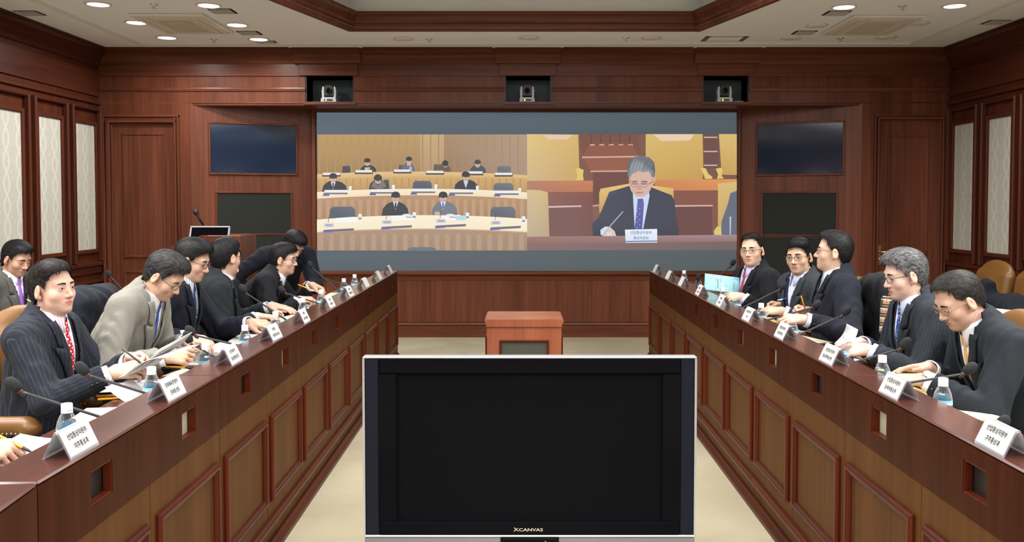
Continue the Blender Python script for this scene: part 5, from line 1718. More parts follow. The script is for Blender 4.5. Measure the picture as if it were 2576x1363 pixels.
for sg in (-1, 1):
    for i, ((hu, hv), (bu, bv)) in enumerate(MICS[sg]):
        pb = atZ(bu, bv, LEDGE - .03)
        xb = desk_x(sg, pb.y) + sg * .166
        pb = atX(bu, bv, xb); pb.z = LEDGE - .016
        ph = atY(hu, hv, pb.y); xb += sg * .02
        mic('black gooseneck microphone with red ring, %s from the camera on the %s desk' % (ORD[i], sideword[sg]), (xb, pb.y, WS + .0005), ph, pb)


# ---- papers and pens
def sheet(name, label, cat, c, sx, sy, rz, mat, th=.002, lines=0, curl=0., group='papers on the desks', parts=None, z=WS):
    t = empty(name, label, cat, (c[0], c[1], z + .0006), math.radians(rz), group=group)
    n = 8
    m = MB(); vs = []
    for i in range(n + 1):
        x = -sx / 2 + sx * i / n; zz = curl * (abs(2 * i / n - 1) ** 2)
        vs += [(x, -sy / 2, zz), (x, sy / 2, zz), (x, -sy / 2, zz + th), (x, sy / 2, zz + th)]
    fs = []
    for i in range(n):
        a, b = 4 * i, 4 * i + 4
        fs += [(a, b, b + 1, a + 1), (a + 2, a + 3, b + 3, b + 2), (a, a + 2, b + 2, b), (a + 1, b + 1, b + 3, a + 3)]
    fs += [(0, 1, 3, 2), (4 * n, 4 * n + 2, 4 * n + 3, 4 * n + 1)]
    m.add(vs, fs); m.obj('sheets', mat, t)
    if lines:
        q = MB()
        for k in range(lines):
            y = sy * .36 - k * sy * .74 / lines
            x1 = sx * .38 * random.uniform(.5, 1)
            q.box(-sx * .38, x1, y - .0016, y + .0016, th + curl * .5 * 0 + .0003, th + .0007)
        q.obj('print_lines', INKB, t)
    if parts == 'ring':
        q = MB()
        for k in range(14): q.tube([(-sx / 2 - .004, -sy * .45 + k * sy * .9 / 13, 0), (-sx / 2 - .004, -sy * .45 + k * sy * .9 / 13, th + .006), (-sx / 2 + .008, -sy * .45 + k * sy * .9 / 13, th + .004)], .0012, 5)
        q.obj('wire_binding', BLACK, t)
    return t


def on(u, v, z=WS): p = atZ(u, v, z); return (p.x, p.y)


def pen(label, p, d, body, cap, L=.14, z=WS, group='pens and pencils', cat='pen', name='pen'):
    d = Vector(d).normalized(); q = Vector((1, 0, 0)).rotation_difference(d).to_matrix().to_4x4()
    M = q @ Matrix.Rotation(pi / 2, 4, 'Y')
    t = empty(name, label, cat, p if len(p) == 3 else (p[0], p[1], z + .0045), group=group)
    MB().lathe([(0, -L / 2), (.0042, -L / 2), (.0042, L * .30), (.0038, L * .32)], n=10).xf(M).obj('barrel', body, t)
    MB().lathe([(.0046, L * .24), (.0046, L * .38), (.0020, L * .47), (.0006, L / 2), (0, L / 2)], n=10).xf(M).obj('tip', cap, t)
    return t


P_ = [
    # left desk
    ('notepad', 'white notepad beside the nearest bottle on the left desk', 'notepad', on(205, 1046), .26, .20, 8, PAPER, .010, 0, 0, None),
    ('document', 'yellow sheet under the white notepad at the left edge', 'document', on(118, 1074), .20, .14, 14, YELLOW, .002, 0, 0, None),
    ('folder', 'pale blue folder with raised cover at the left edge', 'folder', (-1.60, 2.86), .30, .21, 4, PALEB, .003, 0, .02, None),
    ('document', 'white sheet in front of the man in pinstripes', 'document', on(300, 985), .21, .26, 20, PAPER, .002, 7, 0, None),
    ('document', 'cream sheet behind the second bottle on the left desk', 'document', on(425, 940), .21, .16, -10, CREAM, .002, 0, 0, None),
    ('sticky_note', 'yellow sticky note by the orange pens', 'note', on(322, 988), .07, .07, 15, YELLOW, .002, 0, 0, None),
    ('document_binder', 'thick white open binder in front of the grey suit', 'binder', on(500, 893), .23, .31, -6, PAPER, .040, 0, 0, 'ring'),
    ('document', 'grey document under the open binder', 'document', on(455, 912), .22, .16, -4, plain('paper_grey', (.40, .40, .36), .7), .003, 5, 0, None),
    ('book', 'white open book in front of the man in the grey vest', 'book', on(572, 858), .22, .28, 4, PAPER, .018, 0, .004, None),
    ('document', 'pale yellow sheet before the corduroy jacket', 'document', on(715, 798), .21, .26, -12, CREAM, .003, 0, 0, None),
    ('booklet', 'blue booklet by the fifth bottle on the left desk', 'booklet', on(668, 808), .15, .21, 10, BLUEP, .004, 0, 0, None),
    ('document', 'white sheets under the hands of the leaning man', 'document', on(775, 772), .21, .30, 8, PAPER, .004, 5, 0, None),
    ('document', 'cream sheet near the far bottles on the left desk', 'document', on(835, 742), .22, .34, 0, CREAM, .003, 0, 0, None),
    # right desk
    ('document', 'cream crumpled sheet in front of the man facing the camera', 'document', on(1882, 772), .14, .20, 16, CREAM, .008, 0, .012, None),
    ('document', 'white printed sheets by the sixth bottle on the right desk', 'document', on(1900, 783), .21, .30, 6, PAPER, .004, 6, 0, None),
    ('folder', 'yellow folder under the hands of the man in slate', 'folder', on(1958, 803), .24, .30, -8, YELLOW, .004, 0, 0, None),
    ('notepad', 'white notepad beside the man in profile', 'notepad', on(2058, 832), .16, .20, 4, PAPER, .008, 0, 0, None),
    ('document', 'pale yellow pad with white sheet in front of the grey-haired man', 'document', on(2050, 856), .24, .30, 18, CREAM, .004, 6, 0, None),
    ('document', 'pale blue sheet under the cuff of the grey-haired man', 'document', on(2172, 905), .20, .17, 24, PALEB, .002, 5, 0, None),
    ('document', 'yellow sheet under the watch of the balding man', 'document', on(2335, 988), .22, .24, 12, YELLOW, .002, 0, 0, None),
    ('document', 'cream pad beside the nearest bottle on the right desk', 'document', on(2455, 1040), .24, .28, 22, CREAM, .008, 5, 0, None),
    ('document', 'yellow sheet under the cream pad on the right desk', 'document', on(2415, 1022), .20, .20, 10, YELLOW, .002, 0, 0, None),
]
for nm, lb, ct, c, sx, sy, rz, mt, th, li, cu, pt in P_:
    sg = -1 if c[0] < 0 else 1
    xf = abs(desk_x(sg, c[1]))
    r = abs(math.cos(math.radians(rz))) * sx / 2 + abs(math.sin(math.radians(rz))) * sy / 2
    c = (sg * min(max(abs(c[0]), xf + .155 + r), xf + .50 - min(r, .12)), c[1])
    sheet(nm, lb, ct, c, sx, sy, rz, mt, th, li, cu, parts=pt)

pen('orange ballpoint pen with red end on the left desk', on(290, 997), (1, .25, 0), ORANGE, REDPL)
pen('orange ballpoint pen with blue cap on the left desk', on(295, 1004), (1, .32, 0), ORANGE, BLUEPL)
pen('orange pencil beside the binder of the grey suit', on(450, 926), (1, -.2, 0), ORANGE, BLACK, name='pencil', cat='pencil')
pen('black pen beside the orange pencil on the left desk', on(440, 930), (1, -.2, 0), BLACK, SILVER)
pen('orange pencil on the right desk behind the sixth plate', on(2035, 836), (1, -.12, 0), ORANGE, YELLOW, name='pencil', cat='pencil')
pen('orange pencil beside the nearest bottle on the right desk', on(2412, 1013), (1, -.1, 0), ORANGE, YELLOW, name='pencil', cat='pencil')

# things held in hands: placed at the real wrists
def held_pen(key, arm, body, cap, label, d, off=(0, 0, 0)):
    inf = PEOPLE[key]; Sh, E, W = inf['arms'][arm]
    hd = Vector(inf['toW'](W)); fwd = Vector(inf['Rw'] @ unit(W - E))
    pen(label, tuple(hd + fwd * .105 + Vector(off)), d, body, cap)


held_pen('L1', 0, BLACK, SILVER, 'black pen in the hand of the man in pinstripes', (.75, .1, -.65), (0, -.02, .01))
held_pen('L0', 0, ORANGE, BLACK, 'orange pen in the writing hand at the left edge', (.9, -.2, -.35), (.0, -.02, .0))
held_pen('LB', 0, YELLOW, WHITE, 'yellow highlighter in the hand at the back table', (.8, -.4, -.3), (0, -.02, .0))
held_pen('R2', 0, BLUEPL, WHITE, 'blue pen in the hand of the man in slate', (-.95, -.1, -.15), (.03, -.03, .02))
held_pen('R3', 0, ORANGE, BLACK, 'orange pen held upright by the man in profile', (-.35, -.3, .9), (0, -.03, .03))
held_pen('L6', 0, ORANGE, WHITE, 'orange pen in the hand of the leaning man', (.85, -.2, -.3), (-.02, -.02, .02))


def leaf(label, origin, ex, ey, w_, h_, bend, mat, lines=5, name='paper_sheet', cat='paper'):
    """a bent sheet: ex across, ey up the page"""
    ex, ey = Vector(ex).normalized(), Vector(ey).normalized(); nz = ex.cross(ey).normalized()
    t = empty(name, label, cat, origin, group='sheets held in hands')
    n = 12; vs = []
    for i in range(n + 1):
        a = i / n
        for b in (0, 1): vs.append(ex * (b - .5) * w_ + ey * a * h_ + nz * bend * math.sin(pi * a * .8) * h_)
    m = MB().add(vs, [(2 * i, 2 * i + 1, 2 * i + 3, 2 * i + 2) for i in range(n)], smooth=True)
    o = m.obj('page', mat, t); md = o.modifiers.new('thick', 'SOLIDIFY'); md.thickness = .0012
    if lines:
        q = MB()
        for k in range(lines):
            a = .85 - .6 * k / lines
            c = ey * a * h_ + nz * (bend * math.sin(pi * a * .8) * h_ + .0014); r = ex * w_ * .36; hh = ey * .003
            q.add([c - r - hh, c + r * random.uniform(.3, 1) - hh, c + r * .8 + hh, c - r + hh], [(0, 1, 2, 3)])
        q.obj('print_lines', INKB, t)
    return t


p1 = atY(345, 925, 3.66); leaf('white page held up by the man in pinstripes', p1, (.3, .9, .2), (.78, -.1, .62), .21, .20, .12, PAPER)
p1 = atY(352, 932, 3.64); leaf('second white page curling from the hand in pinstripes', p1, (.3, .9, .1), (.93, -.1, .32), .20, .20, -.16, PAPER, 4)
p1 = atY(300, 965, 3.60); leaf('white sheet hanging below the hand in pinstripes', p1, (.4, .9, 0), (.75, 0, -.42), .14, .15, .1, PAPER, 6)
p1 = atY(2112, 872, 4.22); leaf('white page turned up by the grey-haired man', p1, (.1, 1, 0), (.45, 0, .9), .20, .11, .15, PAPER, 0)
# blue booklet held open on the right desk
p1 = atY(1815, 734, 6.50)
bk = leaf('light blue printed booklet held upright before the man with the maroon tie', p1, (1, -.10, -.12), (.12, .45, .9), .245, .125, .06, BLUEP, 0, 'booklet', 'booklet')
ex, ey = Vector((1, -.10, -.12)).normalized(), Vector((.12, .45, .9)).normalized(); nz = ex.cross(ey).normalized()
for k, (a, w_) in enumerate(((-.045, .0012), (-.010, .0012))):
    MB().add([ex * (a - w_) + ey * .010 + nz * .003, ex * (a + w_) + ey * .010 + nz * .003, ex * (a + w_) + ey * .10 + nz * .0098, ex * (a - w_) + ey * .10 + nz * .0098], [(0, 1, 2, 3)]).obj('rule', INKB, bk)
for body, a, b_, sz in (('산업통상자원부', -.027, .055, .012), ('2013. 3. 6', .030, .055, .007), ('통상정책회의 자료', .085, .055, .007)):
    me = text_mesh(body, sz)
    for q in me.vertices: x_, y_ = q.co.x, q.co.y; q.co = ex * (a - y_) + ey * (b_ + x_) + nz * (.06 * .125 * math.sin(pi * .44 * .8) + .0022)
    link('lettering', me, INKB, bk)
# black phone and cards in front of the grey-haired man
ph = on(2252, 935)
t = empty('mobile_phone', 'black phone lying on cards by the second bottle on the right desk', 'phone', (max(ph[0], 1.36), ph[1], WS + .0005), .5)
MB().box(-.03, .03, -.055, .055, 0, .010, .004).obj('case', BLACK, t); MB().box(-.026, .026, -.046, .046, .010, .0106).obj('screen', GLOSSB, t)
# clear document sleeve
sl_ = on(335, 972)
t = empty('document_sleeve', 'clear plastic sleeve between the papers on the left desk', 'sleeve', (sl_[0], sl_[1], WS + .003), .2)
MB().box(-.11, .11, -.12, .12, 0, .0015).obj('film', ACRYL, t); MB().box(-.02, .09, -.09, .03, .0016, .0022).obj('slip', plain('slip_grey', (.35, .36, .40), .6), t)
# watch on the balding man's wrist
inf = PEOPLE['R5']; Sh, E, W = inf['arms'][1]
ax = unit(W - E); c = W - ax * .004
q = Vector((0, 0, 1)).rotation_difference(Vector(ax)).to_matrix().to_4x4()
wr = MB().lathe([(.0300, -.009), (.0318, -.008), (.0318, .008), (.0300, .009)], n=26).xf(Matrix.Translation(Vector(c)) @ q).obj('watch_band', CHROME, inf['body'], label='steel watch band')
up = unit(A3(-.5, -.0, .85) - ax * (A3(-.5, -.0, .85) @ ax)); cc = Vector(c + up * .031)
q2 = Vector((0, 0, 1)).rotation_difference(Vector(up)).to_matrix().to_4x4()
MB().lathe([(0, .006), (.0165, .006), (.0185, .004), (.0185, -.003), (0, -.003)], n=24).xf(Matrix.Translation(cc) @ q2).obj('watch_case', SILVER, wr)
MB().lathe([(0, .0066), (.0150, .0066)], n=24).xf(Matrix.Translation(cc) @ q2).obj('watch_face', WHITE, wr)
# ================================================================== CHAIRS, COATS, TABLES, LECTERN
LEATHER = plain('leather_tan', (.165, .073, .016), .40, noise=.12, nscale=9., bump=.25, spec=.5)
COATM = cloth('coat_navy', (.0075, .0095, .016)); COAT2 = cloth('coat_black', (.006, .007, .010))


def rbox(c, half, r, R=None):
    c = np.asarray(c, float); half = np.asarray(half, float) - r; Rm = np.eye(3) if R is None else R

    def f(P):
        q = np.abs((P - c) @ Rm) - half
        return np.linalg.norm(np.maximum(q, 0), axis=-1) + np.minimum(q.max(-1), 0) - r
    e = np.abs(Rm) @ (half + r)
    return f, c - e, c + e


def fmesh(name, prims, h, k=.03, warp=None):
    lo = np.min([p[1] for p in prims], 0) - .03; hi = np.max([p[2] for p in prims], 0) + .03
    g = Field(lo, hi, h)
    for p in prims: g.add(p, k)
    if warp is not None: g.f = (g.f + warp(g.P())).astype(np.float32)
    V, Q = nets(g); return np_mesh(name, V, Q)


def make_chair():
    """local: the sitter looks along +y; origin on the floor under the middle of the seat"""
    t = empty('conference_chair', 'tan leather conference chair', 'chair', (0, 0, 0))
    link('seat', fmesh('seat', [rbox((0, .02, .44), (.26, .25, .065), .05), p_ell((0, .03, .47), (.22, .21, .05))], .014), LEATHER, t)
    a = math.radians(9); Rb = np.array([[1, 0, 0], [0, math.cos(a), -math.sin(a)], [0, math.sin(a), math.cos(a)]])
    bk = [rbox((0, -.255, .70), (.265, .050, .26), .048, Rb), p_ell((0, -.300, .93), (.262, .050, .115), Rb), p_ell((0, -.235, .72), (.20, .05, .22), Rb)]
    link('backrest', fmesh('backrest', bk, .013, .025), LEATHER, t)
    for sx in (-1, 1):
        arm = link('armrest', fmesh('armrest', [p_cap((sx * .295, -.20, .668), (sx * .295, .17, .668), .034, .036), p_ell((sx * .295, .19, .655), (.040, .035, .032)), p_cap((sx * .295, .17, .655), (sx * .295, .13, .44), .026, .030), p_cap((sx * .295, -.20, .655), (sx * .29, -.20, .44), .026, .03)], .011, .02), LEATHER, t)
        q = MB()
        for k in range(22): q.ball((sx * .331, -.19 + k * .0168, .645), .0042, 4)
        for k in range(22): q.ball((sx * .259, -.19 + k * .0168, .645), .0042, 4)
        q.obj('nail_studs', BRASS, arm, label='row of brass nail studs')
    m = MB().tube([(0, 0, .10), (0, 0, .40)], .028, 14); m.obj('column', BLACK, t)
    for k in range(5):
        an = 2 * pi * k / 5 + .3
        MB().tube([(0, 0, .115), (math.cos(an) * .16, math.sin(an) * .16, .085), (math.cos(an) * .29, math.sin(an) * .29, .065)], [.028, .022, .016], 8).obj('leg', DARKW, t)
        MB().lathe([(0, -.012), (.022, -.012), (.026, -.006), (.026, .006), (.022, .012), (0, .012)], n=12).xf(Matrix.Translation((math.cos(an) * .285, math.sin(an) * .285, .027)) @ Matrix.Rotation(an, 4, 'Z') @ Matrix.Rotation(pi / 2, 4, 'X')).obj('caster', BLACK, t)
    return t


proto = make_chair(); first = [True]


def chair(x, y, head, label):
    c = proto if first[0] else copy_tree(proto); first[0] = False
    c.location = (x, y, 0); c.rotation_euler = (0, 0, math.radians(head) - pi / 2); c['label'] = label; c['group'] = 'tan leather chairs'
    return c


def chair_for(key, label, back=.06, dh=0):
    inf = PEOPLE[key]; b = inf['base']; h = math.degrees(inf['rz']) + 90 + dh; a = math.radians(h)
    return chair(b[0] - math.cos(a) * back, b[1] - math.sin(a) * back, h, label)


chair_for('L1', 'tan leather chair of the man in pinstripes'); chair_for('L2', 'tan leather chair of the man in light grey', .10); chair_for('L3', 'tan leather chair of the man in the grey vest, coat over its back', .10)
chair_for('L4', 'tan leather chair of the man in corduroy'); chair_for('L5', 'tan leather chair of the man hidden behind corduroy'); chair_for('L6', 'tan leather chair of the leaning man', .12)
chair_for('L0', 'tan leather chair at the left edge beside the writing hand'); chair_for('LB', 'tan leather chair of the man with the purple tie', .10)
chair_for('R1', 'tan leather chair of the man with the maroon tie'); chair_for('R2', 'tan leather chair of the man in slate'); c3 = chair_for('R3', 'tan leather chair of the man in profile, under a dark coat and plaid scarf', .02, 8)
chair_for('R4', 'tan leather chair of the grey-haired man', .10); chair_for('R5', 'tan leather chair of the balding man', .12)
chair(-3.62, 6.75, 0, 'empty tan leather chair at the left back table, beside the purple tie')
# back row on the right
chair(3.76, 7.78, 180, 'empty tan leather chair in the right back row, farther from the camera'); chair(3.76, 7.14, 180, 'empty tan leather chair in the right back row with a coat on it')


def wr(P): return .006 * np.sin(26 * P[..., 2] + 5 * np.sin(14 * P[..., 0] + 9 * P[..., 1])) + .006 * np.sin(33 * P[..., 1] + 21 * P[..., 0] + 3 * np.sin(17 * P[..., 2]))


def coat(label, x, y, head, mat, prims, name='coat', group='coats over chairs'):
    o = link(name, fmesh(name, prims, .012, .05, wr), mat, loc=(x, y, 0), label=label, cat='coat', group=group)
    o.rotation_euler = (0, 0, math.radians(head) - pi / 2)
    return o


inf = PEOPLE['L3']; b = inf['base']
coat('dark navy coat draped over a chair back between pinstripes and light grey', b[0] - .10, b[1] + .02, 0, COATM,
     [rbox((0, -.315, .96), (.29, .090, .115), .07), rbox((0, -.375, .72), (.28, .05, .30), .04), rbox((.06, -.25, .80), (.20, .035, .22), .03), p_cap((-.26, -.33, .98), (-.30, -.28, .60), .06, .05)])
# chair between profile and grey hair, with dark coat and plaid scarf
coat('dark coat covering the chair back behind the man in profile, next to the grey-haired man', c3.location.x, c3.location.y, 180, COAT2,
     [rbox((0, -.255, .90), (.30, .085, .20), .08), rbox((0, -.30, .66), (.29, .06, .34), .05), rbox((-.05, -.20, .72), (.24, .04, .28), .035), p_ell((0, -.25, 1.03), (.24, .09, .09))])


def scarf_mat():
    m, nt, b = new_mat('scarf_plaid'); L = nt.links.new
    tc = N(nt, 'ShaderNodeTexCoord'); sx = N(nt, 'ShaderNodeSeparateXYZ'); L(tc.outputs['Object'], sx.inputs[0])

    def Mt(op, a, c=None):
        n = N(nt, 'ShaderNodeMath', operation=op)
        for i, x in enumerate((a, c)):
            if x is None: continue
            if isinstance(x, (int, float)): n.inputs[i].default_value = x
            else: L(x, n.inputs[i])
        return n.outputs[0]
    col = None
    prev = (.33, .25, .155)
    base = N(nt, 'ShaderNodeRGB'); base.outputs[0].default_value = (*prev, 1); cur = base.outputs[0]
    for ax, per, wdt, c, o in (('X', .060, .12, (.03, .027, .022), 0), ('X', .060, .12, (.03, .027, .022), .24), ('Z', .050, .16, (.02, .018, .016), 0), ('Z', .050, .16, (.02, .018, .016), .26), ('Z', .050, .09, (.6, .56, .48), .44), ('X', .060, .05, (.35, .03, .03), .6), ('Z', .050, .05, (.35, .03, .03), .70)):
        t = Mt('LESS_THAN', Mt('FRACT', Mt('ADD', Mt('MULTIPLY', sx.outputs[ax], 1 / per), o)), wdt)
        mx = N(nt, 'ShaderNodeMix', data_type='RGBA'); L(t, mx.inputs[0]); L(cur, mx.inputs[6]); mx.inputs[7].default_value = (*c, 1); cur = mx.outputs[2]
    L(cur, b.inputs['Base Color']); b.inputs['Roughness'].default_value = .95
    return m


sc_p = atY(2236, 792, 4.95)
o = link('scarf', fmesh('scarf', [rbox((0, 0, -.005), (.052, .014, .105), .012), rbox((.035, .022, .03), (.04, .012, .09), .010)], .008, .015, lambda P: .003 * np.sin(60 * P[..., 0] + 20 * P[..., 2])), scarf_mat(), loc=(sc_p.x, sc_p.y, sc_p.z), label='beige plaid scarf hanging from the coat behind the grey-haired man', cat='scarf')
o.rotation_euler = (0, .12, .25)
# navy coat with red lining on the right back row
coat('navy coat with red lining lying on a chair of the right back row', 3.74, 7.14, 180, COATM, [rbox((.0, -.12, .64), (.27, .14, .17), .1), p_ell((-.20, -.05, .62), (.14, .14, .14)), rbox((.22, -.02, .78), (.07, .06, .13), .04), p_ell((-.1, .12, .56), (.2, .12, .08))])
cl = bpy.data.objects['coat.002'] if 'coat.002' in bpy.data.objects else None
if cl:
    link('lining', fmesh('lining', [rbox((.255, .055, .66), (.035, .02, .10), .012)], .009), plain('lining_red', (.55, .03, .02), .6), cl)
    link('inner_label', fmesh('inner_label', [rbox((.268, .060, .76), (.028, .016, .030), .008)], .007), PAPER, cl)
    q = MB()
    for k in range(4): q.ball((.20 - .02 * (k % 2), .047, .72 + .05 * k), .007, 6)
    q.obj('buttons', SILVER, cl)


# ---- back-row tables
def back_table(label, x0, x1, y0, y1, sg):
    t = empty('back_table', label, 'table', ((x0 + x1) / 2, (y0 + y1) / 2, 0), group='back row tables')
    MB().box(x0, x1, y0, y1, .73, .76, .006).obj('table_top', WORK, t, world=True)
    MB().box(x0 if sg > 0 else x1, (x0 + .03) if sg > 0 else x1 - .03, y0 + .02, y1 - .02, .02, .73).obj('front_panel', FASC, t, world=True)
    xx = (x0 - .012) if sg > 0 else (x1 + .012)
    MB().box(xx, xx - .012 * sg + .024 * sg, y0 + .02, y1 - .02, .60, .64, .004).obj('front_rail', REDY, t, world=True)
    for y in (y0 + .04, y1 - .07):
        MB().box(x0 + .03, x1 - .03, y, y + .03, 0, .73).obj('end_board', DARKW, t, world=True)


back_table('mahogany back table in front of the man with the purple tie', -3.22, -2.72, 4.7, 7.0, -1)
back_table('mahogany back table in front of the empty chairs on the right', 2.90, 3.42, 4.4, 7.4, 1)
p = atZ(62, 802, .76); sheet('document', 'white sheets lying before the man with the purple tie', 'document', (max(-3.1, p.x), p.y), .21, .30, 8, PAPER, .006, 5, group='papers on the back tables', z=.76)
pen('black pen on the sheets at the left back table', (max(-3.05, p.x), p.y, .771), (1, .2, 0), BLACK, SILVER)
p = atZ(2530, 786, .76); sheet('document', 'stack of white sheets on the right back table', 'document', (min(3.3, p.x), p.y), .21, .30, 30, PAPER, .02, 0, group='papers on the back tables', z=.76)
pb = atX(337, 714, -2.80); ph_ = atY(268, 682, pb.y)
mic('black gooseneck microphone on the left back table, in front of the door', (-2.80, pb.y, .7605), ph_)

# ---- lectern with small monitor
YL = 8.55
lx0, lx1 = atY(520, 590, YL).x, atY(606, 590, YL).x
zt2 = atY(560, 592, YL).z
lec = empty('lectern', 'mahogany lectern with sloping side, behind the left row', 'lectern', ((lx0 + lx1) / 2, YL + .25, 0))
MB().box(lx0, lx1, YL, YL + .5, 0, zt2, .006).obj('body', WV, lec, world=True)
lw0 = atY(372, 640, YL).x; lz0 = atY(372, 640, YL).z
MB().prism([(lw0, 0), (lx0, 0), (lx0, zt2), (lx0 - .06, zt2), (lw0, lz0)], 'y', YL + .02, YL + .48).obj('side_wing', WV, lec, world=True)
MB().box(lx0 + .05, lx1 - .05, YL - .012, YL, .15, zt2 - .12, .004).obj('front_panel', FASC, lec, world=True)
mx0, mx1 = atY(470, 580, YL).x, atY(571, 580, YL).x; mz1 = atY(520, 571, YL).z
mo = empty('desk_monitor', 'small grey-framed monitor standing on the lectern', 'monitor', ((mx0 + mx1) / 2, YL + .2, zt2))
TILT = Matrix.Translation((0, YL + .12, mz1)) @ Matrix.Rotation(math.radians(-22), 4, 'X') @ Matrix.Translation((0, -(YL + .12), -mz1))
GREYPL = plain('monitor_grey', (.36, .37, .38), .4)
frame_rect(MB(), mx0 + .015, mx1 - .015, mz1 - .24, mz1 - .018, .015, .03, .004).xf(TILT @ Matrix.Translation((0, YL + .12, 0))).obj('frame', GREYPL, mo, world=True)
MB().box(mx0 + .01, mx1 - .01, YL + .10, YL + .13, mz1 - .245, mz1 - .01).xf(TILT).obj('screen', GLOSSB, mo, world=True)
MB().box(mx0 + .02, mx1 - .02, YL + .13, YL + .165, mz1 - .24, mz1 - .02, .01).xf(TILT).obj('back_shell', GREYPL, mo, world=True)
MB().box((mx0 + mx1) / 2 - .05, (mx0 + mx1) / 2 + .05, YL + .22, YL + .30, zt2 - .14, mz1 - .12, .01).obj('foot', BLACK, mo, world=True)
a, b = atY(511, 566, YL + .3), atY(490, 529, YL + .3)
t = empty('handheld_microphone', 'black handheld microphone on a stand behind the lectern monitor', 'microphone', (a.x, YL + .3, zt2))
ax_ = (b - a).normalized(); q = Vector((0, 0, 1)).rotation_difference(ax_).to_matrix().to_4x4()
MB().tube([(a.x + .02, YL + .3, zt2), (a.x + .01, YL + .3, zt2 + .04), a], .006, 8).obj('stand', BLACK, t, world=True)
Lm = (b - a).length
MB().lathe([(0, 0), (.010, 0), (.013, Lm * .5), (.016, Lm * .72), (.017, Lm * .74)], n=14).xf(Matrix.Translation(a) @ q).obj('handle', BLACK, t, world=True)
MB().lathe([(.018, Lm * .74), (.024, Lm * .80), (.025, Lm * .9), (.020, Lm * 1.0), (.010, Lm * 1.04), (0, Lm * 1.05)], n=16).xf(Matrix.Translation(a) @ q).obj('grille_head', plain('mic_mesh', (.03, .03, .033), .45, metal=.6), t, world=True)

# ---- three cameras in the niches
PTZ = plain('camera_grey', (.55, .56, .58), .35); LEDY = plain('led_yellow', (.5, .5, .05), .4, emit=(.8, .9, .1), estr=3.)
for (na, nb), u, lb in zip(NX, (828, 1326, 1822), ('left', 'middle', 'right')):
    c = atY(u, 255, D1 + .1)
    t = empty('video_camera', 'grey swivel camera standing in the %s niche above the screen' % lb, 'camera', (c.x, D1 + .13, NZ0), group='swivel cameras above the screen')
    MB().prism([(-.085, 0), (.085, 0), (.08, .045), (.062, .056), (-.062, .056), (-.08, .045)], 'y', -.07, .07).obj('base', PTZ, t)
    m = MB().box(-.045, .045, -.074, -.069, .016, .036); m.obj('display', BLACK, t)
    MB().ball((-.025, -.074, .026), .008, 8).obj('status_light', LEDY, t)
    for sx in (-1, 1):
        MB().prism([(sx * .052, .054), (sx * .074, .054), (sx * .078, .12), (sx * .070, .17), (sx * .060, .18), (sx * .052, .165)], 'y', -.045, .045).obj('yoke_arm', PTZ, t)
    MB().prism([(-.05, .075), (.05, .075), (.052, .15), (.035, .185), (-.035, .185), (-.052, .15)], 'y', -.055, .05).obj('head', BLACK, t)
    MB().lathe([(0, 0), (.030, 0), (.034, .01), (.034, .03), (0, .03)], n=20).xf(Matrix.Translation((0, -.052, .128)) @ Matrix.Rotation(pi / 2, 4, 'X')).obj('lens_barrel', plain('lens_grey', (.04, .04, .045), .3), t)
    MB().lathe([(0, .004), (.015, .002), (.022, 0)], n=18).xf(Matrix.Translation((0, -.083, .128)) @ Matrix.Rotation(pi / 2, 4, 'X')).obj('lens_glass', GLOSSB, t)
# small boxes and cables beside the cameras
for (na, nb), sx, lb in zip(NX, (-1, 1, 1), ('left', 'middle', 'right')):
    c = ((na + nb) / 2 + sx * .17, D1 + .16, NZ0)
    t = empty('adapter_box', 'small adapter box beside the camera in the %s niche' % lb, 'adapter', c)
    MB().box(-.05, .05, -.04, .04, 0, .022, .004).obj('case', PTZ if lb == 'right' else BLACK, t); MB().tube([(-.05, 0, .01), (-.09 * sx * sx, .02, .006), (-.11, .06, .012)], .005, 6).obj('cable', BLACK, t)
# ================================================================== THE VIDEO SCREEN (a flat lit display; its picture is flat print on the panel)
YS = D2 - .030
EMS = 1.0 / (2 ** sc.view_settings.exposure)
m, nt, bs = new_mat('display_light')
at_n = N(nt, 'ShaderNodeAttribute'); at_n.attribute_name = 'Col'
bs.inputs['Base Color'].default_value = (.02, .022, .024, 1); bs.inputs['Roughness'].default_value = .45; bs.inputs['Specular IOR Level'].default_value = .25
nt.links.new(at_n.outputs['Color'], bs.inputs['Emission Color']); bs.inputs['Emission Strength'].default_value = EMS * 1.0
DISP = m
scx = (sx0 + sx1) / 2
scrn = empty('video_screen', 'large flat video wall showing two meeting rooms side by side', 'screen', (scx, YS, zb_))


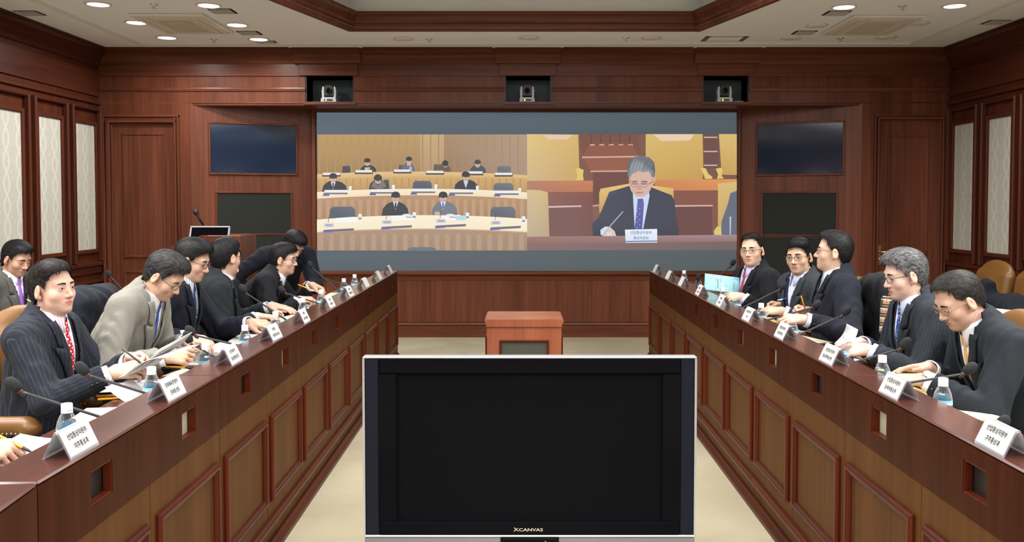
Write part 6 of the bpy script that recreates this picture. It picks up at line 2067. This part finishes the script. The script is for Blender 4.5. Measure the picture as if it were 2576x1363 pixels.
class Pic:
    def __init__(s): s.v = []; s.f = []; s.c = []; s.k = 0; s.raw = False

    def poly(s, pts, col, z=None):
        """pts in photograph pixels, col one sRGB colour or one per point"""
        s.k += 1
        d = .00007 * s.k
        cols = col if isinstance(col[0], (tuple, list)) else [col] * len(pts)
        b = len(s.v)
        for (u, v), c in zip(pts, cols):
            p = atY(u, v, YS); s.v.append((p.x - scx, -d, p.z - zb_)); g_ = .16; s.c.append(lin(tuple(a * (1 - g_) + b * g_ for a, b in zip(c, (214, 218, 228)))) if not s.raw else lin(c))
        s.f.append(tuple(range(b, b + len(pts))))

    def rect(s, x0, y0, x1, y1, c0, c1=None, c2=None, c3=None):
        """corner colours: top-left, top-right, bottom-right, bottom-left"""
        c1 = c1 or c0; c2 = c2 or c1; c3 = c3 or c0
        s.poly([(x0, y0), (x1, y0), (x1, y1), (x0, y1)], [c0, c1, c2, c3])

    def ell(s, cx, cy, rx, ry, c, n=18, rot=0., a0=0., a1=2 * pi):
        pts = []
        for i in range(n):
            a = a0 + (a1 - a0) * i / (n if a1 - a0 > 6.2 else n - 1)
            x, y = rx * math.cos(a), ry * math.sin(a)
            pts.append((cx + x * math.cos(rot) - y * math.sin(rot), cy + x * math.sin(rot) + y * math.cos(rot)))
        s.poly(pts, c)

    def line(s, pts, w_, c):
        for (x0, y0), (x1, y1) in zip(pts, pts[1:]):
            L = math.hypot(x1 - x0, y1 - y0) + 1e-6; nx, ny = -(y1 - y0) / L * w_ / 2, (x1 - x0) / L * w_ / 2
            s.poly([(x0 + nx, y0 + ny), (x1 + nx, y1 + ny), (x1 - nx, y1 - ny), (x0 - nx, y0 - ny)], c)

    def strip(s, xs, top, bot, ct, cb=None):
        """band between two curves"""
        cb = cb or ct
        for i in range(len(xs) - 1):
            s.k -= (1 if i else 0)
            s.poly([(xs[i], top[i]), (xs[i + 1], top[i + 1]), (xs[i + 1], bot[i + 1]), (xs[i], bot[i])], [ct, ct, cb, cb])

    def mesh(s):
        me = bpy.data.meshes.new('picture'); me.from_pydata(s.v, [], s.f); a = me.color_attributes.new('Col', 'FLOAT_COLOR', 'POINT')
        a.data.foreach_set('color', np.concatenate([np.array(s.c), np.ones((len(s.c), 1))], 1).astype(np.float32).ravel())
        me.materials.append(DISP); return me


bg = Pic(); bg.raw = True
bg.rect(797, 283, 1853, 338, (92, 106, 118), (78, 90, 96), (70, 82, 90), (84, 98, 110))
bg.rect(797, 629, 1853, 681, (88, 98, 106), (78, 88, 92), (74, 84, 88), (82, 92, 100))
link('dark_bands', bg.mesh(), None, scrn)
MB().box(sx0 - scx, sx1 - scx, .002, .02, 0, zt - zb_).obj('panel', BLACK, scrn)

# ---- left half: stepped rows of curved desks
A = Pic()
q = lambda X, Y: (780 + X / 3.245, 270 + Y / 3.245)
A.rect(798, 338, 1058, 452, (178, 138, 72), (182, 142, 84), (150, 108, 62), (146, 104, 52))
A.rect(1057, 338, 1117, 452, (196, 158, 104), (194, 156, 106), (172, 130, 84), (168, 126, 78))
A.rect(1117, 338, 1326, 452, (158, 122, 84), (170, 138, 108), (158, 128, 104), (132, 96, 66))
for k in range(26):
    x = 802 + k * 20; A.rect(x, 338, x + 3, 440, (168, 128, 70) if x < 1057 else (156, 120, 84))


def arc(yl, ym, yr, n=14, xm=.5):
    xs = np.linspace(798, 1326, n); t = np.linspace(0, 1, n)
    return xs, [yl * 2 * (a - .5) * (a - 1) + ym * 4 * a * (1 - a) + yr * 2 * a * (a - .5) for a in t]


def person_pic(hx, hy, hr, body, bc, hair=(32, 28, 28), skin=(206, 164, 142), shirt=None, tie=None, down=0, shw=None):
    A.poly(body, bc)
    A.ell(hx, hy + hr * .15, hr * .82, hr * 1.08, skin)
    A.ell(hx, hy - hr * (.45 - down * .4), hr * .95, hr * (.72 + .25 * down), hair)
    A.rect(hx - hr * .95, hy - hr * .5, hx - hr * .7, hy + hr * .2, hair); A.rect(hx + hr * .7, hy - hr * .5, hx + hr * .95, hy + hr * .2, hair)
    if not down:
        A.line([(hx - hr * .55, hy + hr * .12), (hx - hr * .15, hy + hr * .12)], hr * .16, (70, 50, 44)); A.line([(hx + hr * .15, hy + hr * .12), (hx + hr * .55, hy + hr * .12)], hr * .16, (70, 50, 44))
        A.line([(hx - hr * .25, hy + hr * .75), (hx + hr * .25, hy + hr * .75)], hr * .13, (170, 110, 100))
    if shirt:
        A.poly([(hx - hr * .6, hy + hr * 1.1), (hx + hr * .6, hy + hr * 1.1), (hx, hy + hr * 2.9)], shirt)
        if tie: A.poly([(hx - hr * .18, hy + hr * 1.25), (hx + hr * .18, hy + hr * 1.25), (hx + hr * .22, hy + hr * 2.6), (hx - hr * .22, hy + hr * 2.6)], tie)


def torso(x0, x1, y0, y1, hx):
    w_ = x1 - x0
    return [(x0, y1), (x0 + w_ * .06, y0 + (y1 - y0) * .42), (x0 + w_ * .2, y0 + (y1 - y0) * .14), (hx - w_ * .13, y0), (hx + w_ * .13, y0), (x1 - w_ * .2, y0 + (y1 - y0) * .14), (x1 - w_ * .06, y0 + (y1 - y0) * .42), (x1, y1)]


def rchair(X0, X1, Y0, Y1, c=(72, 76, 86)):
    (x0, y0), (x1, y1) = q(X0, Y0), q(X1, Y1); r = (x1 - x0) * .12
    A.poly([(x0, y1), (x0 + 1, y0 + r), (x0 + r, y0), (x1 - r, y0), (x1 - 1, y0 + r), (x1, y1)], [c, c, tuple(v + 14 for v in c), tuple(v + 14 for v in c), c, c])


def pp(hX, hY, hR, X0, X1, Y0, Y1, bc, **kw):
    (hx, hy), (x0, y0), (x1, y1) = q(hX, hY), q(X0, Y0), q(X1, Y1)
    person_pic(hx, hy, hR / 3.245, torso(x0, x1, y0, y1, hx), bc, **kw)


rchair(262, 332, 478, 540, (48, 44, 44)); rchair(722, 760, 470, 525, (60, 58, 62)); rchair(1008, 1050, 465, 525, (70, 64, 62)); rchair(1526, 1642, 478, 545, (88, 88, 94))
pp(467, 445, 27, 405, 545, 470, 540, (38, 34, 32)); A.poly([q(446, 492), q(490, 488), q(488, 530), q(452, 530)], (196, 190, 170)); A.rect(*q(470, 492), *q(486, 528), (190, 160, 50))
pp(808, 432, 26, 742, 858, 455, 530, (84, 88, 106), shirt=(220, 218, 226), tie=(150, 36, 46))
pp(1104, 458, 26, 1020, 1150, 458, 535, (88, 66, 46), down=1)
pp(1368, 458, 27, 1300, 1440, 470, 545, (56, 60, 70), hair=(44, 46, 56))
xs, t0 = arc(438, 431.5, 441); _, t1 = arc(450, 444, 449)
A.strip(xs, t0, t1, (226, 186, 122), (214, 168, 100))
_, b1 = arc(484, 474, 486)
A.strip(xs, t1, b1, (204, 158, 88), (186, 138, 74))
for k in range(30):
    x = 800 + k * 17.5; A.poly([(x, 449), (x + 3, 449), (x + 3, 476), (x, 476)], (176, 128, 66))
for X, Y in ((165, 556), (430, 535), (745, 530), (1010, 540), (1330, 545), (1570, 556)):
    x, y = q(X, Y); A.rect(x - 20, y - 2, x + 26, y + 3, (54, 48, 44)); A.rect(x - 18, y - 7, x + 24, y - 1, (236, 232, 224))
x, y = q(822, 505); A.rect(x - 3, y - 6, x + 3, y + 6, (150, 190, 200))
rchair(838, 995, 600, 665, (66, 70, 80)); rchair(1495, 1660, 618, 690, (84, 88, 96)); rchair(600, 648, 590, 665, (58, 56, 60))
pp(190, 575, 33, 97, 305, 600, 692, (32, 30, 34), shirt=(206, 208, 220), tie=(60, 60, 66))
pp(555, 580, 34, 480, 650, 590, 670, (46, 42, 44), down=1); A.poly([q(520, 600), q(555, 640), q(600, 590), q(625, 650), q(560, 668), q(500, 650)], (106, 100, 98)); A.ell(*q(556, 600), 8, 8, (196, 150, 130)); A.ell(*q(556, 575), 10, 8, (36, 32, 32))
pp(1272, 562, 34, 1175, 1375, 590, 680, (34, 34, 42), shirt=(200, 204, 220))
xs, t0 = arc(483, 474.5, 484); _, t1 = arc(500, 491, 501)
A.strip(xs, t0, t1, (252, 234, 200), (246, 220, 176))
_, b1 = arc(553, 541, 552)
A.strip(xs, t1, b1, (176, 132, 92), (160, 116, 78))
for k in range(26):
    x = 801 + k * 20.3; A.poly([(x, 501), (x + 9, 501), (x + 9, 548), (x, 548)], (186, 142, 100))
for X, Y in ((165, 690), (545, 685), (880, 680), (1190, 688), (1560, 695)):
    x, y = q(X, Y); A.rect(x - 14, y - 5, x + 48, y + 2, (240, 236, 232)); A.rect(x - 16, y + 2, x + 44, y + 6, (96, 96, 110)); A.rect(x - 18, y + 6, x - 2, y + 10, (78, 80, 150))
for X, Y in ((330, 660), (682, 650), (1028, 645), (1366, 657), (1712, 675)):
    x, y = q(X, Y); A.poly([(x - 4, y - 5), (x + 4, y - 5), (x + 3, y + 6), (x - 3, y + 6)], (236, 238, 244))
rchair(160, 372, 810, 925, (66, 72, 82)); rchair(1470, 1678, 812, 925, (76, 82, 92))
pp(700, 730, 37, 583, 812, 770, 900, (34, 36, 40), shirt=(222, 224, 236), tie=(36, 40, 60))
pp(1087, 730, 37, 988, 1210, 765, 900, (102, 104, 112), hair=(28, 28, 34), shirt=(232, 232, 240), tie=(70, 100, 200))
xs, t0 = arc(552, 541, 550.5); _, t1 = arc(583, 574.5, 583)
A.strip(xs, t0, t1, (254, 240, 208), (250, 232, 192))
_, l1 = arc(587, 578, 587); A.strip(xs, t1, l1, (206, 170, 128), (176, 140, 104))
b1 = [630] * len(xs)
A.strip(xs, l1, b1, (164, 128, 98), (150, 118, 92))
for k in range(20):
    x = 802 + k * 26.5; A.poly([(x, 588), (x + 12, 588), (x + 12, 629), (x, 629)], (174, 138, 106))
for X, Y in ((300, 922), (760, 905), (1160, 905)):
    x, y = q(X, Y); A.poly([(x - 26, y - 6), (x + 20, y - 9), (x + 30, y + 4), (x - 30, y + 6)], (250, 248, 246))
for X, Y in ((790, 888), (1145, 888)):
    x, y = q(X, Y); A.ell(x, y, 13, 6, (236, 234, 232), a0=pi, a1=2 * pi); A.line([(x - 2, y + 2), (x + 14, y + 3)], 2, (120, 110, 104))
x, y = q(1230, 905); A.poly([(x - 12, y - 6), (x + 12, y - 6), (x + 14, y + 5), (x - 12, y + 5)], (168, 220, 236))
for X, Y in ((155, 960), (628, 935), (1068, 925), (1515, 940)):
    x, y = q(X, Y); A.rect(x - 12, y - 4, x + 13, y + 5, (206, 204, 216)); A.line([(x - 8, y - 1), (x + 9, y - 1)], 1.4, (110, 110, 130)); A.line([(x - 8, y + 2), (x + 9, y + 2)], 1.4, (110, 110, 130))
    A.poly([(x - 12, y + 12), (x + 64, y + 8), (x + 62, y + 14), (x - 14, y + 18)], (92, 92, 104)); A.poly([(x - 14, y + 14), (x + 10, y + 13), (x + 10, y + 18), (x - 14, y + 19)], (82, 84, 168))
    A.line([(x - 2, y - 6), (x + 2, y - 26)], 1.2, (50, 50, 56))
for X, Y in ((410, 895), (852, 882), (1286, 885), (1743, 915)):
    x, y = q(X, Y); A.poly([(x - 4.5, y - 8), (x + 4.5, y - 8), (x + 3.5, y + 8), (x - 3.5, y + 8)], (240, 240, 246)); A.rect(x - 3.6, y + 1, x + 3.6, y + 6, (120, 130, 150))
A.ell(*q(1040, 865), 7, 5, (206, 160, 140))
(x0_, y0_), (x1_, y1_) = q(785, 1140), q(1045, 1172)
A.poly([(x0_, y1_), (x0_ + 8, y0_ + 2), (x0_ + 18, y0_), (x1_ - 18, y0_), (x1_ - 8, y0_ + 2), (x1_, y1_)], (88, 96, 104))
link('picture', A.mesh(), None, scrn, label='picture of stepped rows of curved desks with people')

# ---- right half: grey-haired man at a desk between gold chairs
B_ = Pic()
r = lambda X, Y: (1310 + X / 3.246, 270 + Y / 3.246)


def P(pts, c): B_.poly([r(*p) for p in pts], c)


B_.rect(1326, 338, 1853, 630, (112, 62, 44), (108, 58, 40), (96, 56, 48), (120, 84, 76))
P([(50, 218), (470, 222), (478, 500), (470, 600), (50, 600)], [(222, 190, 110), (214, 170, 84), (202, 158, 74), (196, 152, 78), (204, 172, 116)])
P([(180, 222), (420, 224), (380, 262), (230, 262)], (232, 192, 160))
P([(482, 222), (968, 220), (965, 400), (500, 405)], (104, 52, 34))
for k in range(5): P([(566 + k * 78, 300), (602 + k * 78, 300), (606 + k * 78, 312), (562 + k * 78, 312)], (206, 160, 140)); P([(570 + k * 78, 222), (580 + k * 78, 222), (580 + k * 78, 300), (570 + k * 78, 300)], (72, 36, 28))
P([(560, 312), (915, 308), (962, 398), (500, 404)], (128, 62, 38)); P([(500, 402), (965, 396), (965, 408), (500, 414)], (216, 160, 140))
P([(510, 414), (960, 410), (900, 520), (575, 520)], (134, 66, 42)); P([(570, 516), (880, 514), (880, 526), (570, 528)], (212, 150, 130)); P([(590, 528), (880, 528), (880, 800), (590, 800)], (92, 44, 34)); P([(586, 798), (640, 792), (640, 806), (586, 812)], (190, 140, 128))
P([(1020, 218), (1484, 218), (1492, 480), (1486, 590), (1020, 590)], [(214, 176, 92), (210, 168, 80), (196, 146, 50), (190, 140, 52), (200, 152, 60)])
P([(1080, 220), (1420, 220), (1380, 270), (1150, 275)], (232, 200, 168))
P([(1490, 222), (1614, 222), (1614, 500), (1490, 500)], (88, 48, 38)); 
for y_ in (240, 355, 468): P([(1494, y_), (1606, y_), (1606, y_ + 10), (1494, y_ + 10)], (208, 172, 160))
P([(1618, 218), (1764, 218), (1764, 552), (1640, 550)], [(216, 178, 92), (214, 176, 96), (196, 148, 66), (190, 140, 56)])
for pts in ([(450, 500), (480, 496), (514, 512), (508, 550), (514, 596), (455, 598), (462, 550)], [(1466, 492), (1510, 498), (1530, 540), (1566, 570), (1560, 584), (1505, 584), (1490, 540)], [(1592, 500), (1640, 492), (1648, 520), (1640, 560), (1660, 580), (1602, 584), (1612, 550)]):
    P(pts, (224, 190, 84))
P([(50, 600), (590, 598), (588, 690), (50, 694)], [(176, 112, 78), (196, 108, 60), (184, 96, 54), (160, 104, 80)]); P([(50, 692), (588, 690), (588, 1060), (50, 1060)], [(132, 78, 62), (112, 54, 42), (96, 56, 50), (128, 92, 86)])
P([(228, 806), (496, 800), (496, 812), (228, 820)], (214, 180, 180)); P([(232, 822), (492, 816), (492, 1050), (232, 1050)], (104, 62, 56))
P([(1090, 590), (1764, 586), (1764, 676), (1100, 682)], [(206, 116, 52), (226, 140, 66), (212, 124, 60), (196, 106, 48)]); P([(1100, 680), (1764, 676), (1764, 1046), (1100, 1046)], (116, 56, 40))
P([(1254, 798), (1568, 796), (1568, 808), (1254, 812)], (206, 160, 148)); P([(1258, 812), (1562, 810), (1562, 1040), (1258, 1040)], (84, 40, 34))
P([(50, 672), (160, 676), (222, 694), (234, 1058), (50, 1060)], [(206, 180, 132), (210, 180, 120), (204, 170, 108), (178, 150, 112), (184, 162, 134)])
P([(1610, 622), (1764, 606), (1764, 1044), (1610, 1044)], [(214, 178, 96), (212, 176, 100), (180, 140, 70), (196, 156, 76)])
P([(640, 700), (652, 664), (890, 622), (1080, 640), (1246, 660), (1252, 860), (640, 860)], [(206, 160, 70), (222, 182, 92), (226, 188, 104), (226, 188, 100), (214, 170, 76), (190, 140, 60), (186, 140, 66)])
# second man at the edge
P([(1764, 680), (1712, 700), (1690, 790), (1640, 930), (1634, 1040), (1764, 1042)], (76, 84, 104)); P([(1576, 1010), (1600, 975), (1634, 970), (1640, 1042), (1580, 1042)], (214, 190, 90)); P([(1704, 892), (1718, 892), (1714, 1042), (1706, 1042)], (186, 190, 200))
# the man
P([(722, 690), (890, 640), (920, 690), (960, 980), (990, 990), (1030, 720), (1060, 650), (1230, 716), (1256, 760), (1262, 860), (1292, 1010), (1286, 1046), (590, 1050), (582, 950), (640, 890), (690, 770)], [(56, 58, 74)] + [(36, 38, 54)] * 9 + [(30, 32, 46)] * 3 + [(44, 46, 62)] * 3)
P([(915, 700), (960, 745), (1046, 690), (1052, 720), (1000, 990), (930, 990)], (196, 216, 244))
P([(955, 742), (998, 740), (1006, 790), (990, 1000), (928, 1000), (950, 800)], [(70, 70, 150), (76, 76, 156), (84, 84, 168), (58, 58, 140), (60, 60, 144), (76, 76, 160)])
for k in range(9): P([(944 + (k % 2) * 22, 800 + k * 22), (956 + (k % 2) * 22, 804 + k * 22), (948 + (k % 2) * 22, 816 + k * 22)], (150, 150, 214))
P([(925, 690), (965, 730), (1040, 680), (1000, 744), (960, 746)], (214, 228, 250))
B_.ell(*r(978, 610), 29, 38, (214, 168, 148), 24); B_.ell(*r(978, 660), 22, 23, (212, 166, 146), 20)
P([(1070, 560), (1098, 556), (1100, 600), (1078, 640), (1062, 640)], (206, 156, 138)); P([(886, 560), (880, 590), (894, 640), (902, 600)], (186, 136, 120))
P([(872, 560), (868, 500), (884, 440), (930, 402), (990, 396), (1050, 408), (1090, 450), (1098, 520), (1090, 570), (1064, 566), (1052, 520), (1010, 530), (960, 520), (910, 545), (890, 575)], [(70, 74, 82)] * 3 + [(92, 96, 104)] * 3 + [(66, 70, 78)] * 3 + [(128, 134, 142)] * 6)
for k in range(7): P([(890 + k * 26, 545 - (k % 3) * 12), (900 + k * 26, 470), (930 + k * 26, 420 + k * 3), (906 + k * 26, 500)], (136, 142, 150) if k < 4 else (96, 100, 108))
for cx_ in (932, 1004):
    B_.ell(*r(cx_, 632), 9.4, 6.6, (96, 84, 92), 18); B_.ell(*r(cx_, 632), 8.4, 5.6, (206, 166, 152), 18); P([(cx_ - 20, 622), (cx_ + 20, 622), (cx_ + 18, 629), (cx_ - 18, 629)], (70, 52, 52))
P([(905, 604), (950, 598), (950, 606), (908, 612)], (82, 66, 64)); P([(985, 598), (1036, 604), (1032, 612), (985, 606)], (82, 66, 64))
P([(958, 628), (976, 626), (988, 668), (968, 676), (950, 666)], (196, 146, 128)); P([(1040, 626), (1082, 600), (1082, 605), (1040, 632)], (70, 60, 66))
P([(936, 692), (1000, 690), (990, 701), (945, 702)], (176, 104, 96))
P([(650, 1000), (690, 972), (722, 975), (700, 1010), (668, 1044), (652, 1040)], (206, 218, 246)); P([(690, 1000), (730, 978), (766, 1010), (780, 1050), (670, 1052)], (222, 190, 176)); P([(704, 1018), (740, 1018), (742, 1052), (700, 1052)], (214, 214, 220))
B_.line([r(668, 1050), r(720, 980), r(835, 850)], 2.6, (170, 176, 190)); B_.ell(*r(845, 826), 4, 8, (40, 42, 52), 12, .5)
# front desk
P([(50, 1056), (1764, 1040), (1764, 1096), (50, 1116)], [(146, 98, 88), (150, 118, 126), (128, 92, 94), (128, 82, 74)]); P([(50, 1114), (1764, 1095), (1764, 1166), (50, 1168)], [(122, 84, 78), (96, 72, 68), (88, 72, 72), (108, 86, 84)])
P([(850, 998), (1113, 992), (1114, 1104), (856, 1106)], [(232, 240, 250), (236, 244, 252), (214, 226, 242), (210, 222, 240)]); P([(853, 1090), (1114, 1086), (1114, 1096), (854, 1100)], (96, 108, 150))
link('picture', B_.mesh(), None, scrn, label='picture of a grey-haired man in a dark suit at a desk')
INKS = plain('screen_print', (.02, .02, .02), .5, emit=lin((112, 146, 190)), estr=EMS * .8)
for body, Y_, wpx in (('산업통상자원부', 1024, 176), ('통상차관보', 1068, 124)):
    me = text_mesh(body, .085)
    a, b = r(982 - wpx / 2, Y_), r(982 + wpx / 2, Y_)
    pa, pb = atY(*a, YS), atY(*b, YS)
    w0 = max(v.co.x for v in me.vertices) - min(v.co.x for v in me.vertices); k = (pb.x - pa.x) / w0
    for v in me.vertices: v.co = Vector((v.co.x * k + (pa.x + pb.x) / 2 - scx, -.00007 * B_.k - .0004, v.co.y * k * 1.05 + pa.z - zb_))
    link('lettering', me, INKS, scrn)
print('pic layers', A.k, B_.k)
